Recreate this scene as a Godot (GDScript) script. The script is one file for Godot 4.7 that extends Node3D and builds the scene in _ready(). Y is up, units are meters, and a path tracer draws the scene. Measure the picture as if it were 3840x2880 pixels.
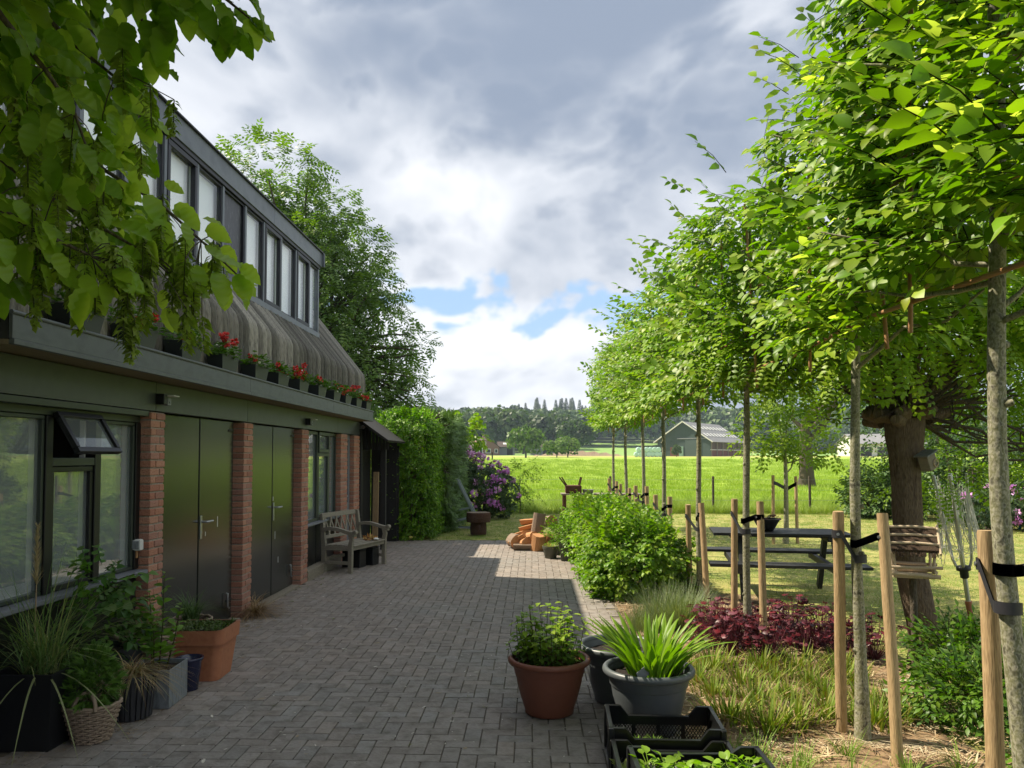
extends Node3D

const NTH := ["first", "second", "third", "fourth", "fifth", "sixth", "seventh", "eighth", "ninth"]
const SUN_FROM := Vector3(-0.78, 1.0, -0.213)
var rng := RandomNumberGenerator.new()
var M := {}
var names := {}

# ---------------------------------------------------------------- mesh builder
class MB:
	var v := PackedVector3Array()
	var n := PackedVector3Array()
	var c := PackedColorArray()
	var t := PackedVector2Array()
	var ix := PackedInt32Array()
	var col := Color(1, 1, 1)
	func vert(p: Vector3, nn: Vector3, uv := Vector2.ZERO) -> int:
		v.append(p); n.append(nn); c.append(col); t.append(uv)
		return v.size() - 1
	func tri(a: Vector3, b: Vector3, d: Vector3) -> void:
		var nn := (b - a).cross(d - a).normalized()
		var i := vert(a, nn)
		vert(b, nn); vert(d, nn)
		ix.append_array(PackedInt32Array([i, i + 2, i + 1]))
	func quad(a: Vector3, b: Vector3, d: Vector3, e: Vector3) -> void:
		var nn := (b - a).cross(d - a)
		if nn.length_squared() < 1e-14:
			nn = (d - a).cross(e - a)
		nn = nn.normalized()
		var i := vert(a, nn, Vector2(0, 0))
		vert(b, nn, Vector2(1, 0)); vert(d, nn, Vector2(1, 1)); vert(e, nn, Vector2(0, 1))
		ix.append_array(PackedInt32Array([i, i + 2, i + 1, i, i + 3, i + 2]))
	func f3(i: int, j: int, k: int) -> void:
		ix.append_array(PackedInt32Array([i, k, j]))
	func f4(i: int, j: int, k: int, l: int) -> void:
		ix.append_array(PackedInt32Array([i, k, j, i, l, k]))
	func box(ce: Vector3, sz: Vector3, bs := Basis.IDENTITY) -> void:
		cbox(ce, sz, 0.0, bs)
	# box with chamfered, softly shaded edges
	func cbox(ce: Vector3, sz: Vector3, ch: float, bs := Basis.IDENTITY) -> void:
		var h := sz * 0.5
		ch = minf(ch, minf(h.x, minf(h.y, h.z)) * 0.9)
		var id := {}
		for ax in 3:
			for s in [-1.0, 1.0]:
				var nn := Vector3.ZERO
				nn[ax] = s
				var a1 := (ax + 1) % 3
				var a2 := (ax + 2) % 3
				var q := []
				for st in [[-1, -1], [1, -1], [1, 1], [-1, 1]]:
					var p := Vector3.ZERO
					p[ax] = s * h[ax]
					p[a1] = st[0] * (h[a1] - ch)
					p[a2] = st[1] * (h[a2] - ch)
					var k := vert(ce + bs * p, bs * nn, Vector2(st[0] * 0.5 + 0.5, st[1] * 0.5 + 0.5))
					q.append(k)
					var sg := [0, 0, 0]
					sg[ax] = int(s); sg[a1] = st[0]; sg[a2] = st[1]
					id[[ax, sg[0], sg[1], sg[2]]] = k
				if s > 0: f4(q[0], q[1], q[2], q[3])
				else: f4(q[3], q[2], q[1], q[0])
		if ch <= 0.0: return
		for ax in 3:   # edges along ax
			var a1 := (ax + 1) % 3
			var a2 := (ax + 2) % 3
			for s1 in [-1, 1]:
				for s2 in [-1, 1]:
					var k := []
					for e in [-1, 1]:
						var sg := [0, 0, 0]
						sg[ax] = e; sg[a1] = s1; sg[a2] = s2
						k.append([id[[a1, sg[0], sg[1], sg[2]]], id[[a2, sg[0], sg[1], sg[2]]]])
					if s1 * s2 > 0: f4(k[0][1], k[1][1], k[1][0], k[0][0])
					else: f4(k[0][0], k[1][0], k[1][1], k[0][1])
		for sx in [-1, 1]:
			for sy in [-1, 1]:
				for sz2 in [-1, 1]:
					var a: int = id[[0, sx, sy, sz2]]
					var b: int = id[[1, sx, sy, sz2]]
					var d: int = id[[2, sx, sy, sz2]]
					if sx * sy * sz2 > 0: f3(a, b, d)
					else: f3(a, d, b)
	func bar(a: Vector3, b: Vector3, w: float, h: float, ch := 0.0, up := Vector3.UP) -> void:
		var d := (b - a)
		var z := d.normalized()
		if absf(z.dot(up)) > 0.98: up = Vector3(1, 0, 0)
		var x := up.cross(z).normalized()
		var y := z.cross(x)
		cbox((a + b) * 0.5, Vector3(w, h, d.length()), ch, Basis(x, y, z))
	func tube(pts: Array, rad, sides := 8, caps := true) -> void:
		var m := pts.size()
		var prev := Vector3.ZERO
		var first := v.size()
		for i in m:
			var d: Vector3 = (pts[mini(i + 1, m - 1)] - pts[maxi(i - 1, 0)])
			d = d.normalized()
			var x: Vector3
			if i == 0:
				x = d.cross(Vector3.UP if absf(d.y) < 0.9 else Vector3.RIGHT).normalized()
			else:
				x = (prev - d * prev.dot(d)).normalized()
			prev = x
			var y := d.cross(x)
			var r: float = rad[i] if rad is Array else rad
			for k in sides + 1:
				var a := TAU * k / sides
				var nn := x * cos(a) + y * sin(a)
				vert(pts[i] + nn * r, nn, Vector2(float(k) / sides, float(i) / maxf(1, m - 1)))
		for i in m - 1:
			for k in sides:
				var q := first + i * (sides + 1) + k
				f4(q, q + 1, q + sides + 2, q + sides + 1)
		if caps:
			for e in 2:
				var i: int = 0 if e == 0 else m - 1
				var d: Vector3 = (pts[1] - pts[0]).normalized() if e == 0 else (pts[m - 1] - pts[m - 2]).normalized()
				var nn: Vector3 = -d if e == 0 else d
				var base := v.size()
				for k in sides:
					vert(v[first + i * (sides + 1) + k], nn)
				for k in range(1, sides - 1):
					if e == 1: f3(base, base + k, base + k + 1)
					else: f3(base, base + k + 1, base + k)
	# profile: Array of Vector2(r, y) running bottom -> top on the outside (and on down the inside)
	func lathe(at: Vector3, prof: Array, segs := 32, sharp := false) -> void:
		var m := prof.size()
		if sharp:
			for i in m - 1:
				lathe(at, [prof[i], prof[i + 1]], segs)
			return
		var first := v.size()
		for i in m:
			var d: Vector2 = prof[mini(i + 1, m - 1)] - prof[maxi(i - 1, 0)]
			var nr := Vector2(d.y, -d.x).normalized()
			for k in segs + 1:
				var a := TAU * k / segs
				var o := Vector3(cos(a), 0, sin(a))
				vert(at + o * prof[i].x + Vector3(0, prof[i].y, 0), o * nr.x + Vector3(0, nr.y, 0), Vector2(float(k) / segs, float(i) / (m - 1)))
		for i in m - 1:
			for k in segs:
				var q := first + i * (segs + 1) + k
				f4(q, q + segs + 1, q + segs + 2, q + 1)
	# polygon (x,y pairs, counter-clockwise) extruded along +z of the basis
	func prism(poly: PackedVector2Array, at: Vector3, bs: Basis, depth: float) -> void:
		var tr := Geometry2D.triangulate_polygon(poly)
		var m := poly.size()
		var area := 0.0
		for i in m:
			area += poly[i].cross(poly[(i + 1) % m])
		var b0 := v.size()
		for i in m: vert(at + bs * Vector3(poly[i].x, poly[i].y, depth), bs.z)
		var b1 := v.size()
		for i in m: vert(at + bs * Vector3(poly[i].x, poly[i].y, 0), -bs.z)
		for i in range(0, tr.size(), 3):
			var p := tr[i]; var q := tr[i + 1]; var r := tr[i + 2]
			if (poly[q] - poly[p]).cross(poly[r] - poly[p]) < 0:
				var s := q; q = r; r = s
			f3(b0 + p, b0 + q, b0 + r)
			f3(b1 + p, b1 + r, b1 + q)
		for i in m:
			var a := poly[i]; var b := poly[(i + 1) % m]
			if area < 0: var s := a; a = b; b = s
			quad(at + bs * Vector3(a.x, a.y, 0), at + bs * Vector3(b.x, b.y, 0), at + bs * Vector3(b.x, b.y, depth), at + bs * Vector3(a.x, a.y, depth))
	# one pointed leaf lying along +z, face up, folded along the midrib; n cross rows
	func leaf(at: Vector3, bs: Basis, ln: float, w: float, fold := 0.25, droop := 0.25, rows := 3) -> void:
		var first := v.size()
		for i in rows + 2:
			var f := float(i) / (rows + 1)
			var ww := w * 0.5 * pow(sin(PI * pow(f, 0.8)), 0.8) if i > 0 and i <= rows else 0.0
			var mid := Vector3(0, -droop * ln * f * f, ln * f)
			var tilt := Vector3(0, 1, 2 * droop * f).normalized()
			if i == 0 or i == rows + 1:
				vert(at + bs * mid, bs * tilt, Vector2(0.5, f))
			else:
				vert(at + bs * (mid + Vector3(-ww, ww * fold, 0)), bs * (tilt + Vector3(fold, 0, 0)).normalized(), Vector2(0, f))
				vert(at + bs * mid, bs * tilt, Vector2(0.5, f))
				vert(at + bs * (mid + Vector3(ww, ww * fold, 0)), bs * (tilt - Vector3(fold, 0, 0)).normalized(), Vector2(1, f))
		f3(first, first + 1, first + 2); f3(first, first + 2, first + 3)
		for i in rows - 1:
			var q := first + 1 + i * 3
			f4(q, q + 3, q + 4, q + 1); f4(q + 1, q + 4, q + 5, q + 2)
		var q2 := first + 1 + (rows - 1) * 3
		var e := first + 1 + rows * 3
		f3(q2, e, q2 + 1); f3(q2 + 1, e, q2 + 2)
	# grass blade: narrow ribbon bending over
	func blade(p: Vector3, dir: Vector3, ln: float, w: float, bend: float, segs := 3, sag := 0.0) -> void:
		var side := dir.cross(Vector3.UP).normalized()
		if side.length() < 0.1: side = Vector3.RIGHT
		var out := Vector3(dir.x, 0, dir.z).normalized()
		var first := v.size()
		var q := p
		var d := dir.normalized()
		for i in segs + 1:
			var f := float(i) / segs
			var ww := w * 0.5 * (1.0 - f * f * 0.92)
			var nn := side.cross(d).normalized()
			vert(q - side * ww, nn); vert(q + side * ww, nn)
			d = (d + (out * bend + Vector3(0, -bend * (0.5 + sag), 0)) / segs).normalized()
			q += d * ln / segs
		for i in segs:
			var k := first + i * 2
			f4(k, k + 1, k + 3, k + 2)
	func mesh() -> ArrayMesh:
		var a := []
		a.resize(Mesh.ARRAY_MAX)
		a[Mesh.ARRAY_VERTEX] = v; a[Mesh.ARRAY_NORMAL] = n; a[Mesh.ARRAY_COLOR] = c
		a[Mesh.ARRAY_TEX_UV] = t; a[Mesh.ARRAY_INDEX] = ix
		var m := ArrayMesh.new()
		m.add_surface_from_arrays(Mesh.PRIMITIVE_TRIANGLES, a)
		return m

# ---------------------------------------------------------------- scene helpers
func numbered(called: String) -> String:
	if not names.has(called):
		names[called] = 0
		return called
	names[called] += 1
	return "%s_%03d" % [called, names[called]]

func put(mesh: Mesh, called: String, m: Material, parent: Node = self, at := Vector3.ZERO, bs := Basis.IDENTITY) -> MeshInstance3D:
	var o := MeshInstance3D.new()
	o.mesh = mesh
	o.material_override = m
	o.name = numbered(called) if parent == self else called
	parent.add_child(o, true)
	o.transform = Transform3D(bs, at)
	return o

func part(b: MB, called: String, m: Material, parent: Node = self) -> MeshInstance3D:
	return put(b.mesh(), called, m, parent)

func tag(o: Node, label: String, category: String, group := "") -> Node:
	o.set_meta("label", label)
	o.set_meta("category", category)
	if group != "": o.set_meta("group", group)
	return o

func thing(called: String, label: String, category: String, at := Vector3.ZERO, turn := 0.0, group := "") -> Node3D:
	var o := Node3D.new()
	o.name = numbered(called)
	add_child(o, true)
	o.position = at
	o.rotation.y = turn
	tag(o, label, category, group)
	return o

func struct(b: MB, called: String, m: Material) -> MeshInstance3D:
	var o := part(b, called, m)
	o.set_meta("kind", "structure")
	return o

func scatter(mesh: Mesh, called: String, m: Material, parent: Node, tr: Array, cols: Array) -> MultiMeshInstance3D:
	var mm := MultiMesh.new()
	mm.transform_format = MultiMesh.TRANSFORM_3D
	mm.use_colors = true
	mm.mesh = mesh
	mm.instance_count = tr.size()
	for i in tr.size():
		mm.set_instance_transform(i, tr[i])
		mm.set_instance_color(i, cols[i] if cols.size() == tr.size() else cols[i % cols.size()])
	var o := MultiMeshInstance3D.new()
	o.multimesh = mm
	o.material_override = m
	o.name = numbered(called) if parent == self else called
	parent.add_child(o, true)
	return o

func rf(a: float, b: float) -> float:
	return rng.randf_range(a, b)

func rdir() -> Vector3:
	var z := rf(-1, 1)
	var a := rf(0, TAU)
	var r := sqrt(1 - z * z)
	return Vector3(r * cos(a), z, r * sin(a))

# basis whose z looks along d and whose y leans to up
func look(d: Vector3, up := Vector3.UP, s := 1.0) -> Basis:
	var z := d.normalized()
	if absf(z.dot(up.normalized())) > 0.97: up = Vector3(0.3, 0.2, 1).normalized()
	var x := up.cross(z).normalized()
	return Basis(x * s, z.cross(x) * s, z * s)

func srgb(r: float, g: float, b: float) -> Color:   # linear reflectance -> albedo_color
	return Color(r, g, b).linear_to_srgb()

# ---------------------------------------------------------------- materials
func noise(seed_: int, freq: float, oct := 4, kind := FastNoiseLite.TYPE_SIMPLEX_SMOOTH) -> FastNoiseLite:
	var f := FastNoiseLite.new()
	f.seed = seed_
	f.frequency = freq
	f.noise_type = kind
	f.fractal_octaves = oct
	return f

func ntex(seed_: int, freq: float, stops: Array, size := 512, oct := 4, kind := FastNoiseLite.TYPE_SIMPLEX_SMOOTH) -> NoiseTexture2D:
	var t := NoiseTexture2D.new()
	t.width = size; t.height = size
	t.seamless = true
	t.noise = noise(seed_, freq, oct, kind)
	if stops.size():
		var g := Gradient.new()
		g.offsets = PackedFloat32Array(range(stops.size()).map(func(i): return float(i) / (stops.size() - 1)))
		g.colors = PackedColorArray(stops)
		t.color_ramp = g
	return t

# plain material; with stops (sRGB colours) a noise colour, mapped triplanar by metres
func mat(called: String, col: Color, rough := 0.7, stops := [], freq := 0.02, scale := Vector3.ONE, metal := 0.0, bump := 0.0, world := true) -> StandardMaterial3D:
	var m := StandardMaterial3D.new()
	m.resource_name = called
	m.albedo_color = col
	m.roughness = rough
	m.metallic = metal
	if stops.size():
		m.albedo_texture = ntex(called.hash() % 1000, freq, stops)
		m.uv1_triplanar = true
		m.uv1_world_triplanar = world
		m.uv1_scale = scale
	if bump > 0.0:
		m.uv1_triplanar = true
		m.uv1_world_triplanar = world
		m.uv1_scale = scale
		m.heightmap_enabled = true
		m.heightmap_scale = bump
		m.heightmap_texture = ntex(called.hash() % 777, freq, [])
	M[called] = m
	return m

func leafmat(called: String, back: Color, rough := 0.45) -> StandardMaterial3D:
	var m := StandardMaterial3D.new()
	m.resource_name = called
	m.vertex_color_use_as_albedo = true
	m.roughness = rough
	m.metallic_specular = 0.4
	if back.v > 0:
		m.backlight_enabled = true
		m.backlight = back
	M[called] = m
	return m

# ---------------------------------------------------------------- camera, sky, sun
func _ready() -> void:
	rng.seed = 20240611
	var cam := Camera3D.new()
	cam.name = "camera"
	add_child(cam)
	cam.near = 0.1
	cam.far = 3000.0
	cam.projection = Camera3D.PROJECTION_FRUSTUM
	cam.size = 2.0 * 0.4994 * cam.near
	cam.frustum_offset = Vector2(0, 0.0549 * cam.near)
	cam.position = Vector3(0, 1.65, 0)
	cam.rotation_degrees = Vector3(2.2, 1.4819, 0)
	cam.current = true

	var env := Environment.new()
	env.background_mode = Environment.BG_SKY
	env.tonemap_mode = Environment.TONE_MAPPER_LINEAR
	env.tonemap_exposure = 1.8
	env.sdfgi_enabled = true
	env.ssao_enabled = true
	env.ssil_enabled = true
	var sky := Sky.new()
	var pano := PanoramaSkyMaterial.new()
	pano.panorama = ImageTexture.create_from_image(sky_image())
	sky.sky_material = pano
	env.sky = sky
	env.background_energy_multiplier = 1.0
	env.fog_enabled = true
	env.fog_density = 0.00028
	env.fog_light_color = Color(0.80, 0.87, 0.96)
	var we := WorldEnvironment.new()
	we.name = "world"
	we.environment = env
	add_child(we)

	var sun := DirectionalLight3D.new()
	sun.name = "sun"
	add_child(sun)
	sun.look_at_from_position(SUN_FROM.normalized() * 50.0, Vector3.ZERO, Vector3.UP)
	sun.light_color = Color(1.0, 0.95, 0.86)
	sun.light_energy = 1.6
	sun.light_angular_distance = 0.5
	sun.shadow_enabled = true

	materials()
	ground()
	patio()
	house()
	lean_to()
	far_country()
	left_garden()
	pleached_row()
	right_garden()
	patio_things()
	window_planters()
	front_branch()
	grasses()

# clouds of a broken summer deck, computed for every direction of the sky
func sky_image() -> Image:
	var w := 3072
	var h := 1536
	var im := Image.create(w, h, false, Image.FORMAT_RGBF)
	var fa := noise(8, 1.25, 2)
	var fb := noise(43, 3.0, 4)
	var fd := noise(71, 8.0, 5)
	var fw := noise(51, 1.6, 2)
	var sund := SUN_FROM.normalized()
	im.fill(Color(0.29, 0.33, 0.35))
	var cut := h / 2 + 8
	for j in cut:
		var el := PI / 2 - (j + 0.5) / h * PI
		var ce := cos(el)
		var y := sin(el)
		var base := Color(0.20, 0.33, 0.54).lerp(Color(0.37, 0.50, 0.64), pow(1.0 - clampf(y, 0, 1), 4.0))
		var low := exp(-maxf(el, 0.0) * 6.0)
		# layers lie flatter and closer together towards the horizon
		var lay := 2.1 + 2.2 * low
		var rift := exp(-pow((el - 0.20) / 0.045, 2.0)) * 0.62
		for i in w:
			var az := (i + 0.5) / w * TAU - PI
			var d := Vector3(sin(az) * ce, y, -cos(az) * ce)
			var q := Vector3(d.x, d.y * lay, d.z)
			var wv := fw.get_noise_3dv(q) * 0.10
			q += Vector3(wv, wv * 0.6, -wv)
			var mid := fb.get_noise_3dv(q)
			var fine := fd.get_noise_3dv(q)
			var big := fa.get_noise_3dv(q)
			var puff := 1.0 - absf(fine) * 2.0          # billowed heads
			var thick := big * 0.95 + mid * 0.8
			# side of each swelling that faces the sun is lit, the other lies in its own shade
			var rim := mid - fb.get_noise_3dv(q + Vector3(sund.x, sund.y * 0.35, sund.z) * 0.12)
			var shade := smoothstep(-0.60, 0.74, thick + 0.14 - 0.22 * low - rim * 0.6 - (puff - 0.6) * 0.22 + fine * 0.16)
			# thin breaks of blue low over the fields
			var cov := smoothstep(0.0, 0.22, 0.80 + mid * 0.9 + fine * 0.65 - big * 0.2 - rift * 1.02)
			var gl := maxf(0.0, d.dot(sund))
			var lit := 0.10 * pow(gl, 3.0) + 0.5 * pow(gl, 14.0)
			var cl := Color(0.60, 0.615, 0.645).lerp(Color(0.195, 0.235, 0.305), shade)
			var o := base.lerp(cl, cov)
			im.set_pixel(i, j, Color(o.r * (1.0 + lit), o.g * (1.0 + lit), o.b * (1.0 + lit * 0.9)))
	return im

func materials() -> void:
	leafmat("leaf", Color(0.86, 0.97, 0.3), 0.42)
	leafmat("leaf_dark", Color(0.55, 0.6, 0.3), 0.5)
	leafmat("blade", Color(0.75, 0.8, 0.4), 0.6)
	leafmat("petal", Color(0.5, 0.35, 0.35), 0.6)
	leafmat("painted", Color(0, 0, 0), 0.75)
	leafmat("paver_mat", Color(0, 0, 0), 0.82)
	var pm: StandardMaterial3D = M.paver_mat
	pm.albedo_texture = ntex(5, 0.012, [Color(0.76, 0.75, 0.73), Color(0.92, 0.91, 0.90), Color(1, 1, 1), Color(0.86, 0.85, 0.84)], 512, 6)
	pm.uv1_triplanar = true; pm.uv1_world_triplanar = true; pm.uv1_scale = Vector3(1.1, 1.1, 1.1)
	pm.heightmap_enabled = true; pm.heightmap_scale = 0.35
	pm.heightmap_texture = ntex(6, 0.06, [], 512, 5)
	leafmat("brick_mat", Color(0, 0, 0), 0.88)
	var bm: StandardMaterial3D = M.brick_mat
	bm.albedo_texture = ntex(8, 0.03, [Color(0.6, 0.55, 0.55), Color(1, 1, 1), Color(0.95, 0.92, 0.9), Color(0.75, 0.7, 0.7)], 512, 5)
	bm.uv1_triplanar = true; bm.uv1_world_triplanar = true; bm.uv1_scale = Vector3(2.5, 2.5, 2.5)
	bm.heightmap_enabled = true; bm.heightmap_scale = 0.4; bm.heightmap_texture = ntex(9, 0.05, [], 512, 5)
	mat("mortar", Color(1, 1, 1), 0.95, [Color(0.50, 0.46, 0.41), Color(0.64, 0.59, 0.53)], 0.03, Vector3(2, 2, 2), 0, 0.3)
	mat("joint_sand", Color(1, 1, 1), 0.95, [Color(0.30, 0.275, 0.235), Color(0.42, 0.38, 0.32), Color(0.34, 0.345, 0.26)], 0.02, Vector3(1, 1, 1))
	mat("green_paint", Color(1, 1, 1), 0.42, [Color(0.225, 0.245, 0.235), Color(0.27, 0.29, 0.275), Color(0.245, 0.265, 0.25)], 0.008, Vector3(0.8, 0.8, 0.8))
	mat("fascia_zinc", Color(1, 1, 1), 0.5, [Color(0.26, 0.28, 0.285), Color(0.32, 0.34, 0.345), Color(0.285, 0.305, 0.31)], 0.01, Vector3(0.9, 1.4, 0.9))
	mat("door_paint", Color(1, 1, 1), 0.2, [Color(0.135, 0.145, 0.135), Color(0.165, 0.175, 0.16)], 0.02, Vector3(1, 1, 1), 0.0, 0.015)
	mat("black_paint", Color(0.055, 0.06, 0.062), 0.4)
	mat("dark_green_frame", Color(0.19, 0.22, 0.19), 0.4)
	mat("soffit", Color(1, 1, 1), 0.7, [Color(0.42, 0.37, 0.28), Color(0.52, 0.46, 0.35)], 0.02, Vector3(3, 3, 0.4))
	mat("dormer_grey", Color(1, 1, 1), 0.45, [Color(0.33, 0.355, 0.385), Color(0.40, 0.42, 0.45), Color(0.36, 0.39, 0.41)], 0.008, Vector3(0.7, 0.7, 0.7))
	mat("dormer_dark", Color(0.115, 0.115, 0.15), 0.5)
	mat("blind_white", Color(0.90, 0.93, 0.94), 0.9)
	mat("room_dark", Color(0.16, 0.145, 0.13), 0.9)
	mat("room_floor", Color(0.25, 0.21, 0.17), 0.6)
	mat("white_paint", Color(0.82, 0.82, 0.80), 0.5)
	mat("grey_paint", Color(0.42, 0.43, 0.45), 0.5)
	mat("concrete", Color(1, 1, 1), 0.9, [Color(0.42, 0.39, 0.34), Color(0.58, 0.54, 0.47)], 0.03, Vector3(2, 2, 2), 0, 0.2)
	var gl := mat("glass", Color(0.9, 0.95, 0.95, 0.04), 0.0)
	gl.transparency = BaseMaterial3D.TRANSPARENCY_ALPHA
	gl.metallic_specular = 0.75
	M.glass_clear = gl.duplicate()
	gl.metallic = 0.10   # coated panes
	M.door_paint.metallic_specular = 0.55
	leafmat("log_mat", Color(0, 0, 0), 0.9)
	var lm: StandardMaterial3D = M.log_mat
	lm.albedo_texture = ntex(15, 0.03, [Color(0.52, 0.51, 0.49), Color(0.80, 0.79, 0.76), Color(0.92, 0.91, 0.88), Color(1.0, 0.98, 0.94), Color(0.72, 0.70, 0.67)], 512, 5)
	lm.uv1_triplanar = true; lm.uv1_world_triplanar = true; lm.uv1_scale = Vector3(3.0, 0.6, 3.0)
	lm.heightmap_enabled = true; lm.heightmap_scale = 0.5; lm.heightmap_texture = ntex(16, 0.05, [], 512, 5)
	mat("black_board", Color(1, 1, 1), 0.75, [Color(0.075, 0.07, 0.068), Color(0.14, 0.13, 0.125)], 0.03, Vector3(4, 0.5, 4))
	mat("bark_hornbeam", Color(1, 1, 1), 0.85, [Color(0.20, 0.19, 0.15), Color(0.30, 0.29, 0.23), Color(0.62, 0.61, 0.54), Color(0.40, 0.40, 0.27), Color(0.66, 0.64, 0.57), Color(0.26, 0.25, 0.2)], 0.022, Vector3(3, 1.6, 3), 0, 0.4)
	mat("bark_robinia", Color(1, 1, 1), 0.95, [Color(0.28, 0.235, 0.19), Color(0.41, 0.35, 0.285), Color(0.53, 0.47, 0.39)], 0.05, Vector3(3.5, 0.6, 3.5), 0, 1.5)
	mat("bark_grey", Color(1, 1, 1), 0.9, [Color(0.24, 0.21, 0.17), Color(0.42, 0.38, 0.32)], 0.05, Vector3(3, 1, 3), 0, 1.0)
	mat("stake_wood", Color(1, 1, 1), 0.7, [Color(0.44, 0.36, 0.26), Color(0.63, 0.52, 0.37), Color(0.71, 0.61, 0.46), Color(0.52, 0.43, 0.31), Color(0.67, 0.57, 0.42)], 0.03, Vector3(7, 0.45, 7), 0, 0.2)
	mat("bamboo", Color(0.62, 0.46, 0.30), 0.6)
	mat("strap", Color(0.17, 0.17, 0.19), 0.5)
	mat("steel", Color(0.72, 0.73, 0.74), 0.3, [], 0.02, Vector3.ONE, 0.9)
	mat("steel_dull", Color(0.52, 0.56, 0.58), 0.5, [], 0.02, Vector3.ONE, 0.6)
	mat("terracotta", Color(1, 1, 1), 0.7, [Color(0.56, 0.34, 0.23), Color(0.64, 0.41, 0.28), Color(0.60, 0.37, 0.255)], 0.02, Vector3(1.2, 1.2, 1.2))
	mat("terracotta_plastic", Color(1, 1, 1), 0.5, [Color(0.46, 0.27, 0.20), Color(0.50, 0.30, 0.225)], 0.02, Vector3(1.5, 1.5, 1.5))
	mat("grey_plastic", Color(1, 1, 1), 0.42, [Color(0.30, 0.32, 0.33), Color(0.34, 0.36, 0.37)], 0.02, Vector3(1.5, 1.5, 1.5))
	mat("dark_plastic", Color(0.10, 0.105, 0.115), 0.45)
	mat("crate_plastic", Color(0.085, 0.09, 0.092), 0.3)
	mat("grey_box", Color(0.16, 0.18, 0.19), 0.5)
	mat("zinc", Color(1, 1, 1), 0.55, [Color(0.36, 0.38, 0.39), Color(0.52, 0.54, 0.55), Color(0.44, 0.46, 0.47)], 0.02, Vector3(2, 0.6, 2), 0.25)
	mat("zinc_dark", Color(1, 1, 1), 0.6, [Color(0.16, 0.16, 0.17), Color(0.26, 0.26, 0.27)], 0.02, Vector3(2, 0.6, 2), 0.2)
	mat("wicker", Color(1, 1, 1), 0.7, [Color(0.36, 0.29, 0.23), Color(0.60, 0.53, 0.45), Color(0.47, 0.39, 0.32)], 0.05, Vector3(6, 6, 6))
	mat("potting_soil", Color(1, 1, 1), 0.95, [Color(0.11, 0.085, 0.065), Color(0.22, 0.175, 0.14)], 0.06, Vector3(3, 3, 3), 0, 1.5)
	mat("teak", Color(1, 1, 1), 0.85, [Color(0.36, 0.335, 0.29), Color(0.55, 0.52, 0.46), Color(0.45, 0.43, 0.38)], 0.03, Vector3(4, 4, 0.5), 0, 0.3)
	mat("black_wood", Color(1, 1, 1), 0.6, [Color(0.10, 0.105, 0.11), Color(0.19, 0.195, 0.205)], 0.03, Vector3(0.6, 4, 4), 0, 0.2)
	mat("stump_bark", Color(1, 1, 1), 0.9, [Color(0.17, 0.11, 0.085), Color(0.32, 0.21, 0.16), Color(0.25, 0.16, 0.12)], 0.04, Vector3(3, 1, 3), 0, 2.0)
	mat("split_wood", Color(1, 1, 1), 0.85, [Color(0.55, 0.36, 0.22), Color(0.74, 0.55, 0.37), Color(0.66, 0.45, 0.28)], 0.04, Vector3(4, 4, 4), 0, 0.5)
	mat("log_bark", Color(1, 1, 1), 0.9, [Color(0.36, 0.30, 0.25), Color(0.55, 0.48, 0.41), Color(0.45, 0.38, 0.32)], 0.04, Vector3(3, 3, 3), 0, 1.0)
	mat("thatch", Color(1, 1, 1), 0.95, [Color(0.20, 0.15, 0.11), Color(0.36, 0.28, 0.21)], 0.08, Vector3(6, 2, 6), 0, 1.0)
	mat("peeled_stick", Color(1, 1, 1), 0.8, [Color(0.60, 0.51, 0.41), Color(0.78, 0.71, 0.61), Color(0.50, 0.41, 0.31)], 0.05, Vector3(5, 5, 5))
	mat("rust", Color(1, 1, 1), 0.85, [Color(0.26, 0.15, 0.11), Color(0.38, 0.22, 0.15)], 0.05, Vector3(4, 4, 4))
	mat("turquoise", Color(0.10, 0.56, 0.52), 0.5)
	mat("downpipe_black", Color(0.075, 0.075, 0.08), 0.45)
	# ground
	mat("lawn_ground", Color(1, 1, 1), 0.95, [Color(0.40, 0.44, 0.20), Color(0.50, 0.52, 0.26), Color(0.62, 0.59, 0.35), Color(0.47, 0.52, 0.23)], 0.01, Vector3(0.35, 0.35, 0.35), 0, 0)
	mat("field_ground", Color(1, 1, 1), 0.95, [Color(0.45, 0.57, 0.15), Color(0.53, 0.64, 0.18), Color(0.60, 0.69, 0.22), Color(0.50, 0.62, 0.17)], 0.008, Vector3(0.05, 0.05, 0.14))
	mat("mown_field", Color(1, 1, 1), 0.95, [Color(0.58, 0.60, 0.29), Color(0.66, 0.65, 0.34)], 0.01, Vector3(0.05, 0.05, 0.3))
	mat("far_field", Color(1, 1, 1), 0.95, [Color(0.46, 0.59, 0.28), Color(0.50, 0.63, 0.30)], 0.01, Vector3(0.01, 0.01, 0.03))
	mat("bed_soil", Color(1, 1, 1), 0.95, [Color(0.33, 0.26, 0.19), Color(0.48, 0.39, 0.29), Color(0.58, 0.48, 0.36), Color(0.42, 0.33, 0.24)], 0.02, Vector3(0.8, 0.8, 0.8), 0, 2.0)
	mat("hill_ground", Color(0.30, 0.38, 0.18), 0.95)

# ---------------------------------------------------------------- setting
func land(x: float, z: float) -> float:   # height of the land away from the garden
	var d := maxf(0.0, -z - 24.0)
	var y := d * 0.0085 - 0.02
	if d > 330.0: y += (d - 330.0) * 0.075
	return y

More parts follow.
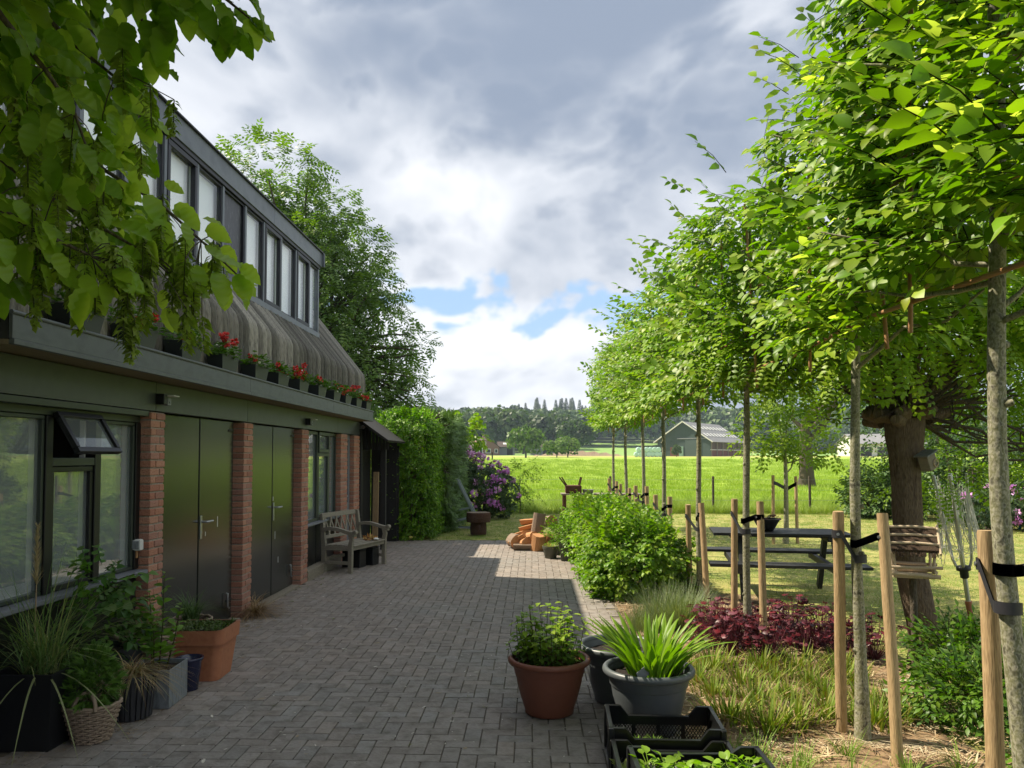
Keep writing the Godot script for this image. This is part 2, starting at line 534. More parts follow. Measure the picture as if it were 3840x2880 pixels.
func sheet(x0: float, x1: float, z0: float, z1: float, nx: int, nz: int, lift: float, bump := 0.0) -> MB:
	var b := MB.new()
	var f := noise(77, 0.5, 3)
	for j in nz + 1:
		for i in nx + 1:
			var x := lerpf(x0, x1, float(i) / nx)
			var z := lerpf(z0, z1, float(j) / nz)
			b.vert(Vector3(x, land(x, z) + lift + (bump * f.get_noise_2d(x, z) if bump > 0 else 0.0), z), Vector3.UP)
	for j in nz:
		for i in nx:
			var q := j * (nx + 1) + i
			b.f4(q, q + 1, q + nx + 2, q + nx + 1)   # z runs away from the camera
	return b

func ground() -> void:
	var g := MB.new()
	var rows := [60.0, 6.0, -4.0, -24.0, -60.0, -120.0, -200.0, -290.0, -354.0, -420.0, -520.0, -700.0, -1200.0, -2200.0]
	var cols := [-1500.0, -700.0, -300.0, -120.0, -40.0, 0.0, 40.0, 120.0, 300.0, 700.0, 1500.0]
	for z in rows:
		for x in cols:
			g.vert(Vector3(x, minf(land(x, z), 42.0) - 0.02, z), Vector3.UP)
	for j in rows.size() - 1:
		for i in cols.size() - 1:
			var q := j * cols.size() + i
			g.f4(q, q + 1, q + cols.size() + 1, q + cols.size())
	struct(g, "ground", M.hill_ground)
	struct(sheet(-9, 16, 3.5, -23.0, 40, 40, 0.0), "lawn", M.lawn_ground)
	struct(sheet(-120, 160, -23.0, -176.0, 20, 30, 0.03), "field", M.field_ground)
	struct(sheet(-160, 200, -176.0, -215.0, 20, 6, 0.034), "mown_field", M.mown_field)
	struct(sheet(-200, 260, -215.0, -352.0, 20, 6, 0.036), "far_meadow", M.far_field)
	struct(sheet(12, 120, -352.0, -432.0, 8, 8, 0.05), "hill_meadow", M.far_field)
	# bed of dry soil right of the paving
	var b := MB.new()
	var f := noise(31, 0.9, 4)
	var nx := 26
	var nz := 60
	for j in nz + 1:
		for i in nx + 1:
			var u := float(i) / nx
			var z := lerpf(-4.0, -9.4, float(j) / nz)
			var x := lerpf(0.9, 2.75 + 0.25 * sin(z * 1.7), u)
			var edge := minf(1.0, minf(u, 1 - u) * 8.0) * minf(1.0, minf(float(j), float(nz - j)) / 6.0)
			b.vert(Vector3(x, -0.014 + edge * (0.035 + 0.02 * f.get_noise_2d(x * 3, z * 3)), z), Vector3.UP)
	for j in nz:
		for i in nx:
			var q := j * (nx + 1) + i
			b.f4(q, q + 1, q + nx + 2, q + nx + 1)
	struct(b, "garden_soil", M.bed_soil)

func patio() -> void:
	var root := Node3D.new()
	root.name = "patio"
	root.set_meta("kind", "structure")
	add_child(root)
	var b := MB.new()
	b.box(Vector3(-1.1, -0.039, -5.4), Vector3(4.06, 0.066, 19.5))
	part(b, "joint_bed", M.joint_sand, root)
	var meshes := []
	for k in 5:
		var m := MB.new()
		m.cbox(Vector3.ZERO, Vector3(0.196, 0.05, 0.096), 0.005)
		meshes.append(m.mesh())
	var tones := []
	for k in 24:
		var r := rf(0.86, 1.1)
		var warm := rf(0.0, 1.0)
		tones.append(Color(0.252 * r + 0.025 * warm, 0.238 * r + 0.01 * warm, 0.22 * r))
	var spots := []
	var f := noise(3, 0.45, 2)
	for gx in range(-31, 9):
		for gz in range(-150, 40):
			var k := posmod(gx - gz, 4)
			if k != 0 and k != 3: continue
			var c := Vector3((gx + 1.0) * 0.1, 0, (gz + 0.5) * 0.1) if k == 0 else Vector3((gx + 0.5) * 0.1, 0, (gz + 1.0) * 0.1)
			if c.x < -2.97 or c.x > 0.86 or c.z < -15.05 or c.z > 3.9: continue
			c.y = -0.0215 + rf(-0.0015, 0.0015) + 0.004 * f.get_noise_2d(c.x * 2, c.z * 2)
			var bs := Basis(Vector3.UP, (0.0 if k == 0 else PI / 2) + rf(-0.012, 0.012)) * Basis(Vector3(rf(-1, 1), 0, rf(-1, 1)).normalized(), rf(0, 0.008))
			var red := clampf(0.5 - c.x * 0.25 + f.get_noise_2d(c.x, c.z) * 1.2, 0, 1)   # redder clay towards the house
			var t: Color = tones[rng.randi() % tones.size()]
			t = t.lerp(Color(t.r * 1.04, t.g * 0.98, t.b * 0.95), red)
			spots.append([absf(Vector2(c.x * 1.0 + 0.7, c.z + 3.9).length()) + (0.0 if c.z < -3.75 else 50.0), Transform3D(bs, c), t])
	spots.sort_custom(func(a, c): return a[0] < c[0])
	# the 300 that show largest are single pavers, the rest one field of them
	var mats := []
	for k in tones.size():
		var m2: StandardMaterial3D = M.paver_mat.duplicate()
		m2.vertex_color_use_as_albedo = false
		var t: Color = tones[k]
		if k % 2: t = Color(t.r * 1.02, t.g * 0.99, t.b * 0.97)
		m2.albedo_color = t.linear_to_srgb()
		mats.append(m2)
	var tr := []
	var cs := []
	for i in spots.size():
		if i < 300:
			var o := put(meshes[i % 5], "paver", mats[rng.randi() % mats.size()], root)
			o.transform = spots[i][1]
		else:
			tr.append(spots[i][1]); cs.append(spots[i][2])
	var rest := scatter(meshes[0], "paver_rest", M.paver_mat, root, tr, cs)
	rest.set_meta("kind", "stuff")
	# pale petals and bits of litter blown over the paving
	var pt := MB.new()
	pt.col = Color(0.62, 0.58, 0.5)
	for k in 7:
		var a := TAU * k / 7
		var a2 := TAU * (k + 1) / 7
		pt.tri(Vector3.ZERO, Vector3(cos(a2) * rf(0.8, 1.2), 0.2, sin(a2) * 0.6), Vector3(cos(a) * rf(0.8, 1.2), 0.2, sin(a) * 0.6))
	var ptr := []
	var pcs := []
	for i in 1600:
		var s := rf(0.003, 0.007) * (2.4 if rng.randf() < 0.1 else 1.0)
		var z := -15.0 * pow(rng.randf(), 0.8) - 0.2
		var p := Vector3(rf(-2.9, 0.85), 0.0062, z)
		ptr.append(Transform3D(Basis(Vector3.UP, rf(0, TAU)) * Basis.from_scale(Vector3(s * rf(1, 2.4), s * 0.6, s)), p))
		pcs.append(Color(1, 1, 1) if rng.randf() < 0.6 else Color(0.5, 0.42, 0.3))
	var lit := scatter(pt.mesh(), "petal_litter", M.painted, self, ptr, pcs)
	lit.set_meta("kind", "stuff")
	tag(lit, "pale fallen petals and crumbs scattered over the brick paving", "petals")

# ---------------------------------------------------------------- plants: shared pieces
func spray_alternate(n: int, ln: float, leaf: float, w: float, rows := 2) -> MB:
	# a twig along +z carrying leaves left and right in one plane
	var b := MB.new()
	b.col = Color(0.16, 0.11, 0.06)
	b.tube([Vector3.ZERO, Vector3(0, 0.01, ln * 0.5), Vector3(0, -0.01, ln)], [0.0028, 0.002, 0.001], 3, false)
	for i in n:
		var f := (i + 0.6) / n
		var s := -1.0 if i % 2 == 0 else 1.0
		var k := rf(0.72, 1.25)
		b.col = Color(k * rf(0.8, 1.2), k, k * rf(0.6, 1.2))
		var d := Vector3(s * rf(0.7, 1.0), rf(-0.35, 0.1), rf(0.45, 0.9))
		if i == n - 1: d = Vector3(s * 0.2, -0.15, 1)
		b.leaf(Vector3(0, 0, ln * f), look(d, Vector3(rf(-0.35, 0.35), 1, rf(-0.3, 0.3))), leaf * rf(0.55, 1.2), w * rf(0.75, 1.15), rf(0.05, 0.6), rf(0.0, 0.5), rows)
	return b

func spray_pinnate(n: int, ln: float, leaf: float, w: float) -> MB:
	var b := MB.new()
	b.col = Color(0.6, 0.75, 0.5)
	for i in n:
		var z := ln * (i + 1.0) / n
		for s in [-1.0, 1.0]:
			var k := rf(0.8, 1.2)
			b.col = Color(k, k * rf(0.95, 1.05), k * 0.9)
			b.leaf(Vector3(0, -0.12 * z * z / ln, z), look(Vector3(s, rf(-0.35, 0.1), 0.35), Vector3(0, 1, rf(-0.3, 0.3))), leaf * rf(0.8, 1.1), w, 0.15, 0.15, 1)
	b.leaf(Vector3(0, -0.12 * ln, ln), look(Vector3(0, -0.3, 1)), leaf, w, 0.15, 0.15, 1)
	return b

# places on the shells of ellipsoid lobes [centre, radii]; returns [transforms, colours]
func crown(lobes: Array, n: int, smin: float, smax: float, pal: Array, droop := 0.2, inner := 0.35, flat := 0.6) -> Array:
	var tr := []
	var cs := []
	var vol := 0.0
	for l in lobes: vol += pow(l[1].x * l[1].y * l[1].z, 0.6667)
	for l in lobes:
		var m := int(round(n * pow(l[1].x * l[1].y * l[1].z, 0.6667) / vol))
		for i in m:
			var d := rdir()
			var r := 1.0 - inner * pow(rng.randf(), 1.6)
			var p: Vector3 = l[0] + d * l[1] * r
			var o := (d + rdir() * 0.55 + Vector3(0, -droop, 0)).normalized()
			var up := (Vector3.UP * flat + d * (1.0 - flat) + rdir() * 0.3).normalized()
			tr.append(Transform3D(look(o, up, rf(smin, smax)), p))
			var c: Color = pal[rng.randi() % pal.size()]
			var k := rf(0.85, 1.15)
			cs.append(Color(c.r * k, c.g * k, c.b * k))
	return [tr, cs]

func branchy(b: MB, from: Vector3, to: Vector3, r0: float, r1: float, wob := 0.06, sides := 6) -> Array:
	var pts := []
	var rad := []
	var len := from.distance_to(to)
	for i in 6:
		var f := i / 5.0
		pts.append(from.lerp(to, f) + (rdir() * wob * len * sin(PI * f)))
		rad.append(lerpf(r0, r1, f))
	b.tube(pts, rad, sides)
	return pts

# a leafy tree: trunk, limbs towards the lobes, crown of sprays
func leafy_tree(called: String, label: String, at: Vector3, h: float, r: float, lobes: Array, spray: Mesh, n: int, smin: float, smax: float, pal: Array, bark: Material, group := "", droop := 0.2, m: Material = null) -> Node3D:
	var t := thing(called, label, "tree", at, 0.0, group)
	var b := MB.new()
	b.tube([Vector3(0, -0.05, 0), Vector3(0.02, h * 0.15, 0), Vector3(rf(-0.1, 0.1) * r, h * 0.6, rf(-0.1, 0.1)), Vector3(0, h, 0)], [r * 1.4, r * 1.05, r * 0.85, r * 0.5], 10)
	part(b, "trunk", bark, t)
	b = MB.new()
	for l in lobes:
		branchy(b, Vector3(0, h * rf(0.55, 0.95), 0), l[0], r * 0.4, r * 0.08)
	part(b, "limbs", bark, t)
	var cr := crown(lobes, n, smin, smax, pal, droop)
	var c := scatter(spray, "crown", m if m else M.leaf, t, cr[0], cr[1])
	c.set_meta("kind", "stuff")
	return t

# hedge block: twigs set over the faces of a box and through it
func hedge(called: String, label: String, c: Vector3, s: Vector3, spray: Mesh, n: int, smin: float, smax: float, pal: Array, m: Material, rough := 0.06) -> Node3D:
	var t := thing(called, label, "hedge", Vector3(c.x, 0, c.z))
	var b := MB.new()
	for k in int(clampf(s.x * s.z * 14.0, 6, 60)):
		var p := Vector3(rf(-0.4, 0.4) * s.x, 0, rf(-0.42, 0.42) * s.z)
		var e := Vector3(p.x + rf(-0.1, 0.1), c.y + s.y * rf(0.2, 0.4), p.z + rf(-0.15, 0.15))
		branchy(b, p, e, 0.016, 0.005)
		for q in 6: branchy(b, p.lerp(e, rf(0.25, 0.95)), p.lerp(e, rf(0.3, 0.95)) + Vector3(rf(-0.5, 0.5) * s.x, rf(0.0, 0.25), rf(-0.3, 0.3)), 0.006, 0.002, 0.06, 4)
	part(b, "inner_twigs", M.bark_grey, t)
	var f := noise(called.hash() % 99 + 3, 1.3, 3)
	var tr := []
	var cs := []
	var areas := [s.y * s.z, s.x * s.z, s.x * s.y]
	for i in n:
		var pick: float = rng.randf() * (areas[0] * 2 + areas[1] + areas[2] * 2)
		var ax := 0
		var sg := 1.0
		if pick < areas[0] * 2: sg = 1.0 if pick < areas[0] else -1.0
		elif pick < areas[0] * 2 + areas[1]: ax = 1
		else:
			ax = 2
			sg = 1.0 if pick < areas[0] * 2 + areas[1] + areas[2] else -1.0
		var p := Vector3(rf(-0.5, 0.5), rf(-0.5, 0.5), rf(-0.5, 0.5))
		var nn := Vector3.ZERO
		nn[ax] = sg
		p[ax] = sg * (0.5 if rng.randf() < 0.7 else rf(0.12, 0.48))
		p *= s
		# round the shoulders
		var k := Vector3(p.x / s.x * 2, p.y / s.y * 2, p.z / s.z * 2)
		var e := maxf(0.0, Vector2(k.x, k.y).length() - 1.12) + maxf(0.0, Vector2(k.z, k.y).length() - 1.12) + maxf(0.0, Vector2(k.x, k.z).length() - 1.2)
		p -= p.normalized() * e * 0.18
		p += nn * (f.get_noise_3dv(p + c) * rough * 2.0 + rf(-rough * 1.5, rough))
		var o := (nn + rdir() * 0.7 + Vector3(0, 0.25 if ax == 1 else -0.25, 0)).normalized()
		tr.append(Transform3D(look(o, (Vector3.UP + nn * 0.6 + rdir() * 0.3).normalized(), rf(smin, smax)), Vector3(0, c.y, 0) + p))
		var cc: Color = pal[rng.randi() % pal.size()]
		var q := rf(0.85, 1.15)
		cs.append(Color(cc.r * q, cc.g * q, cc.b * q))
	var cr := scatter(spray, "foliage", m, t, tr, cs)
	cr.set_meta("kind", "stuff")
	return t

func tuft(n: int, h: float, w: float, spread: float, bend: float, segs := 3, sag := 0.0, base := 0.02) -> MB:
	var b := MB.new()
	for i in n:
		var a := rf(0, TAU)
		var k := rf(0.75, 1.25)
		b.col = Color(k * rf(0.9, 1.15), k, k * rf(0.75, 1.1))
		var o := Vector3(cos(a), 0, sin(a))
		b.blade(o * base * sqrt(rng.randf()), Vector3(o.x * spread * rng.randf(), 1, o.z * spread * rng.randf()), h * rf(0.55, 1.1), w * rf(0.7, 1.2), bend * rf(0.3, 1.4), segs, sag)
	return b

# ---------------------------------------------------------------- fields, farms and woods beyond
func crown_clump(n: int, s: float, squash := 0.85) -> MB:
	# a whole crown seen from afar: leaf masses on lobes, in unit size
	var b := MB.new()
	var lobes := []
	for k in 11:
		var d := rdir()
		d.y = d.y * 0.75 - 0.05
		lobes.append([d * 0.58 + Vector3(0, 0.1, 0), rf(0.34, 0.52)])
	b.col = Color(0.45, 0.5, 0.45)
	for k in n:
		var l: Array = lobes[k % lobes.size()]
		var d := rdir()
		if d.y < -0.4: d.y = -d.y
		var p: Vector3 = (l[0] + d * l[1] * rf(0.8, 1.06)) * Vector3(1, squash, 1)
		var g := rf(0.75, 1.25)
		b.col = Color(g, g, g * rf(0.8, 1.1))
		var bs := look((d + rdir() * 0.6).normalized(), rdir())
		var w := s * rf(0.6, 1.3)
		b.quad(p - bs.x * w - bs.y * w * 0.7, p + bs.x * w * 0.8 - bs.y * w, p + bs.x * w + bs.y * w * 0.8, p - bs.x * w * 0.9 + bs.y * w)
	return b

func conifer_clump() -> MB:
	var b := MB.new()
	for k in 150:
		var f := k / 150.0
		var a := k * 2.4
		var r := (1.0 - f) * 0.26 + 0.012
		var g := rf(0.8, 1.2)
		b.col = Color(g, g, g)
		var c := Vector3(cos(a) * r * 0.5, f * 1.0, sin(a) * r * 0.5)
		var o := Vector3(cos(a), -0.45, sin(a))
		b.leaf(c, look(o, Vector3.UP), r * rf(0.8, 1.4) + 0.03, 0.08, 0.3, 0.2, 1)
	return b

func far_tree(called: String, label: String, x: float, z: float, h: float, w: float, mesh: Mesh, c: Color, low := 0.12) -> void:
	var t := thing(called, label, "tree", Vector3(x, land(x, z), z), rf(0, TAU), "single trees beyond the field")
	var b := MB.new()
	b.tube([Vector3(0, -0.1, 0), Vector3(0, h * 0.45, 0)], [h * 0.03, h * 0.02], 7)
	part(b, "trunk", M.bark_grey, t)
	var cy := h * (0.4 + low * 0.5)
	var o := scatter(mesh, "crown", M.leaf, t, [Transform3D(Basis.from_scale(Vector3(w * 0.62, h * (1 - low) * 0.62, w * 0.62)), Vector3(0, cy, 0))], [c])
	o.set_meta("kind", "stuff")

func far_country() -> void:
	# wood on the rise, a mass of crowns
	var kinds := [crown_clump(420, 0.10).mesh(), crown_clump(420, 0.10, 1.0).mesh()]
	var pal := [Color(0.06, 0.115, 0.025), Color(0.08, 0.14, 0.03), Color(0.05, 0.095, 0.025), Color(0.10, 0.16, 0.035), Color(0.065, 0.12, 0.03)]
	for k in 2:
		var tr := []
		var cs := []
		for row in [[-352.0, 13.0, 60], [-375.0, 15.0, 52], [-400.0, 16.0, 42], [-430.0, 17.0, 42], [-460.0, 16.0, 42], [-500.0, 17.0, 44]]:
			for i in row[2]:
				var x: float = lerpf(-150, 260, (i + rf(0, 1)) / row[2])
				if row[0] > -380.0 and x > 16 and x < 95: continue   # meadow runs up here
				var h: float = row[1] * rf(0.75, 1.2)
				var w := h * rf(0.45, 0.62)
				tr.append(Transform3D(Basis(Vector3.UP, rf(0, TAU)) * Basis.from_scale(Vector3(w, h * 0.56, w)), Vector3(x, land(x, row[0]) + h * 0.5, row[0] + rf(-9, 9))))
				cs.append(pal[rng.randi() % 5])
		var o := scatter(kinds[k], "far_wood", M.leaf_dark, self, tr, cs)
		o.set_meta("kind", "stuff")
		tag(o, "dark green broadleaved wood on the rise behind the fields", "wood", "far wood")
	var con := conifer_clump().mesh()
	var tr := []
	var cs := []
	for i in 46:
		var z := rf(-500, -470)
		var x := rf(-12, 79)
		var h := rf(13, 19) - (3.0 if x < 0.5 else 0.0)
		tr.append(Transform3D(Basis(Vector3.UP, rf(0, TAU)) * Basis.from_scale(Vector3(h * 0.75, h, h * 0.75)), Vector3(x, land(x, z) + 6.5, z)))
		cs.append(Color(0.04, 0.075, 0.04))
	var co := scatter(con, "conifer_wood", M.leaf_dark, self, tr, cs)
	co.set_meta("kind", "stuff")
	tag(co, "dark spruces standing along the top of the wooded rise", "conifers")
	# single trees and shrubs
	var ck := crown_clump(900, 0.07, 1.0).mesh()
	far_tree("round_tree", "round mid green tree standing alone in the field", -1.3, -165, 7.3, 6.6, ck, Color(0.12, 0.20, 0.04), 0.0)
	far_tree("field_shrub", "loose light green shrub right of the round tree", 5.5, -170, 4.4, 5.4, ck, Color(0.15, 0.24, 0.05), 0.0)
	far_tree("field_shrub", "taller light green shrub beside the loose one", 8.0, -172, 5.0, 4.6, ck, Color(0.16, 0.25, 0.05), 0.0)
	far_tree("parkland_tree", "broad dark tree at the edge of the far meadow", 14.6, -250, 12.5, 11, ck, Color(0.06, 0.105, 0.03), 0.15)
	far_tree("parkland_tree", "tall dark tree before the wood left of the meadow", 8.0, -290, 17, 15, ck, Color(0.06, 0.10, 0.03), 0.1)
	far_tree("parkland_tree", "tall tree behind the farmhouse", -12.7, -285, 19, 17, ck, Color(0.075, 0.12, 0.035), 0.1)
	far_tree("parkland_tree", "wide tree behind the round tree and the shed", -3.4, -300, 18, 19, ck, Color(0.07, 0.115, 0.035), 0.1)
	far_tree("parkland_tree", "large tree left of the farmhouse, above the hedges", -23.4, -280, 17, 18, ck, Color(0.065, 0.11, 0.035), 0.1)
	far_tree("yard_bush", "small dark bush in front of the green barn", 34.8, -186, 3.2, 2.4, ck, Color(0.07, 0.12, 0.03), 0.0)
	barn()
	farmhouse()
	# wrapped silage bales
	var bale := MB.new()
	bale.lathe(Vector3.ZERO, [Vector2(0.0, -0.62), Vector2(0.52, -0.62), Vector2(0.6, -0.55), Vector2(0.62, 0), Vector2(0.6, 0.55), Vector2(0.52, 0.62), Vector2(0, 0.62)], 14)
	var bm := bale.mesh()
	var wrap := mat("wrap_film", srgb(0.45, 0.66, 0.56), 0.35)
	var n := 0
	for row in 2:
		for i in (7 if row == 0 else 6):
			var x := lerpf(24.9, 30.6, (i + row * 0.5) / 6.0)
			var o := put(bm, "silage_bale", wrap, self, Vector3(x, land(x, -184) + 0.62 + row * 1.12, -184 + rf(-0.2, 0.2)), Basis(Vector3(1, 0, 0), PI / 2) * Basis(Vector3(0, 0, 1), rf(-0.1, 0.1)))
			tag(o, "pale green film-wrapped silage bale, %s from left in the %s row" % [NTH[i], "lower" if row == 0 else "upper"], "bale", "silage bales in the %s row" % ("lower" if row == 0 else "upper"))
			n += 1
	# bank of bare soil behind the field
	var b := MB.new()
	for i in 24:
		var x0 := lerpf(0, 26, i / 24.0)
		var x1 := lerpf(0, 26, (i + 1) / 24.0)
		var h0 := 1.3 * sin(PI * i / 24.0) + 0.25 * sin(i * 2.1)
		var h1 := 1.3 * sin(PI * (i + 1) / 24.0) + 0.25 * sin((i + 1) * 2.1)
		var y := land(0, -212)
		b.quad(Vector3(x0, y - 0.2, -210), Vector3(x1, y - 0.2, -210), Vector3(x1, y + maxf(0, h1), -213), Vector3(x0, y + maxf(0, h0), -213))
		b.quad(Vector3(x0, y + maxf(0, h0), -213), Vector3(x1, y + maxf(0, h1), -213), Vector3(x1, y - 0.3, -217), Vector3(x0, y - 0.3, -217))
	var bank := part(b, "soil_bank", mat("bank_soil", Color(1, 1, 1), 0.95, [Color(0.42, 0.36, 0.28), Color(0.54, 0.46, 0.38), Color(0.40, 0.42, 0.26)], 0.01, Vector3(0.1, 0.1, 0.1)))
	bank.set_meta("kind", "structure")
	# field fence near the farmhouse
	var rail := thing("field_gate_fence", "low dark post and rail fence in front of the farmhouse", "fence", Vector3(-10.3, land(-10, -130), -130))
	for x in [0.0, 3.6]:
		var p := MB.new()
		p.cbox(Vector3(x, 0.65, 0), Vector3(0.22, 1.4, 0.22), 0.02)
		part(p, "post", M.black_board, rail)
	var p2 := MB.new()
	p2.cbox(Vector3(1.8, 1.0, 0), Vector3(3.5, 0.12, 0.06), 0.01)
	part(p2, "rail", M.teak, rail)

func barn() -> void:
	var z := -200.0
	var x := 39.2
	var turn := deg_to_rad(-33)
	var t := thing("green_barn", "large green farm barn with grey roof and pale skylights", "barn", Vector3(x, land(x, z), z), turn)
	var green := mat("barn_green", Color(1, 1, 1), 0.7, [Color(0.20, 0.27, 0.25), Color(0.24, 0.31, 0.285)], 0.02, Vector3(0.4, 0.05, 0.4))
	var roofm := mat("barn_roof", Color(1, 1, 1), 0.8, [Color(0.44, 0.44, 0.45), Color(0.54, 0.54, 0.54)], 0.02, Vector3(0.1, 0.1, 0.1))
	var brick := mat("far_brick", Color(1, 1, 1), 0.9, [Color(0.36, 0.22, 0.19), Color(0.45, 0.29, 0.25)], 0.05, Vector3(0.6, 0.6, 0.6))
	var w := 7.2
	var L := 26.0
	var b := MB.new()
	b.prism(PackedVector2Array([Vector2(-w, 0), Vector2(w, 0), Vector2(w, 4.1), Vector2(0, 8.9), Vector2(-w, 4.1)]), Vector3(0, 0, -0.3), Basis.IDENTITY, 0.3)
	part(b, "gable_wall", green, t)
	b = MB.new()
	b.cbox(Vector3(2.6, 2.2, 0.1), Vector3(4.2, 4.4, 0.12), 0.03)
	part(b, "sliding_door", mat("barn_door", srgb(0.055, 0.085, 0.075), 0.6), t)
	b = MB.new()
	b.cbox(Vector3(2.6, 4.6, 0.14), Vector3(8.6, 0.25, 0.2), 0.03)
	part(b, "door_track", M.zinc, t)
	b = MB.new()
	b.cbox(Vector3(-0.6, 1.3, 0.12), Vector3(1.2, 2.6, 0.1), 0.02)
	part(b, "door", mat("barn_small_door", srgb(0.16, 0.27, 0.20), 0.6), t)
	b = MB.new()
	b.box(Vector3(-2.4, 1.2, 0.06), Vector3(2.4, 2.4, 0.1))
	part(b, "brick_panel", brick, t)
	# long side: brick below, brown boards above between posts
	b = MB.new()
	b.box(Vector3(w - 0.2, 0.8, -L / 2 - 0.31), Vector3(0.3, 1.6, L))
	part(b, "side_plinth", brick, t)
	b = MB.new()
	b.box(Vector3(w - 0.3, 2.8, -L / 2 - 0.31), Vector3(0.2, 2.5, L - 0.1))
	part(b, "side_boards", mat("barn_boards", srgb(0.085, 0.055, 0.04), 0.8), t)
	for k in 7:
		b = MB.new()
		b.cbox(Vector3(w + 0.02, 2.05, -0.5 - k * 4.2), Vector3(0.3, 4.1, 0.3), 0.02)
		part(b, "side_post", M.teak, t)
	b = MB.new()
	b.cbox(Vector3(w + 0.02, 1.7, -L / 2), Vector3(0.2, 0.18, L), 0.02)
	part(b, "side_rail", M.white_paint, t)
	for s in [-1.0, 1.0]:
		b = MB.new()
		b.bar(Vector3(0, 9.0, -L / 2), Vector3(s * (w + 0.8), 3.66, -L / 2), L + 1.4, 0.12, 0.02)
		var r := part(b, "roof", roofm, t)
		if s > 0:
			for k in 10:
				for q in 2:
					var f := 0.3 if q == 0 else 0.66
					var p := Vector3(0, 9.0, 0).lerp(Vector3(w + 0.8, 3.66, 0), f)
					var c := MB.new()
					c.bar(p + Vector3(-0.62, 0.5, 0) + Vector3(0.06, 0.07, 0), p + Vector3(0.62, -0.33, 0) + Vector3(0.06, 0.07, 0), 1.15, 0.06, 0.01)
					put(c.mesh(), "skylight", M.white_paint, r, Vector3(0, 0.0, -1.6 - k * 2.5))
	for s in [-1.0, 1.0]:
		b = MB.new()
		b.bar(Vector3(0, 9.02, 0.72), Vector3(s * (w + 0.85), 3.64, 0.72), 0.09, 0.26, 0.01)
		part(b, "barge_board", M.white_paint, t)
	# grey shed farther right, seen under the robinia
	var sh := thing("grey_shed", "low white and grey farm shed seen under the robinia", "shed", Vector3(83, land(83, -205), -205), -0.1)
	b = MB.new()
	b.prism(PackedVector2Array([Vector2(-9, 0), Vector2(9, 0), Vector2(9, 3.2), Vector2(0, 5.6), Vector2(-9, 3.2)]), Vector3.ZERO, Basis(Vector3.UP, PI / 2), 16.0)
	part(b, "wall", M.white_paint, sh)
	b = MB.new()
	b.bar(Vector3(8, 5.8, 0), Vector3(8, 3.1, 9.8), 17.0, 0.15, 0.02)
	b.bar(Vector3(8, 5.8, 0), Vector3(8, 3.1, -9.8), 17.0, 0.15, 0.02)
	part(b, "roof", roofm, sh)
	for k in 4:
		b = MB.new()
		b.box(Vector3(2 + k * 4, 1.2, 9.05), Vector3(2.6, 2.2, 0.1))
		part(b, "opening", M.black_board, sh)

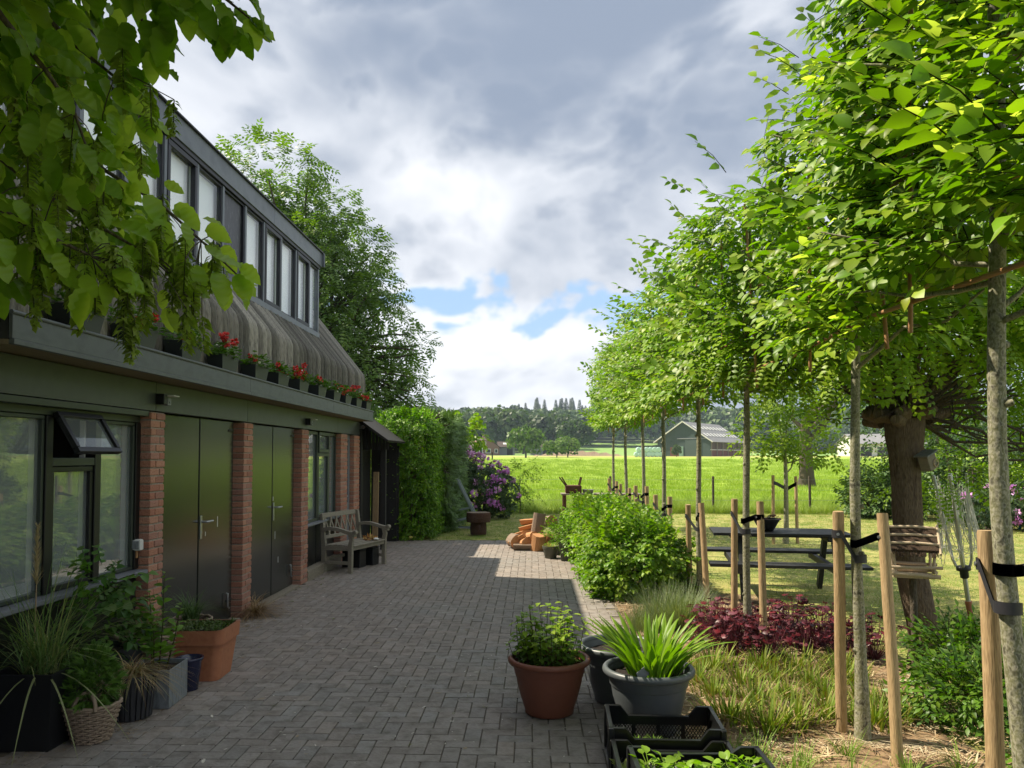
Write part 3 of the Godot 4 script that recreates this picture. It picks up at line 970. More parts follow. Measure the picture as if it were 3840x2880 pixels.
func farmhouse() -> void:
	var z := -230.0
	var brick: Material = mat("house_brick", Color(1, 1, 1), 0.9, [Color(0.44, 0.33, 0.29), Color(0.53, 0.41, 0.36)], 0.05, Vector3(0.6, 0.6, 0.6))
	var thatch: Material = mat("house_thatch", Color(1, 1, 1), 0.95, [Color(0.25, 0.215, 0.195), Color(0.36, 0.31, 0.28)], 0.03, Vector3(0.3, 0.3, 0.3))
	var t := thing("farmhouse", "brick farmhouse with brown hipped roof and white windows beyond the field", "house", Vector3(-13.6, land(-13, z), z), deg_to_rad(16))
	var b := MB.new()
	b.prism(PackedVector2Array([Vector2(-4, 0), Vector2(4, 0), Vector2(4, 2.5), Vector2(1.3, 4.6), Vector2(-1.3, 4.6), Vector2(-4, 2.5)]), Vector3(0, 0, -14), Basis.IDENTITY, 14.0)
	part(b, "wall", brick, t)
	b = MB.new()
	var e := Vector3(0, 5.5, -1.6)
	for s in [-1.0, 1.0]:
		b.quad(e, Vector3(0, 5.5, -14), Vector3(s * 4.6, 2.2, -14.2), Vector3(s * 4.6, 2.2, 0.3)) if s < 0 else b.quad(e, Vector3(4.6, 2.2, 0.3), Vector3(4.6, 2.2, -14.2), Vector3(0, 5.5, -14))
		b.tri(e, Vector3(s * 4.6, 2.2, 0.3), Vector3(s * 1.5, 4.55, 0.35)) if s < 0 else b.tri(e, Vector3(1.5, 4.55, 0.35), Vector3(4.6, 2.2, 0.3))
	b.tri(e, Vector3(-1.5, 4.55, 0.35), Vector3(1.5, 4.55, 0.35))
	var roof := part(b, "roof", thatch, t)
	b = MB.new()
	b.cbox(Vector3(0, 5.9, -4), Vector3(0.6, 1.2, 0.6), 0.05)
	part(b, "chimney", brick, roof)
	for w in [[-3.2, 1.35, 0.8, 1.1], [0.5, 1.35, 1.6, 1.3], [3.0, 1.35, 1.0, 1.3], [-0.5, 3.75, 0.8, 0.8]]:
		b = MB.new()
		b.cbox(Vector3(w[0], w[1], 0.04), Vector3(w[2], w[3], 0.1), 0.02)
		var f := part(b, "window", M.white_paint, t)
		b = MB.new()
		b.box(Vector3(w[0], w[1], 0.1), Vector3(w[2] - 0.3, w[3] - 0.3, 0.02))
		part(b, "glazing", M.black_paint, f)
	b = MB.new()
	b.cbox(Vector3(-1.7, 1.15, 0.04), Vector3(1.1, 2.3, 0.1), 0.02)
	var d := part(b, "door", M.white_paint, t)
	b = MB.new()
	b.box(Vector3(-1.7, 1.1, 0.1), Vector3(0.75, 2.0, 0.02))
	part(b, "door_panel", M.dormer_dark, d)
	for q in [["farm_shed", "dark roofed wing left of the farmhouse", -20.5, 3.4, 5.0], ["farm_shed", "grey shed just right of the farmhouse", -8.0, 4.2, 5.0], ["farm_shed", "pale shed with skylight behind the round tree", 3.0, 4.3, 7.0]]:
		var s := thing(q[0], q[1], "shed", Vector3(q[2], land(0, -238), -238), 0.1, "sheds round the farmhouse")
		b = MB.new()
		b.box(Vector3(0, q[3] * 0.33, 0), Vector3(q[4], q[3] * 0.66, 5))
		part(b, "wall", M.grey_paint if q[2] > -15 else brick, s)
		b = MB.new()
		b.bar(Vector3(0, q[3], 0), Vector3(0, q[3] * 0.6, 3.2), q[4] + 0.6, 0.12, 0.01)
		b.bar(Vector3(0, q[3], 0), Vector3(0, q[3] * 0.6, -3.2), q[4] + 0.6, 0.12, 0.01)
		var r := part(b, "roof", thatch, s)
		b = MB.new()
		b.bar(Vector3(-0.4, q[3] * 0.9, 0.9), Vector3(-0.4, q[3] * 0.78, 1.8), 1.2, 0.2, 0.01)
		part(b, "skylight", M.white_paint, r)
		b = MB.new()
		b.box(Vector3(q[4] * 0.2, q[3] * 0.25, 2.52), Vector3(q[4] * 0.35, q[3] * 0.5, 0.05))
		part(b, "opening", M.black_board, s)

# ---------------------------------------------------------------- hornbeam branch hanging in from the left
func front_branch() -> void:
	var t := thing("overhanging_hornbeam", "dark hornbeam branch with hanging winged fruit at the upper left", "tree", Vector3(-2.25, 0, -0.9))
	var org := Vector3(-2.25, 0, -0.9)
	var b := MB.new()
	b.tube([Vector3(0, -0.05, 0), Vector3(0.03, 1.2, 0.02), Vector3(0.0, 2.6, 0), Vector3(0.06, 4.2, -0.05)], [0.16, 0.12, 0.105, 0.07], 14)
	part(b, "trunk", M.bark_hornbeam, t)
	# twigs as points in the garden, trunk side first
	var tw := [
		[[-1.232, 2.56, -1.6], [-1.335, 2.591, -1.85], [-1.287, 2.534, -2.0], [-1.171, 2.433, -2.05], [-1.035, 2.351, -2.1], [-0.922, 2.25, -2.1], [-0.821, 2.155, -2.1]],
		[[-1.299, 2.862, -1.7], [-1.314, 2.845, -1.9], [-1.208, 2.735, -1.95], [-1.119, 2.667, -2.0], [-1.046, 2.558, -2.0]],
		[[-1.33, 2.432, -1.7], [-1.347, 2.412, -1.85], [-1.278, 2.336, -1.95], [-1.167, 2.27, -2.0], [-1.048, 2.199, -2.05], [-0.966, 2.136, -2.1]],
		[[-1.358, 2.308, -1.75], [-1.31, 2.262, -1.8], [-1.213, 2.201, -1.85], [-1.12, 2.158, -1.9], [-1.051, 2.124, -1.9]],
		[[-1.137, 2.999, -1.8], [-1.086, 2.868, -1.9], [-1.032, 2.818, -1.95], [-0.991, 2.712, -1.95]],
		[[-1.028, 3.042, -1.8], [-0.901, 2.847, -1.85], [-0.788, 2.822, -1.9], [-0.72, 2.765, -1.9]],
		[[-1.028, 2.988, -1.8], [-0.912, 2.836, -1.85], [-0.857, 2.763, -1.85]],
		[[-1.222, 2.714, -1.6], [-1.217, 2.658, -1.7], [-1.147, 2.561, -1.75], [-1.104, 2.478, -1.8], [-1.09, 2.379, -1.85]],
		[[-1.486, 2.227, -1.9], [-1.408, 2.172, -1.95], [-1.302, 2.131, -1.95]],
		[[-1.429, 3.028, -1.9], [-1.453, 3.021, -2.1], [-1.442, 2.901, -2.2], [-1.403, 2.716, -2.2], [-1.475, 2.537, -2.25]],
		[[-1.452, 2.662, -1.9], [-1.522, 2.689, -2.2], [-1.453, 2.556, -2.3], [-1.3, 2.449, -2.35], [-1.159, 2.321, -2.35]],
		[[-1.486, 2.456, -1.9], [-1.478, 2.414, -2.1], [-1.389, 2.371, -2.2], [-1.286, 2.279, -2.25]],
		[[-1.18, 2.934, -1.8], [-1.263, 2.945, -2.1], [-1.244, 2.875, -2.2], [-1.191, 2.716, -2.2], [-1.184, 2.57, -2.2]],
	]
	var pal := [Color(0.19, 0.32, 0.026), Color(0.22, 0.35, 0.03), Color(0.17, 0.30, 0.024), Color(0.24, 0.37, 0.034), Color(0.20, 0.33, 0.027)]
	var mats := []
	for k in 6:
		var m: StandardMaterial3D = M.leaf.duplicate()
		m.vertex_color_use_as_albedo = false
		m.albedo_color = pal[k % 5].linear_to_srgb()
		m.roughness = 0.36
		mats.append(m)
	var meshes := []
	for k in 5:
		var lb := MB.new()
		serrate_leaf(lb, Vector3.ZERO, Basis.IDENTITY, 0.074 + 0.007 * k, 0.042 + 0.004 * k, 0.1 + 0.07 * k, 0.05 + 0.06 * k)
		meshes.append(lb.mesh())
	var count := 0
	var rest_tr := []
	var rest_c := []
	var joints := []
	for line in tw:
		var pts := []
		var rad := []
		for i in line.size():
			pts.append(Vector3(line[i][0], line[i][1], line[i][2]) - org)
			rad.append(lerpf(0.009, 0.0022, float(i) / (line.size() - 1)))
		# join the twig to the trunk
		var root := Vector3(0.03, clampf(pts[0].y - 0.2, 1.8, 3.6), 0)
		pts.push_front(root.lerp(pts[0], 0.5) + Vector3(0, 0.05, 0))
		rad.push_front(0.013)
		pts.push_front(root)
		rad.push_front(0.02)
		b = MB.new()
		b.tube(pts, rad, 7)
		part(b, "twig", M.bark_grey, t)
		for i in range(2, pts.size() - 1):
			var seg: Vector3 = pts[i + 1] - pts[i]
			var m := int(seg.length() / 0.0095)
			for k in m:
				var p: Vector3 = pts[i] + seg * ((k + rf(0, 1)) / m)
				var s := -1.0 if k % 2 else 1.0
				var side := seg.normalized().cross(Vector3(0, 0.35, 1)).normalized() * s
				var dir := (seg.normalized() * rf(0.3, 1.0) + side * rf(0.2, 0.9) + Vector3(0, rf(-1.1, -0.1), 0) + rdir() * 0.35).normalized()
				var up := (Vector3(0.25, 0.7, 0.75) + rdir() * 0.7).normalized()
				var off := side * rf(0.0, 0.06) + Vector3(0, rf(-0.06, 0.02), rf(-0.08, 0.08))
				var bs := look(dir, up, rf(0.7, 1.12))
				if count < 300: put(meshes[rng.randi() % 5], "leaf", mats[rng.randi() % 6], t, p + off, bs)
				else:
					rest_tr.append(Transform3D(bs, p + off)); rest_c.append(pal[rng.randi() % 5])
				count += 1
			joints.append(pts[i])
		var tip: Vector3 = pts[pts.size() - 1]
		for k in 3:
			put(meshes[k], "leaf", mats[rng.randi() % 6], t, tip, look((tip - pts[pts.size() - 2]).normalized() + rdir() * 0.5 + Vector3(0, -0.4, 0), Vector3(0.2, 0.6, 0.8)))
	# crown above the frame: the rest of the tree, shading the branch
	var ms := spray_alternate(7, 0.28, 0.1, 0.055, 1).mesh()
	var cr := crown([[Vector3(0.1, 4.1, -0.5), Vector3(1.3, 0.55, 1.2)], [Vector3(-0.5, 3.8, -1.2), Vector3(0.9, 0.5, 0.9)], [Vector3(0.4, 4.9, -0.4), Vector3(1.3, 0.6, 1.2)], [Vector3(0.2, 4.5, 0.8), Vector3(1.4, 0.9, 1.3)], [Vector3(-0.7, 4.9, -0.7), Vector3(1.0, 0.6, 1.1)], [Vector3(-0.1, 4.2, -1.7), Vector3(0.9, 0.5, 0.8)], [Vector3(-0.35, 4.9, -1.6), Vector3(1.0, 0.5, 1.0)], [Vector3(0.3, 3.9, -1.2), Vector3(0.8, 0.4, 0.8)], [Vector3(1.1, 3.7, 0.6), Vector3(1.3, 0.7, 1.2)], [Vector3(1.0, 3.3, 1.6), Vector3(1.5, 0.9, 1.2)], [Vector3(-0.2, 3.3, 1.4), Vector3(1.0, 0.9, 1.0)], [Vector3(1.2, 4.1, -0.5), Vector3(1.1, 0.6, 1.0)], [Vector3(2.2, 4.2, 0.9), Vector3(1.1, 0.7, 1.2)]], 13000, 0.9, 1.5, pal, 0.2, 0.9, 0.6)
	var keep_tr := []
	var keep_c := []
	for i in cr[0].size():
		var p: Vector3 = cr[0][i].origin + org
		var lim := 1.65 + 0.64 * absf(p.z)
		if (p.y > lim and p.y > 2.6) or (p.z > 0.2 and p.y > 2.4): keep_tr.append(cr[0][i]); keep_c.append(cr[1][i])
	var co := scatter(ms, "upper_crown", M.leaf, t, keep_tr, keep_c)
	co.set_meta("kind", "stuff")
	b = MB.new()
	for k in 34:
		branchy(b, Vector3(0.03, rf(2.8, 4.2), 0), Vector3(rf(-1.2, 2.2), rf(3.7, 5.1), rf(-1.4, 1.8)), 0.03, 0.006)
	part(b, "upper_limbs", M.bark_grey, t)
	for k in 5:
		var sub_tr := []
		var sub_c := []
		for i in rest_tr.size():
			if i % 5 == k:
				sub_tr.append(rest_tr[i]); sub_c.append(rest_c[i])
		var o := scatter(leaf_white(k), "leaf_rest", M.leaf, t, sub_tr, sub_c)
		o.set_meta("kind", "stuff")
	# hanging fruit: tassels of leafy bracts
	var hang := [[-1.218, 2.408, -1.8], [-1.131, 2.587, -1.8], [-1.152, 2.557, -1.85], [-1.073, 2.718, -1.95], [-1.082, 2.667, -2.0], [-0.997, 2.618, -1.95], [-1.202, 2.256, -1.8], [-1.155, 2.296, -1.82], [-1.234, 2.187, -1.9], [-1.257, 2.318, -1.85], [-1.166, 2.233, -1.9], [-1.131, 2.187, -1.9], [-1.068, 2.187, -1.9], [-1.034, 2.153, -1.9], [-1.033, 2.123, -1.92], [-1.034, 2.215, -2.0], [-1.011, 2.279, -2.05], [-0.974, 2.229, -2.05], [-0.943, 2.18, -2.05], [-0.918, 2.131, -2.05], [-0.928, 2.193, -2.1], [-0.89, 2.212, -2.1], [-1.035, 2.345, -2.1], [-1.173, 2.295, -1.95], [-1.143, 2.372, -2.0], [-1.085, 2.429, -1.85], [-1.234, 2.484, -1.9], [-1.303, 2.21, -1.9], [-1.208, 2.154, -1.95], [-1.01, 2.167, -2.0], [-1.223, 2.527, -1.8], [-1.126, 2.272, -1.95], [-1.039, 2.042, -1.92], [-1.03, 2.013, -1.95], [-0.924, 2.069, -2.05], [-0.894, 2.032, -2.05], [-1.185, 2.084, -1.95], [-1.246, 2.118, -1.9], [-1.022, 2.095, -2.0], [-0.974, 2.131, -2.05]]
	var fm := []
	for k in 3: fm.append(tassel().mesh())
	for k in hang.size() * 2:
		var h: Array = hang[k % hang.size()]
		if k >= hang.size(): h = [h[0] + rf(-0.055, 0.055), h[1] + rf(-0.05, 0.07), h[2] + rf(-0.2, 0.1)]
		var p := Vector3(h[0], h[1], h[2]) - org
		var near: Vector3 = joints[0]
		for j in joints:
			if j.distance_to(p) < near.distance_to(p): near = j
		var st := MB.new()
		st.tube([near, near.lerp(p, 0.6) + Vector3(0, 0.01, 0), p], 0.0016, 4)
		part(st, "stalk", M.bark_grey, t)
		put(fm[k % 3], "fruit_cluster", M.leaf, t, p, Basis(Vector3.UP, rf(0, TAU)) * Basis(Vector3(1, 0, 0), rf(-0.15, 0.15)) * Basis.from_scale(Vector3.ONE * rf(0.85, 1.15)))

func leaf_white(k: int) -> Mesh:
	var lb := MB.new()
	serrate_leaf(lb, Vector3.ZERO, Basis.IDENTITY, 0.072 + 0.007 * k, 0.042 + 0.004 * k, 0.1 + 0.07 * k, 0.05 + 0.06 * k)
	return lb.mesh()

func serrate_leaf(b: MB, at: Vector3, bs: Basis, ln: float, w: float, fold: float, droop: float) -> void:
	var rows := 9
	var first := b.v.size()
	for i in rows + 1:
		var f := float(i) / rows
		var ww := w * 0.5 * pow(maxf(0.0, sin(PI * pow(f, 0.78))), 0.75)
		if i > 0 and i < rows: ww *= 1.0 + (0.07 if i % 2 else -0.07)
		var mid := Vector3(0, -droop * ln * f * f, ln * f)
		var ripple := 0.0016 * (1.0 if i % 2 else -1.0)
		var tilt := Vector3(0, 1, 2 * droop * f + ripple * 120.0).normalized()
		b.vert(at + bs * (mid + Vector3(-ww, ww * fold + ripple, 0)), bs * (tilt + Vector3(fold, 0, 0)).normalized())
		b.vert(at + bs * mid, bs * tilt)
		b.vert(at + bs * (mid + Vector3(ww, ww * fold + ripple, 0)), bs * (tilt - Vector3(fold, 0, 0)).normalized())
	for i in rows:
		var q := first + i * 3
		b.f4(q, q + 3, q + 4, q + 1)
		b.f4(q + 1, q + 4, q + 5, q + 2)

func tassel() -> MB:
	var b := MB.new()
	b.col = Color(0.10, 0.12, 0.03)
	b.tube([Vector3.ZERO, Vector3(0, -0.1, 0)], 0.0018, 4, false)
	for k in 34:
		var f := k / 34.0
		var a := PI * (k % 2) + rf(-0.9, 0.9)
		var g := rf(0.8, 1.25)
		b.col = Color(0.26 * g, 0.33 * g, 0.06 * g)
		var d := Vector3(cos(a), rf(-0.75, 0.0), sin(a))
		b.leaf(Vector3(0, -0.105 * f, 0), look(d, Vector3(0, 1, 0.3)), rf(0.026, 0.040) * (1.1 - 0.4 * f), 0.014, 0.3, 0.3, 1)
	return b

# ---------------------------------------------------------------- grass
func grasses() -> void:
	var f := noise(91, 0.55, 3)
	var patch := []
	for v in 3:
		var b := MB.new()
		for k in 90:
			var g := rf(0.7, 1.25)
			b.col = Color(g * rf(0.9, 1.2), g, g * rf(0.7, 1.1))
			var a := rf(0, TAU)
			b.blade(Vector3(rf(-0.14, 0.14), -0.004, rf(-0.14, 0.14)), Vector3(cos(a) * 0.6, 1, sin(a) * 0.6), rf(0.018, 0.045), rf(0.003, 0.005), rf(0.1, 1.2), 2)
		patch.append(b.mesh())
	var tr := [[], [], []]
	var cs := [[], [], []]
	var green := Color(0.27, 0.35, 0.07)
	var lush := Color(0.20, 0.33, 0.05)
	var straw := Color(0.52, 0.46, 0.22)
	var i := 0
	var z := 0.5
	while z > -22.6:
		var step := 0.2 if z > -12 else 0.26
		var x0 := 1.15 if z > -9.3 else (-3.2 if z < -15.1 else 0.95)
		var x1 := minf(14.0, 1.5 + absf(z) * 0.72)
		var x := x0
		while x < x1:
			var p := Vector3(x + rf(-0.1, 0.1), 0.0, z + rf(-0.1, 0.1))
			x += step
			var nz := f.get_noise_2d(p.x * 2.2, p.z * 2.2) + 0.35 * f.get_noise_2d(p.x * 9, p.z * 9)
			if z > -9.2 and p.x < 2.7 + 0.25 * sin(p.z * 1.7) and z < -4.25: continue   # the bed
			if p.x < 1.0 and z > -15.1: continue
			var dry := clampf(0.42 + nz * 1.1 - (0.35 if z < -15 and x < 2 else 0.0) + (0.15 if z > -5 else 0.0), 0, 1)
			if dry > 0.75 and rng.randf() < 0.45: continue
			var c := lush.lerp(green, clampf(dry * 2.0, 0, 1)).lerp(straw, smoothstep(0.45, 1.0, dry))
			tr[i % 3].append(Transform3D(Basis(Vector3.UP, rf(0, TAU)) * Basis.from_scale(Vector3(1, rf(0.7, 1.25) * (1.3 if z < -15 else 1.0), 1)), p))
			var g := rf(0.85, 1.15)
			cs[i % 3].append(Color(c.r * g, c.g * g, c.b * g))
			i += 1
		z -= step
	for k in 3:
		var o := scatter(patch[k], "lawn_grass", M.blade, self, tr[k], cs[k])
		o.set_meta("kind", "stuff")
		tag(o, "short patchy green and straw coloured grass of the lawn", "grass", "lawn grass")
	# tall grass along the fence and tufts at the edge of the bed
	var tall := tuft(30, 0.46, 0.006, 0.4, 0.5, 3, 0.0, 0.12).mesh()
	tr = []
	cs = []
	for k in 2600:
		var zz := -22.2 - 4.5 * pow(rng.randf(), 1.6)
		var x := rf(-4.5, 17)
		var hh := 0.75 + 0.5 * f.get_noise_2d(x * 1.5, zz)
		tr.append(Transform3D(Basis(Vector3.UP, rf(0, TAU)) * Basis.from_scale(Vector3(1, hh * rf(0.7, 1.2), 1)), Vector3(x, land(x, zz), zz)))
		var c := Color(0.24, 0.35, 0.05).lerp(Color(0.32, 0.42, 0.08), rng.randf())
		cs.append(c)
	var to := scatter(tall, "tall_grass", M.blade, self, tr, cs)
	to.set_meta("kind", "stuff")
	tag(to, "tall meadow grass growing along the wire fence", "grass")
	var fieldt := tuft(44, 0.15, 0.009, 0.5, 0.4, 2, 0.0, 0.45).mesh()
	tr = []
	cs = []
	for k in 9000:
		var d := 26.0 * pow(5.2, rng.randf())
		var x := rf(-0.32, 0.62) * d
		tr.append(Transform3D(Basis(Vector3.UP, rf(0, TAU)) * Basis.from_scale(Vector3.ONE * rf(0.8, 1.3) * (1.0 + d * 0.008)), Vector3(x, land(x, -d) + 0.02, -d)))
		cs.append(Color(0.26, 0.40, 0.035).lerp(Color(0.34, 0.46, 0.05), rng.randf()))
	var fo := scatter(fieldt, "field_grass", M.blade, self, tr, cs)
	fo.set_meta("kind", "stuff")
	tag(fo, "bright green grass of the field behind the fence", "grass")
	# grass tufts in the near right corner
	var near := tuft(34, 0.2, 0.005, 0.7, 0.7, 3, 0.0, 0.05).mesh()
	var spots := [[1.22, -4.25], [1.35, -4.1], [1.18, -4.0], [1.45, -4.2], [1.3, -3.85], [1.75, -4.35], [1.62, -4.0], [2.25, -4.15], [1.95, -4.1], [1.12, -4.35], [1.02, -3.9], [1.1, -3.7], [1.3, -3.6], [1.5, -3.7]]
	spots.sort_custom(func(a, c): return a[0] / -a[1] < c[0] / -c[1])
	for k in spots.size():
		var s: Array = spots[k]
		var o := scatter(near, "grass_tuft", M.blade, self, [Transform3D(Basis(Vector3.UP, k * 1.3) * Basis.from_scale(Vector3.ONE * rf(0.7, 1.15)), Vector3(s[0], 0.0, s[1])), Transform3D(Basis(Vector3.UP, k * 2.3) * Basis.from_scale(Vector3.ONE * rf(0.5, 0.9)), Vector3(s[0] + rf(-0.07, 0.07), 0.0, s[1] + rf(-0.06, 0.06)))], [Color(0.19, 0.32, 0.04), Color(0.24, 0.36, 0.05)])
		tag(o, "bright green grass tuft, %s of those by the crates from left" % ["first", "second", "third", "fourth", "fifth", "sixth", "seventh", "eighth", "ninth", "tenth", "eleventh", "twelfth", "thirteenth", "fourteenth"][k], "grass", "grass tufts by the black crates")
	# weeds in the joints and litter along the foot of the wall
	var weed := tuft(9, 0.035, 0.004, 1.3, 0.9, 2, 0.0, 0.012).mesh()
	tr = []
	cs = []
	for k in 420:
		var zz := rf(-14.9, -3.4)
		var x := -2.9 + 0.25 * pow(rng.randf(), 2.0) if k % 3 == 0 else (0.87 - 0.5 * pow(rng.randf(), 2.0) if k % 3 == 1 else rf(-2.8, 0.8))
		if k % 3 == 2 and rng.randf() < 0.6: zz = rf(-15.0, -13.6)
		x = roundf(x * 10.0) / 10.0 + rf(-0.003, 0.003) if k % 2 else x
		if k % 2 == 0: zz = roundf(zz * 10.0) / 10.0
		tr.append(Transform3D(Basis(Vector3.UP, rf(0, TAU)) * Basis.from_scale(Vector3.ONE * rf(0.3, 1.0)), Vector3(x, 0.001, zz)))
		cs.append(Color(0.16, 0.22, 0.05).lerp(Color(0.30, 0.27, 0.10), rng.randf()))
	var wo := scatter(weed, "joint_weeds", M.blade, self, tr, cs)
	wo.set_meta("kind", "stuff")
	tag(wo, "small weeds and moss growing in the joints of the paving", "weeds")
	var chaff := MB.new()
	for k in 9:
		var a := rf(0, TAU)
		chaff.col = [Color(0.30, 0.21, 0.12), Color(0.2, 0.14, 0.08), Color(0.38, 0.29, 0.18)][k % 3]
		chaff.blade(Vector3(rf(-0.05, 0.05), 0.001, rf(-0.05, 0.05)), Vector3(cos(a), rf(0.02, 0.2), sin(a)), rf(0.02, 0.07), rf(0.002, 0.005), 0.3, 2)
	tr = []
	for k in 240:
		var zz := rf(-9.0, -4.1)
		var x := -2.88 + 0.55 * pow(rng.randf(), 1.7) * (1.0 if zz > -6.5 else 0.5)
		tr.append(Transform3D(Basis(Vector3.UP, rf(0, TAU)) * Basis.from_scale(Vector3(1, 0.6, 1) * rf(0.5, 1.2)), Vector3(x, 0.005, zz)))
	var ch := scatter(chaff.mesh(), "plant_litter", M.painted, self, tr, [Color(1, 1, 1), Color(0.8, 0.78, 0.75)])
	ch.set_meta("kind", "stuff")
	tag(ch, "brown bits of dead leaf along the foot of the house wall", "litter")

# ---------------------------------------------------------------- the house
const FX := -2.94        # front of the brick piers
const LOGX := -2.86      # front of the upright logs
const DX := -3.2         # face of the dormer
const EAVE := 2.23       # soffit

func brick_pier(parent: Node3D, z0: float, z1: float, side_to: float, singly: bool, rest: Array) -> void:
	# z0 nearer the camera (larger), z1 farther; courses of 62.5 mm from the paving to 2.0 m
	var pier := Node3D.new()
	pier.name = "brick_pier"
	parent.add_child(pier, true)
	var w := z0 - z1
	var core := MB.new()
	core.box(Vector3((FX + side_to) * 0.5 - 0.006, 0.995, (z0 + z1) * 0.5), Vector3(FX - side_to - 0.004, 1.99, w - 0.014))
	part(core, "mortar", M.mortar, pier)
	var shades := [Color(0.39, 0.18, 0.12), Color(0.43, 0.21, 0.14), Color(0.34, 0.165, 0.115), Color(0.46, 0.245, 0.165), Color(0.36, 0.19, 0.145), Color(0.40, 0.215, 0.16)]
	for i in 32:
		var y := 0.006 + i * 0.0622 + 0.025
		var cut := w * (0.64 if i % 2 == 0 else 0.36)
		for e in 2:
			var a := z0 - (0.0 if e == 0 else cut + 0.006)
			var c := z0 - (cut - 0.006 if e == 0 else w)
			var b := MB.new()
			var dx := rf(-0.004, 0.003)
			b.col = shades[rng.randi() % shades.size()]
			var dep := FX - side_to
			b.cbox(Vector3(0, 0, 0), Vector3(dep, 0.0505, a - c), 0.005, Basis(Vector3.UP, rf(-0.012, 0.012)))
			var at := Vector3(FX - dep * 0.5 + dx, y + rf(-0.001, 0.001), (a + c) * 0.5)
			if singly: put(b.mesh(), "brick", M.brick_mat, pier, at)
			else:
				for k in b.v.size(): b.v[k] += at
				rest.append(b)

func frame_rect(b: MB, x: float, z0: float, z1: float, y0: float, y1: float, w: float, d: float) -> void:
	# a rectangular frame standing in the plane x; z0 > z1
	b.cbox(Vector3(x, y1 - w / 2, (z0 + z1) / 2), Vector3(d, w, z0 - z1), 0.004)
	b.cbox(Vector3(x, y0 + w / 2, (z0 + z1) / 2), Vector3(d, w, z0 - z1), 0.004)
	b.cbox(Vector3(x, (y0 + y1) / 2, z0 - w / 2), Vector3(d, y1 - y0 - 2 * w - 0.002, w), 0.004)
	b.cbox(Vector3(x, (y0 + y1) / 2, z1 + w / 2), Vector3(d, y1 - y0 - 2 * w - 0.002, w), 0.004)

func pane(parent: Node, x: float, z0: float, z1: float, y0: float, y1: float) -> void:
	for dx in [0.0, -0.018]:   # double glazing
		var b := MB.new()
		b.quad(Vector3(x + dx, y0, z0), Vector3(x + dx, y0, z1), Vector3(x + dx, y1, z1), Vector3(x + dx, y1, z0))
		part(b, "pane", M.glass if x > -3.15 else M.glass_clear, parent)

func house() -> void:
	var h := thing("house", "low brick house with dark green doors, log-clad upper storey and long dormer", "house")
	var rest := []
	brick_pier(h, -5.866, -6.09, -3.11, true, rest)
	brick_pier(h, -7.79, -8.04, -3.11, true, rest)
	brick_pier(h, -9.78, -10.07, -3.11, true, rest)
	brick_pier(h, -11.79, -12.2, -3.11, true, rest)
	brick_pier(h, -12.67, -13.07, -3.11, false, rest)
	var all := MB.new()
	for r in rest:
		var o := all.v.size()
		all.v.append_array(r.v); all.n.append_array(r.n); all.c.append_array(r.c); all.t.append_array(r.t)
		for k in r.ix: all.ix.append(k + o)
	var ro := part(all, "brick_rest", M.brick_mat, h)
	ro.set_meta("kind", "stuff")

	# room behind: floor, back wall, ceiling, near and far walls
	var b := MB.new()
	b.box(Vector3(-5.9, 1.2, -4.6), Vector3(0.2, 2.4, 17.2))
	b.box(Vector3(-4.5, 1.2, -13.1), Vector3(2.6, 2.4, 0.16))
	b.box(Vector3(-4.5, 1.2, 3.9), Vector3(2.6, 2.4, 0.2))
	b.box(Vector3(-4.45, 1.2, -9.98), Vector3(2.7, 2.39, 0.1))
	b.box(Vector3(-4.45, 1.2, -6.05), Vector3(2.7, 2.39, 0.1))
	part(b, "inner_wall", M.room_dark, h)
	b = MB.new()
	b.box(Vector3(-4.5, -0.02, -4.6), Vector3(2.7, 0.08, 17.0))
	part(b, "floor", M.room_floor, h)
	b = MB.new()
	b.box(Vector3(-4.45, 2.33, -4.6), Vector3(3.1, 0.16, 17.0))
	part(b, "ceiling", M.white_paint, h)
	b = MB.new()
	b.box(Vector3(-3.05, 1.1, 0.3), Vector3(0.16, 2.2, 7.2))
	part(b, "wall", M.mortar, h)

	# boards over doors and windows
	for s in [[-3.9, -5.95], [-5.956, -7.9], [-7.906, -11.62], [-11.626, -13.1]]:
		b = MB.new()
		b.cbox(Vector3(-2.985, 2.113, (s[0] + s[1]) / 2), Vector3(0.07, 0.226, s[0] - s[1]), 0.003)
		part(b, "lintel_board", M.green_paint, h)
	b = MB.new()
	b.cbox(Vector3(-2.98, 1.975, -4.88), Vector3(0.05, 0.046, 1.97), 0.006)
	part(b, "drip_ledge", M.dark_green_frame, h)

	# canopy over the ground floor
	b = MB.new()
	b.box(Vector3(-2.86, 2.245, -8.46), Vector3(0.28, 0.026, 9.1))
	part(b, "soffit", M.soffit, h)
	for s in [[-3.91, -7.3], [-7.303, -10.4], [-10.403, -13.02]]:
		b = MB.new()
		b.cbox(Vector3(-2.712, 2.328, (s[0] + s[1]) / 2), Vector3(0.022, 0.132, s[0] - s[1]), 0.003)
		b.cbox(Vector3(-2.705, 2.246, (s[0] + s[1]) / 2), Vector3(0.03, 0.03, s[0] - s[1]), 0.003)
		part(b, "fascia", M.fascia_zinc, h)
	b = MB.new()
	b.box(Vector3(-2.86, 2.33, -3.918), Vector3(0.27, 0.15, 0.014))
	b.box(Vector3(-2.86, 2.33, -13.026), Vector3(0.27, 0.15, 0.014))
	part(b, "fascia_end", M.black_paint, h)
	b = MB.new()
	b.tube([Vector3(-2.703, 2.4, -3.9), Vector3(-2.703, 2.4, -13.04)], 0.013, 8)
	part(b, "roof_trim", M.fascia_zinc, h)
	b = MB.new()
	b.box(Vector3(-2.9, 2.385, -8.47), Vector3(0.37, 0.022, 9.1))
	part(b, "canopy_roof", M.dark_plastic, h)

	doors(h)
	ground_windows(h)
	log_front(h)
	dormer(h)
	lamps_and_pipes(h)

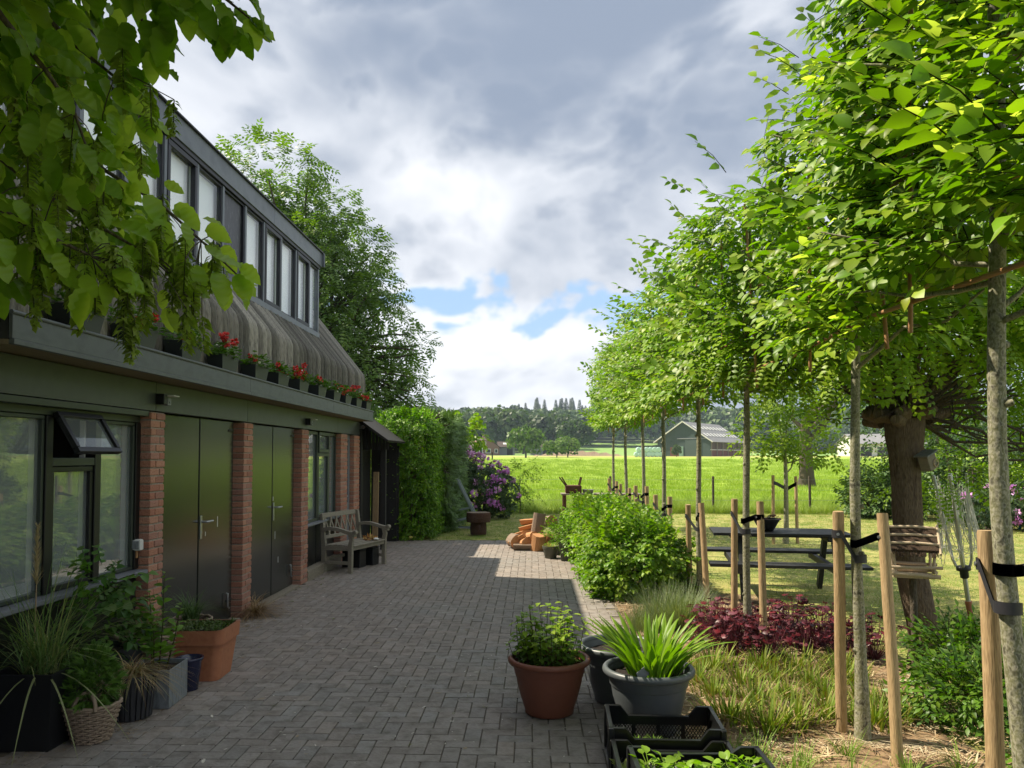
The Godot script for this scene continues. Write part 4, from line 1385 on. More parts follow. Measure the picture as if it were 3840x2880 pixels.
func doors(h: Node3D) -> void:
	for d in [[-6.1, -7.7], [-8.05, -9.68]]:
		var mid: float = (d[0] + d[1]) / 2
		var b := MB.new()
		b.box(Vector3(-3.1, 1.0, (d[0] + d[1]) / 2), Vector3(0.02, 2.0, d[0] - d[1] + 0.1))
		part(b, "door_backing", M.black_paint, h)
		b = MB.new()
		b.cbox(Vector3(-3.0, 0.012, mid), Vector3(0.16, 0.036, d[0] - d[1]), 0.006)
		part(b, "threshold", M.concrete, h)
		for e in 2:
			var a: float = d[0] - 0.012 if e == 0 else mid - 0.013
			var c: float = mid + 0.013 if e == 0 else d[1] + 0.012
			var leafn := Node3D.new()
			leafn.name = "door"
			h.add_child(leafn, true)
			b = MB.new()
			b.cbox(Vector3(-3.035, 1.012, (a + c) / 2), Vector3(0.045, 1.955, a - c), 0.004)
			part(b, "panel", M.door_paint, leafn)
			# hinge plates at the outer top and bottom
			var hz: float = a - 0.07 if e == 0 else c + 0.07
			for hy in [1.9, 0.22]:
				b = MB.new()
				b.cbox(Vector3(-3.009, hy, hz), Vector3(0.008, 0.026, 0.13), 0.003)
				b.tube([Vector3(-3.0, hy, hz - 0.03), Vector3(-2.996, hy, hz - 0.03)], 0.008, 8)
				b.tube([Vector3(-3.0, hy, hz + 0.03), Vector3(-2.996, hy, hz + 0.03)], 0.008, 8)
				part(b, "hinge", M.black_paint, leafn)
			if e == 1:
				b = MB.new()
				b.cbox(Vector3(-3.008, 1.0, a - 0.03), Vector3(0.012, 0.21, 0.036), 0.004)
				b.tube([Vector3(-3.0, 1.05, a - 0.03), Vector3(-2.955, 1.05, a - 0.03), Vector3(-2.948, 1.05, a - 0.045), Vector3(-2.948, 1.05, a - 0.15)], [0.01, 0.01, 0.01, 0.009], 8)
				b.tube([Vector3(-3.003, 0.955, a - 0.03), Vector3(-2.998, 0.955, a - 0.03)], 0.008, 8)
				part(b, "handle", M.steel, leafn)
				b = MB.new()
				b.tube([Vector3(-3.0, 0.3, c + 0.16), Vector3(-2.985, 0.3, c + 0.16), Vector3(-2.985, 0.17, c + 0.16), Vector3(-2.985, 0.15, c + 0.12)], 0.008, 6)
				part(b, "floor_bolt", M.steel, leafn)
	# white droppings dried on the doors
	for q in [[1.02, -7.32, 0.10, 0.012], [0.72, -8.98, 0.09, 0.010], [0.42, -9.1, 0.07, 0.009], [1.15, -8.9, 0.05, 0.012], [0.93, -7.05, 0.04, 0.01]]:
		var m := MB.new()
		m.cbox(Vector3(-3.0115, q[0], q[1]), Vector3(0.002, q[2], q[3]), 0.0008)
		part(m, "dried_dropping", M.white_paint, h)
	# grey service door by the far corner
	var dn := Node3D.new()
	dn.name = "door"
	h.add_child(dn, true)
	var b2 := MB.new()
	frame_rect(b2, -3.04, -12.2, -12.67, 0.03, 2.0, 0.09, 0.05)
	b2.cbox(Vector3(-3.04, 0.5, -12.435), Vector3(0.045, 0.78, 0.286), 0.004)
	part(b2, "panel", M.grey_paint, dn)
	pane(dn, -3.04, -12.29, -12.58, 0.89, 1.91)
	b2 = MB.new()
	b2.tube([Vector3(-3.01, 1.0, -12.25), Vector3(-2.97, 1.0, -12.25), Vector3(-2.97, 1.0, -12.34)], 0.009, 6)
	part(b2, "handle", M.steel, dn)

func ground_windows(h: Node3D) -> void:
	# long window left of the first pier: posts, sill, panel below
	var posts := [-3.14, -3.68, -4.21, -4.75, -5.29, -5.84]
	var b := MB.new()
	b.cbox(Vector3(-3.065, 0.36, -4.5), Vector3(0.05, 0.76, 2.75), 0.003)
	part(b, "apron_panel", M.black_paint, h)
	b = MB.new()
	b.cbox(Vector3(-3.02, 0.765, -4.5), Vector3(0.16, 0.035, 2.72), 0.008)
	part(b, "sill", M.grey_paint, h)
	b = MB.new()
	b.cbox(Vector3(-3.25, 0.79, -4.5), Vector3(0.28, 0.03, 2.7), 0.006)
	part(b, "inner_sill", M.white_paint, h)
	b = MB.new()
	b.cbox(Vector3(-3.06, 1.93, -4.5), Vector3(0.075, 0.05, 2.72), 0.004)
	part(b, "head_rail", M.dark_green_frame, h)
	for z in posts:
		b = MB.new()
		b.cbox(Vector3(-3.06, 1.345, z), Vector3(0.075, 1.118, 0.07), 0.005)
		part(b, "mullion", M.black_paint, h)
		b = MB.new()
		b.cbox(Vector3(-3.115, 1.345, z), Vector3(0.04, 1.1, 0.085), 0.004)
		part(b, "inner_jamb", M.white_paint, h)
	for i in 5:
		var a: float = posts[i] - 0.037
		var c: float = posts[i + 1] + 0.037
		var wn := Node3D.new()
		wn.name = "window"
		h.add_child(wn, true)
		if i == 3:   # with a transom and an open top light
			b = MB.new()
			b.cbox(Vector3(-3.06, 1.61, (a + c) / 2), Vector3(0.07, 0.055, a - c), 0.005)
			part(b, "transom", M.dark_green_frame, wn)
			b = MB.new()
			frame_rect(b, -3.06, a, c, 0.787, 1.58, 0.035, 0.05)
			part(b, "frame", M.black_paint, wn)
			pane(wn, -3.06, a - 0.035, c + 0.035, 0.82, 1.545)
			var sash := Node3D.new()
			sash.name = "open_sash"
			wn.add_child(sash)
			b = MB.new()
			frame_rect(b, 0, (a - c) / 2 + 0.02, -(a - c) / 2 - 0.02, -0.3, 0, 0.036, 0.04)
			var turn := Basis(Vector3(0, 0, 1), deg_to_rad(31))
			put(b.mesh(), "sash_frame", M.black_paint, sash)
			var g := MB.new()
			g.quad(Vector3(0, -0.27, (a - c) / 2 - 0.015), Vector3(0, -0.27, -(a - c) / 2 + 0.015), Vector3(0, -0.035, -(a - c) / 2 + 0.015), Vector3(0, -0.035, (a - c) / 2 - 0.015))
			put(g.mesh(), "sash_pane", M.glass, sash)
			g = MB.new()
			g.tube([Vector3(-0.02, -0.28, 0.02), Vector3(-0.16, -0.22, 0.0)], 0.006, 6)
			put(g.mesh(), "stay", M.black_paint, sash)
			sash.transform = Transform3D(turn, Vector3(-3.01, 1.925, (a + c) / 2))
		else:
			b = MB.new()
			frame_rect(b, -3.06, a, c, 0.787, 1.903, 0.025, 0.05)
			part(b, "frame", M.dark_green_frame, wn)
			pane(wn, -3.06, a - 0.025, c + 0.025, 0.81, 1.88)
	b = MB.new()
	b.box(Vector3(-3.07, 1.0, -5.9), Vector3(0.06, 2.0, 0.06))
	part(b, "end_jamb", M.black_paint, h)
	# far window with panels below it, beside the bench
	b = MB.new()
	b.cbox(Vector3(-3.0, 0.06, -10.95), Vector3(0.14, 0.16, 1.75), 0.01)
	part(b, "plinth", M.concrete, h)
	var ps := [-10.07, -10.79, -11.35, -11.79]
	for i in 3:
		b = MB.new()
		b.cbox(Vector3(-3.06, 0.42, (ps[i] + ps[i + 1]) / 2), Vector3(0.04, 0.6, ps[i] - ps[i + 1] - 0.02), 0.004)
		part(b, "apron_panel", M.black_paint, h)
		var wn := Node3D.new()
		wn.name = "window"
		h.add_child(wn, true)
		b = MB.new()
		if i == 1:
			frame_rect(b, -3.045, ps[i], ps[i + 1], 0.735, 1.69, 0.05, 0.06)
			frame_rect(b, -3.035, ps[i], ps[i + 1], 1.695, 1.99, 0.05, 0.07)
			part(b, "frame", M.dark_green_frame, wn)
			pane(wn, -3.045, ps[i] - 0.05, ps[i + 1] + 0.05, 0.78, 1.64)
			pane(wn, -3.035, ps[i] - 0.05, ps[i + 1] + 0.05, 1.74, 1.94)
		else:
			frame_rect(b, -3.05, ps[i], ps[i + 1], 0.735, 1.99, 0.045, 0.06)
			part(b, "frame", M.dark_green_frame, wn)
			pane(wn, -3.05, ps[i] - 0.045, ps[i + 1] + 0.045, 0.78, 1.945)
	b = MB.new()
	b.cbox(Vector3(-3.0, 0.72, -10.93), Vector3(0.1, 0.03, 1.72), 0.006)
	part(b, "sill", M.grey_paint, h)

func log_front(h: Node3D) -> void:
	# half-round logs: upright, then bent back up the roof
	var path := []
	path.append(Vector2(0, 2.38)); path.append(Vector2(0, 2.65)); path.append(Vector2(0, 2.92))
	for k in 5:
		var a := deg_to_rad(8.5 * (k + 1))
		path.append(Vector2(-0.17 * (1 - cos(a)), 2.92 + 0.17 * sin(a)))
	var last: Vector2 = path[path.size() - 1]
	for k in 5:
		path.append(last + Vector2(-0.32, 0.40) * (k + 1))
	var z := -3.0
	var shade := [0.5, 0.72, 0.9, 1.1, 1.3]
	var dark := noise(4, 0.5, 2)
	while z > -13.02:
		var w := rf(0.118, 0.14)
		var b := MB.new()
		var t: float = shade[rng.randi() % 5] * 0.225
		t *= 1.0 + 0.5 * dark.get_noise_1d(z)
		b.col = Color(t, t * 0.97, t * 0.91)
		var segs := 8
		var jut := rf(-0.004, 0.004)
		for i in path.size():
			var p: Vector2 = path[i]
			var d: Vector2 = (path[mini(i + 1, path.size() - 1)] - path[maxi(i - 1, 0)]).normalized()
			var nr := Vector2(d.y, -d.x)   # outwards
			for k in segs + 1:
				var a := PI * k / segs
				var off := nr * (sin(a) * w * 0.5 + jut + rf(-0.002, 0.002))
				b.vert(Vector3(LOGX - 0.04 + p.x + off.x, p.y + off.y, z - w / 2 + cos(a) * w * 0.445), Vector3(nr.x * sin(a), nr.y * sin(a), cos(a)))
		for i in path.size() - 1:
			for k in segs:
				var q := i * (segs + 1) + k
				b.f4(q, q + 1, q + segs + 2, q + segs + 1)
		part(b, "log", M.log_mat, h)
		z -= w
	# bolt heads and knots on the logs
	var kb := MB.new()
	kb.tube([Vector3(0, 0, 0), Vector3(0.02, 0, 0)], 0.011, 6)
	var km := kb.mesh()
	for i in 60:
		var zz := rf(-3.4, -12.9)
		put(km, "bolt", M.black_paint, h, Vector3(LOGX - 0.006, 2.5 + fmod(absf(zz) * 7.13, 0.33), zz))
	# body of the roof behind the logs
	var rb := MB.new()
	rb.prism(PackedVector2Array([Vector2(-2.97, 2.25), Vector2(-2.95, 2.93), Vector2(-3.0, 3.02), Vector2(-4.66, 5.08), Vector2(-6.3, 3.2), Vector2(-6.3, 2.25)]), Vector3(0, 0, -13.0), Basis.IDENTITY, 17.0)
	part(rb, "roof_body", M.black_board, h)

func dormer(h: Node3D) -> void:
	var d := Node3D.new()
	d.name = "dormer"
	h.add_child(d, true)
	var z0 := 3.0
	var z1 := -11.3
	var b := MB.new()
	b.box(Vector3(-4.3, 4.3, (z0 + z1) / 2), Vector3(2.06, 0.5, z0 - z1 - 0.04))
	b.box(Vector3(-4.3, 3.72, z1 + 0.07), Vector3(2.06, 0.64, 0.1))
	b.box(Vector3(-3.95, 3.7, (z0 + z1) / 2), Vector3(0.1, 0.7, z0 - z1 - 0.1))
	part(b, "dormer_body", M.dormer_grey, d)
	for s in [[3.0, -1.5], [-1.503, -5.9], [-5.903, -9.2], [-9.203, -11.36]]:
		b = MB.new()
		b.cbox(Vector3(DX + 0.045, 4.573, (s[0] + s[1]) / 2), Vector3(0.03, 0.205, s[0] - s[1]), 0.004)
		part(b, "fascia", M.dormer_grey, d)
	b = MB.new()
	b.cbox(Vector3(-4.2, 4.573, z1 - 0.045), Vector3(2.2, 0.205, 0.03), 0.004)
	part(b, "fascia", M.dormer_grey, d)
	b = MB.new()
	b.cbox(Vector3(DX + 0.05, 4.683, (z0 + z1) / 2 - 0.03), Vector3(0.07, 0.02, z0 - z1 + 0.1), 0.004)
	b.cbox(Vector3(DX + 0.02, 4.45, (z0 + z1) / 2), Vector3(0.05, 0.045, z0 - z1), 0.004)
	b.box(Vector3(-4.3, 4.68, (z0 + z1) / 2), Vector3(2.2, 0.02, z0 - z1 + 0.1))
	part(b, "roof_edge", M.dormer_dark, d)
	b = MB.new()
	b.cbox(Vector3(DX + 0.01, 3.43, (z0 + z1) / 2), Vector3(0.07, 0.075, z0 - z1), 0.006)
	part(b, "sill", M.dormer_grey, d)
	# windows: fixed lights and sashes as they follow each other along the dormer
	var edges := [-11.3, -10.82, -10.2, -9.58, -8.96, -8.37, -7.75, -7.14, -6.5, -5.86, -5.25, -4.62, -4.0, -3.38, -2.76]
	var sash := [1, 3, 7, 10, 12]
	for i in edges.size() - 1:
		var c: float = edges[i]
		var a: float = edges[i + 1]
		var wn := Node3D.new()
		wn.name = "window"
		d.add_child(wn, true)
		b = MB.new()
		b.cbox(Vector3(DX, 3.945, a), Vector3(0.06, 0.965, 0.05), 0.005)
		if i == 0: b.cbox(Vector3(DX, 3.945, c + 0.025), Vector3(0.06, 0.965, 0.05), 0.005)
		part(b, "mullion", M.dormer_grey, wn)
		b = MB.new()
		var w := 0.022
		if i in sash: w = 0.05
		frame_rect(b, DX + (0.012 if i in sash else -0.005), a - 0.026, c + 0.026, 3.47, 4.425, w, 0.05)
		part(b, "frame", M.dormer_dark, wn)
		if i != 5: pane(wn, DX - 0.004, a - 0.026 - w, c + 0.026 + w, 3.47 + w, 4.425 - w)
		b = MB.new()
		if i == 5:   # the one dark light: a grimy, streaked pane
			b.box(Vector3(DX - 0.008, 3.947, (a + c) / 2), Vector3(0.006, 0.92, a - c - 0.06))
			var sm := StandardMaterial3D.new()
			sm.albedo_texture = ntex(44, 0.02, [Color(0.07, 0.075, 0.08), Color(0.10, 0.11, 0.12), Color(0.15, 0.16, 0.17), Color(0.42, 0.44, 0.45)], 512, 5)
			sm.uv1_triplanar = true; sm.uv1_world_triplanar = true; sm.uv1_scale = Vector3(2.0, 0.7, 2.0)
			sm.roughness = 0.4
			part(b, "streaked_pane", sm, wn)
		else:
			b.box(Vector3(DX - 0.07, 3.945, (a + c) / 2), Vector3(0.008, 0.94, a - c - 0.02))
			part(b, "blind", M.blind_white, wn)

func lamps_and_pipes(h: Node3D) -> void:
	for z in [-5.99, -9.98]:
		var l := thing("wall_lamp", "small dark wall lamp with white bracket above the %s" % ("first brick pier" if z > -7 else "third brick pier"), "lamp", Vector3(-2.95, 2.09, z))
		var b := MB.new()
		b.cbox(Vector3(0.035, 0.005, 0.02), Vector3(0.07, 0.085, 0.06), 0.006)
		part(b, "housing", M.black_paint, l)
		b = MB.new()
		b.cbox(Vector3(0.04, -0.01, -0.055), Vector3(0.05, 0.06, 0.06), 0.005)
		b.tube([Vector3(0.064, -0.015, -0.055), Vector3(0.07, -0.015, -0.055)], 0.01, 8)
		part(b, "sensor", M.zinc, l)
		b = MB.new()
		b.cbox(Vector3(0.075, 0.035, -0.06), Vector3(0.09, 0.01, 0.1), 0.003)
		part(b, "bracket", M.white_paint, l)
	var s := thing("socket_box", "white weatherproof socket box on the first brick pier", "socket", Vector3(-3.02, 0.93, -5.83))
	var b2 := MB.new()
	b2.cbox(Vector3(0, 0.04, 0), Vector3(0.085, 0.085, 0.055), 0.008)
	part(b2, "box", M.white_paint, s)
	b2 = MB.new()
	b2.cbox(Vector3(0.0, 0.042, 0.032), Vector3(0.07, 0.06, 0.012), 0.004)
	part(b2, "lid", M.zinc, s)
	b2 = MB.new()
	b2.tube([Vector3(0, 0.0, 0), Vector3(0, -0.06, 0)], 0.012, 8)
	part(b2, "cable_gland", M.bamboo, s)
	for z in [[-13.32, "far corner of the house"]]:
		var p := thing("downpipe", "black round downpipe at the %s" % z[1], "downpipe", Vector3(-2.98, 0, z[0]))
		b2 = MB.new()
		var x := 0.0
		b2.tube([Vector3(x, 0, 0), Vector3(x, 2.12, 0)], 0.04, 12)
		part(b2, "pipe", M.downpipe_black, p)
		b2 = MB.new()
		b2.cbox(Vector3(x, 2.16, 0.02), Vector3(0.14, 0.09, 0.2), 0.03)
		part(b2, "rain_head", M.grey_paint, p)
		for y in [0.6, 1.5]:
			b2 = MB.new()
			b2.lathe(Vector3(x, y, 0), [Vector2(0.04, -0.02), Vector2(0.046, -0.018), Vector2(0.046, 0.018), Vector2(0.04, 0.02)], 12)
			part(b2, "clip", M.black_paint, p)

func lean_to() -> void:
	# dark boarded lean-to against the far gable: sloping roof, boarded cheek, posts
	var t := thing("lean_to_shed", "black boarded lean-to roof at the far end of the house", "shed", Vector3(0, 0, 0))
	var z0 := -13.45
	var z1 := -14.85
	for i in 8:   # boards of the cheek that faces the patio
		var x := -3.0 + i * 0.0615
		var top := 2.235 - (x + 3.0) * 0.72
		var b := MB.new()
		b.cbox(Vector3(x + 0.03, (1.755 + top) / 2, z0 + rf(-0.004, 0.004)), Vector3(0.056, top - 1.755, 0.02), 0.003)
		part(b, "board", M.black_board, t)
	var r := MB.new()
	r.bar(Vector3(-4.6, 3.42, -13.98), Vector3(-2.46, 1.9, -13.98), 1.84, 0.045, 0.006)
	part(r, "roof", M.black_board, t)
	for z in [z0 - 0.06, z1]:
		var b := MB.new()
		b.cbox(Vector3(-2.62, 0.92, z - 0.03), Vector3(0.09, 1.84, 0.09), 0.006)
		part(b, "post", M.black_board, t)
	var bk := MB.new()
	bk.box(Vector3(-3.14, 1.05, -13.98), Vector3(0.04, 2.1, 1.74))
	bk.box(Vector3(-2.86, 0.95, z1 + 0.02), Vector3(0.5, 1.9, 0.03))
	bk.box(Vector3(-3.9, 1.3, z1 + 0.02), Vector3(1.5, 2.6, 0.03))
	part(bk, "back_wall", M.black_board, t)
	var bd := tag(part(board_mb(), "timber_offcut", M.stake_wood), "pale timber offcut leaning in the dark lean-to", "timber")
	bd.position = Vector3(-2.8, 0, -13.75)

func board_mb() -> MB:
	var b := MB.new()
	b.cbox(Vector3(0, 0.68, 0), Vector3(0.1, 1.36, 0.03), 0.004, Basis(Vector3(1, 0, 0), -0.06))
	return b

# ---------------------------------------------------------------- beyond the patio, left and middle
func left_garden() -> void:
	# tall ash behind the house
	var ash := spray_pinnate(4, 0.34, 0.15, 0.06).mesh()
	var lobes := []
	var spec := [[-8.6, 8.9, 1.5], [-7.4, 9.4, 1.4], [-6.4, 8.6, 1.4], [-5.6, 7.6, 1.25], [-5.0, 6.5, 1.2], [-4.5, 5.4, 1.15], [-5.6, 5.7, 1.3], [-6.6, 6.8, 1.5], [-7.8, 7.6, 1.6], [-9.0, 7.2, 1.5], [-6.0, 4.5, 1.3], [-4.9, 4.1, 1.1], [-4.4, 3.2, 0.95], [-5.3, 3.0, 1.1], [-7.2, 5.2, 1.5], [-8.4, 5.6, 1.6], [-3.9, 4.3, 0.6], [-3.35, 4.9, 0.45], [-3.5, 3.5, 0.6], [-3.2, 2.7, 0.5], [-3.9, 2.4, 0.8]]
	for s in spec:
		lobes.append([Vector3(s[0] + 6.3, s[1], rf(-1.0, 1.0)), Vector3(s[2], s[2] * 0.82, s[2])])
		for k in 3:
			lobes.append([Vector3(s[0] + 6.3, s[1], 0) + rdir() * s[2] * 0.8, Vector3(1, 0.75, 1) * s[2] * rf(0.35, 0.5)])
	leafy_tree("ash_tree", "tall light green ash tree rising behind the far end of the house", Vector3(-6.3, 0, -22), 6.0, 0.24, lobes, ash, 7000, 0.75, 1.25,
		[Color(0.16, 0.25, 0.065), Color(0.13, 0.215, 0.06), Color(0.195, 0.285, 0.08), Color(0.11, 0.185, 0.05)], M.bark_grey, "", 0.45)
	# beech hedge and thuja hedge beyond the lean-to
	var beech := spray_alternate(7, 0.2, 0.075, 0.05, 1).mesh()
	hedge("beech_hedge", "tall clipped beech hedge beside the black lean-to", Vector3(-2.56, 1.22, -15.75), Vector3(1.0, 2.4, 1.5), beech, 3900, 0.75, 1.15,
		[Color(0.19, 0.34, 0.03), Color(0.15, 0.285, 0.028), Color(0.23, 0.38, 0.035), Color(0.12, 0.24, 0.025)], M.leaf, 0.035)
	var thuja := MB.new()
	for i in 14:
		var k := rf(0.75, 1.2)
		thuja.col = Color(k, k, k)
		thuja.leaf(Vector3(rf(-0.05, 0.05), rf(-0.03, 0.03), rf(0, 0.1)), look(Vector3(rf(-0.7, 0.7), rf(-0.5, 0.3), 1)), rf(0.06, 0.11), 0.018, 0.2, 0.2, 1)
	hedge("thuja_hedge", "tall clipped evergreen hedge behind the beech hedge", Vector3(-2.3, 1.22, -18.4), Vector3(0.95, 2.5, 3.7), thuja.mesh(), 6200, 0.9, 1.5,
		[Color(0.115, 0.21, 0.045), Color(0.095, 0.18, 0.04), Color(0.14, 0.24, 0.05)], M.leaf_dark, 0.05)
	var cp := hedge("purple_beech", "dark purple beech shoots between the two clipped hedges", Vector3(-2.3, 1.7, -16.55), Vector3(0.7, 1.5, 0.22), beech, 260, 0.7, 1.0,
		[Color(0.06, 0.03, 0.03), Color(0.08, 0.05, 0.03)], M.leaf_dark)
	cp.set_meta("category", "hedge")
	# pollarded lime with bright leaves at the end of the hedges
	var big := spray_alternate(6, 0.3, 0.17, 0.15, 1).mesh()
	leafy_tree("lime_tree", "small knobbly tree with bright yellow green leaves behind the hedges", Vector3(-2.35, 0, -24.0), 2.2, 0.12,
		[[Vector3(0.1, 2.45, 0), Vector3(0.55, 0.3, 0.5)], [Vector3(0.65, 2.3, 0.1), Vector3(0.35, 0.25, 0.4)], [Vector3(-0.3, 2.0, 0), Vector3(0.5, 0.35, 0.5)], [Vector3(-0.1, 1.5, 0), Vector3(0.4, 0.4, 0.5)]],
		big, 190, 0.7, 1.2, [Color(0.26, 0.36, 0.04), Color(0.20, 0.32, 0.03)], M.bark_grey)
	# rhododendrons: leathery rosettes and round flower heads
	var ros := MB.new()
	for i in 9:
		var a := TAU * i / 9 + rf(-0.2, 0.2)
		var k := rf(0.75, 1.25)
		ros.col = Color(k, k, k)
		ros.leaf(Vector3.ZERO, look(Vector3(cos(a), sin(a), rf(0.2, 0.7)), Vector3(0, 0, 1)), 0.12, 0.038, 0.2, 0.3, 1)
	var rosm := ros.mesh()
	var fl := MB.new()
	for i in 26:
		var d := rdir()
		if d.z < -0.35: continue
		var k := rf(0.75, 1.25)
		fl.col = Color(k, k * rf(0.8, 1.1), k)
		fl.leaf(d * 0.02, look(d, rdir()), 0.065, 0.045, -0.3, 0.15, 1)
	var flm := fl.mesh()
	rhododendron("rhododendron_shrub", "large rhododendron with lilac flower heads beside the metal frame", Vector3(-1.25, 0, -20.6), [[Vector3(0, 0.75, 0), Vector3(0.75, 0.75, 0.7)], [Vector3(-0.55, 1.15, 0), Vector3(0.55, 0.72, 0.6)], [Vector3(0.45, 0.6, 0.2), Vector3(0.5, 0.6, 0.5)]], rosm, flm, 560, 46, 1.0)
	rhododendron("rhododendron_shrub", "magenta flowered rhododendron in front of the dark shrubs at right", Vector3(10.2, 0, -17.5), [[Vector3(0, 0.45, 0), Vector3(0.8, 0.5, 0.6)], [Vector3(0.9, 0.5, 0.2), Vector3(0.7, 0.6, 0.6)]], rosm, flm, 380, 16, 1.0)
	# loose sapling at the field edge
	var sp := spray_alternate(6, 0.3, 0.09, 0.05, 1).mesh()
	leafy_tree("field_sapling", "thin yellow green sapling at the field edge right of the rhododendron", Vector3(-0.35, 0, -22.2), 1.0, 0.02,
		[[Vector3(0, 1.0, 0), Vector3(0.35, 0.35, 0.3)], [Vector3(0.3, 1.35, 0), Vector3(0.3, 0.15, 0.3)], [Vector3(-0.2, 0.5, 0), Vector3(0.4, 0.3, 0.3)], [Vector3(0.35, 0.7, 0), Vector3(0.3, 0.25, 0.3)]], sp, 130, 0.6, 1.1,
		[Color(0.22, 0.34, 0.03), Color(0.18, 0.30, 0.03)], M.bark_grey)
	folded_lounger()
	stumps()
	log_pile()
	potting_table()

func rhododendron(called: String, label: String, at: Vector3, lobes: Array, ros: Mesh, fl: Mesh, n: int, nf: int, hue: float) -> void:
	var t := thing(called, label, "shrub", at, 0.0, "rhododendrons in flower")
	var b := MB.new()
	for l in lobes:
		for k in 5: branchy(b, Vector3(rf(-0.1, 0.1), 0, rf(-0.1, 0.1)), l[0] + rdir() * l[1] * 0.6, 0.03, 0.008)
	part(b, "stems", M.bark_grey, t)
	var cr := crown(lobes, n, 0.85, 1.3, [Color(0.055, 0.105, 0.035), Color(0.04, 0.08, 0.03), Color(0.075, 0.13, 0.045)], -0.2, 0.3, 0.2)
	var c := scatter(ros, "foliage", M.leaf_dark, t, cr[0], cr[1])
	c.set_meta("kind", "stuff")
	for k in nf:
		var l: Array = lobes[k % lobes.size()]
		var d := rdir()
		if d.z < -0.2: d.z = -d.z
		if d.y < -0.5: d.y = -d.y
		var m: StandardMaterial3D = M["lilac%d" % (k % 3)] if M.has("lilac0") else lilacs(k)
		put(fl, "flower_head", m, t, l[0] + d * l[1] * rf(1.0, 1.1), look(d, Vector3.UP, rf(1.1, 1.7) * hue))

func lilacs(k: int) -> StandardMaterial3D:
	for i in 3:
		var m: StandardMaterial3D = M.petal.duplicate()
		m.vertex_color_use_as_albedo = false
		m.albedo_color = [srgb(0.58, 0.28, 0.62), srgb(0.70, 0.42, 0.72), srgb(0.48, 0.18, 0.52)][i]
		M["lilac%d" % i] = m
	return M["lilac%d" % (k % 3)]

func folded_lounger() -> void:
	var t := thing("metal_lounger", "grey metal garden frame tipped up against the evergreen hedge", "lounger", Vector3(-1.42, 0, -17.3))
	t.scale = Vector3(1.2, 1.12, 1.2)
	var b := MB.new()
	var z := 0.12
	for s in [-1.0, 1.0]:
		b.bar(Vector3(-0.22, 1.02, s * z), Vector3(0.2, 0.12, s * z), 0.03, 0.045, 0.006)
		b.bar(Vector3(-0.22, 1.02, s * z), Vector3(-0.42, 0.62, s * z), 0.025, 0.03, 0.005)
		b.bar(Vector3(-0.4, 0.58, s * z), Vector3(-0.22, 0.16, s * z), 0.025, 0.03, 0.005)
	part(b, "side_rails", M.steel_dull, t)
	b = MB.new()
	b.bar(Vector3(-0.24, 0.17, 0), Vector3(0.18, 0.27, 0), 0.28, 0.03, 0.005)
	b.bar(Vector3(-0.3, 0.36, z), Vector3(0.1, 0.45, z), 0.02, 0.025, 0.004)
	b.bar(Vector3(-0.3, 0.36, -z), Vector3(0.1, 0.45, -z), 0.02, 0.025, 0.004)
	part(b, "seat_rails", M.steel_dull, t)
	b = MB.new()
	b.tube([Vector3(-0.48, 0.06, z), Vector3(0.3, 0.02, z)], 0.012, 8)
	b.tube([Vector3(-0.48, 0.06, -z), Vector3(0.3, 0.02, -z)], 0.012, 8)
	b.tube([Vector3(0.2, 0.13, z), Vector3(0.24, 0.0, z)], 0.014, 8)
	b.tube([Vector3(0.2, 0.13, -z), Vector3(0.24, 0.0, -z)], 0.014, 8)
	part(b, "runners", M.steel_dull, t)

func log_piece(called: String, label: String, at: Vector3, dir: Vector3, ln: float, r: float, grp := "logs heaped at the edge of the paving", halved := false, bark: Material = null) -> void:
	var d := dir.normalized()
	var t := thing(called, label, "log", at, 0.0, grp)
	var bs := look(d)
	var b := MB.new()
	var seg := 14
	var rims := []
	for e in 2:
		var ring := []
		for k in seg + 1:
			var a := TAU * k / seg
			var rr := r * (1.0 + 0.05 * sin(a * 3 + at.x * 9) + 0.03 * sin(a * 5 + at.z))
			var p := Vector3(cos(a) * rr, sin(a) * rr, (e - 0.5) * ln)
			if halved and p.y > 0.12 * r: p.y = 0.12 * r + 0.05 * r * sin(a * 7)
			ring.append(bs * p)
		rims.append(ring)
	for k in seg:
		var a: Vector3 = rims[0][k]; var c: Vector3 = rims[0][k + 1]
		b.quad(a, c, rims[1][k + 1], rims[1][k])
	part(b, "bark", bark if bark else M.log_bark, t)
	b = MB.new()
	for e in 2:
		for k in seg:
			var ctr := bs * Vector3(0, -0.2 * r if halved else 0.0, (e - 0.5) * ln)
			if e == 1: b.tri(ctr, rims[e][k], rims[e][k + 1])
			else: b.tri(ctr, rims[e][k + 1], rims[e][k])
	part(b, "cut_face", M.split_wood, t)

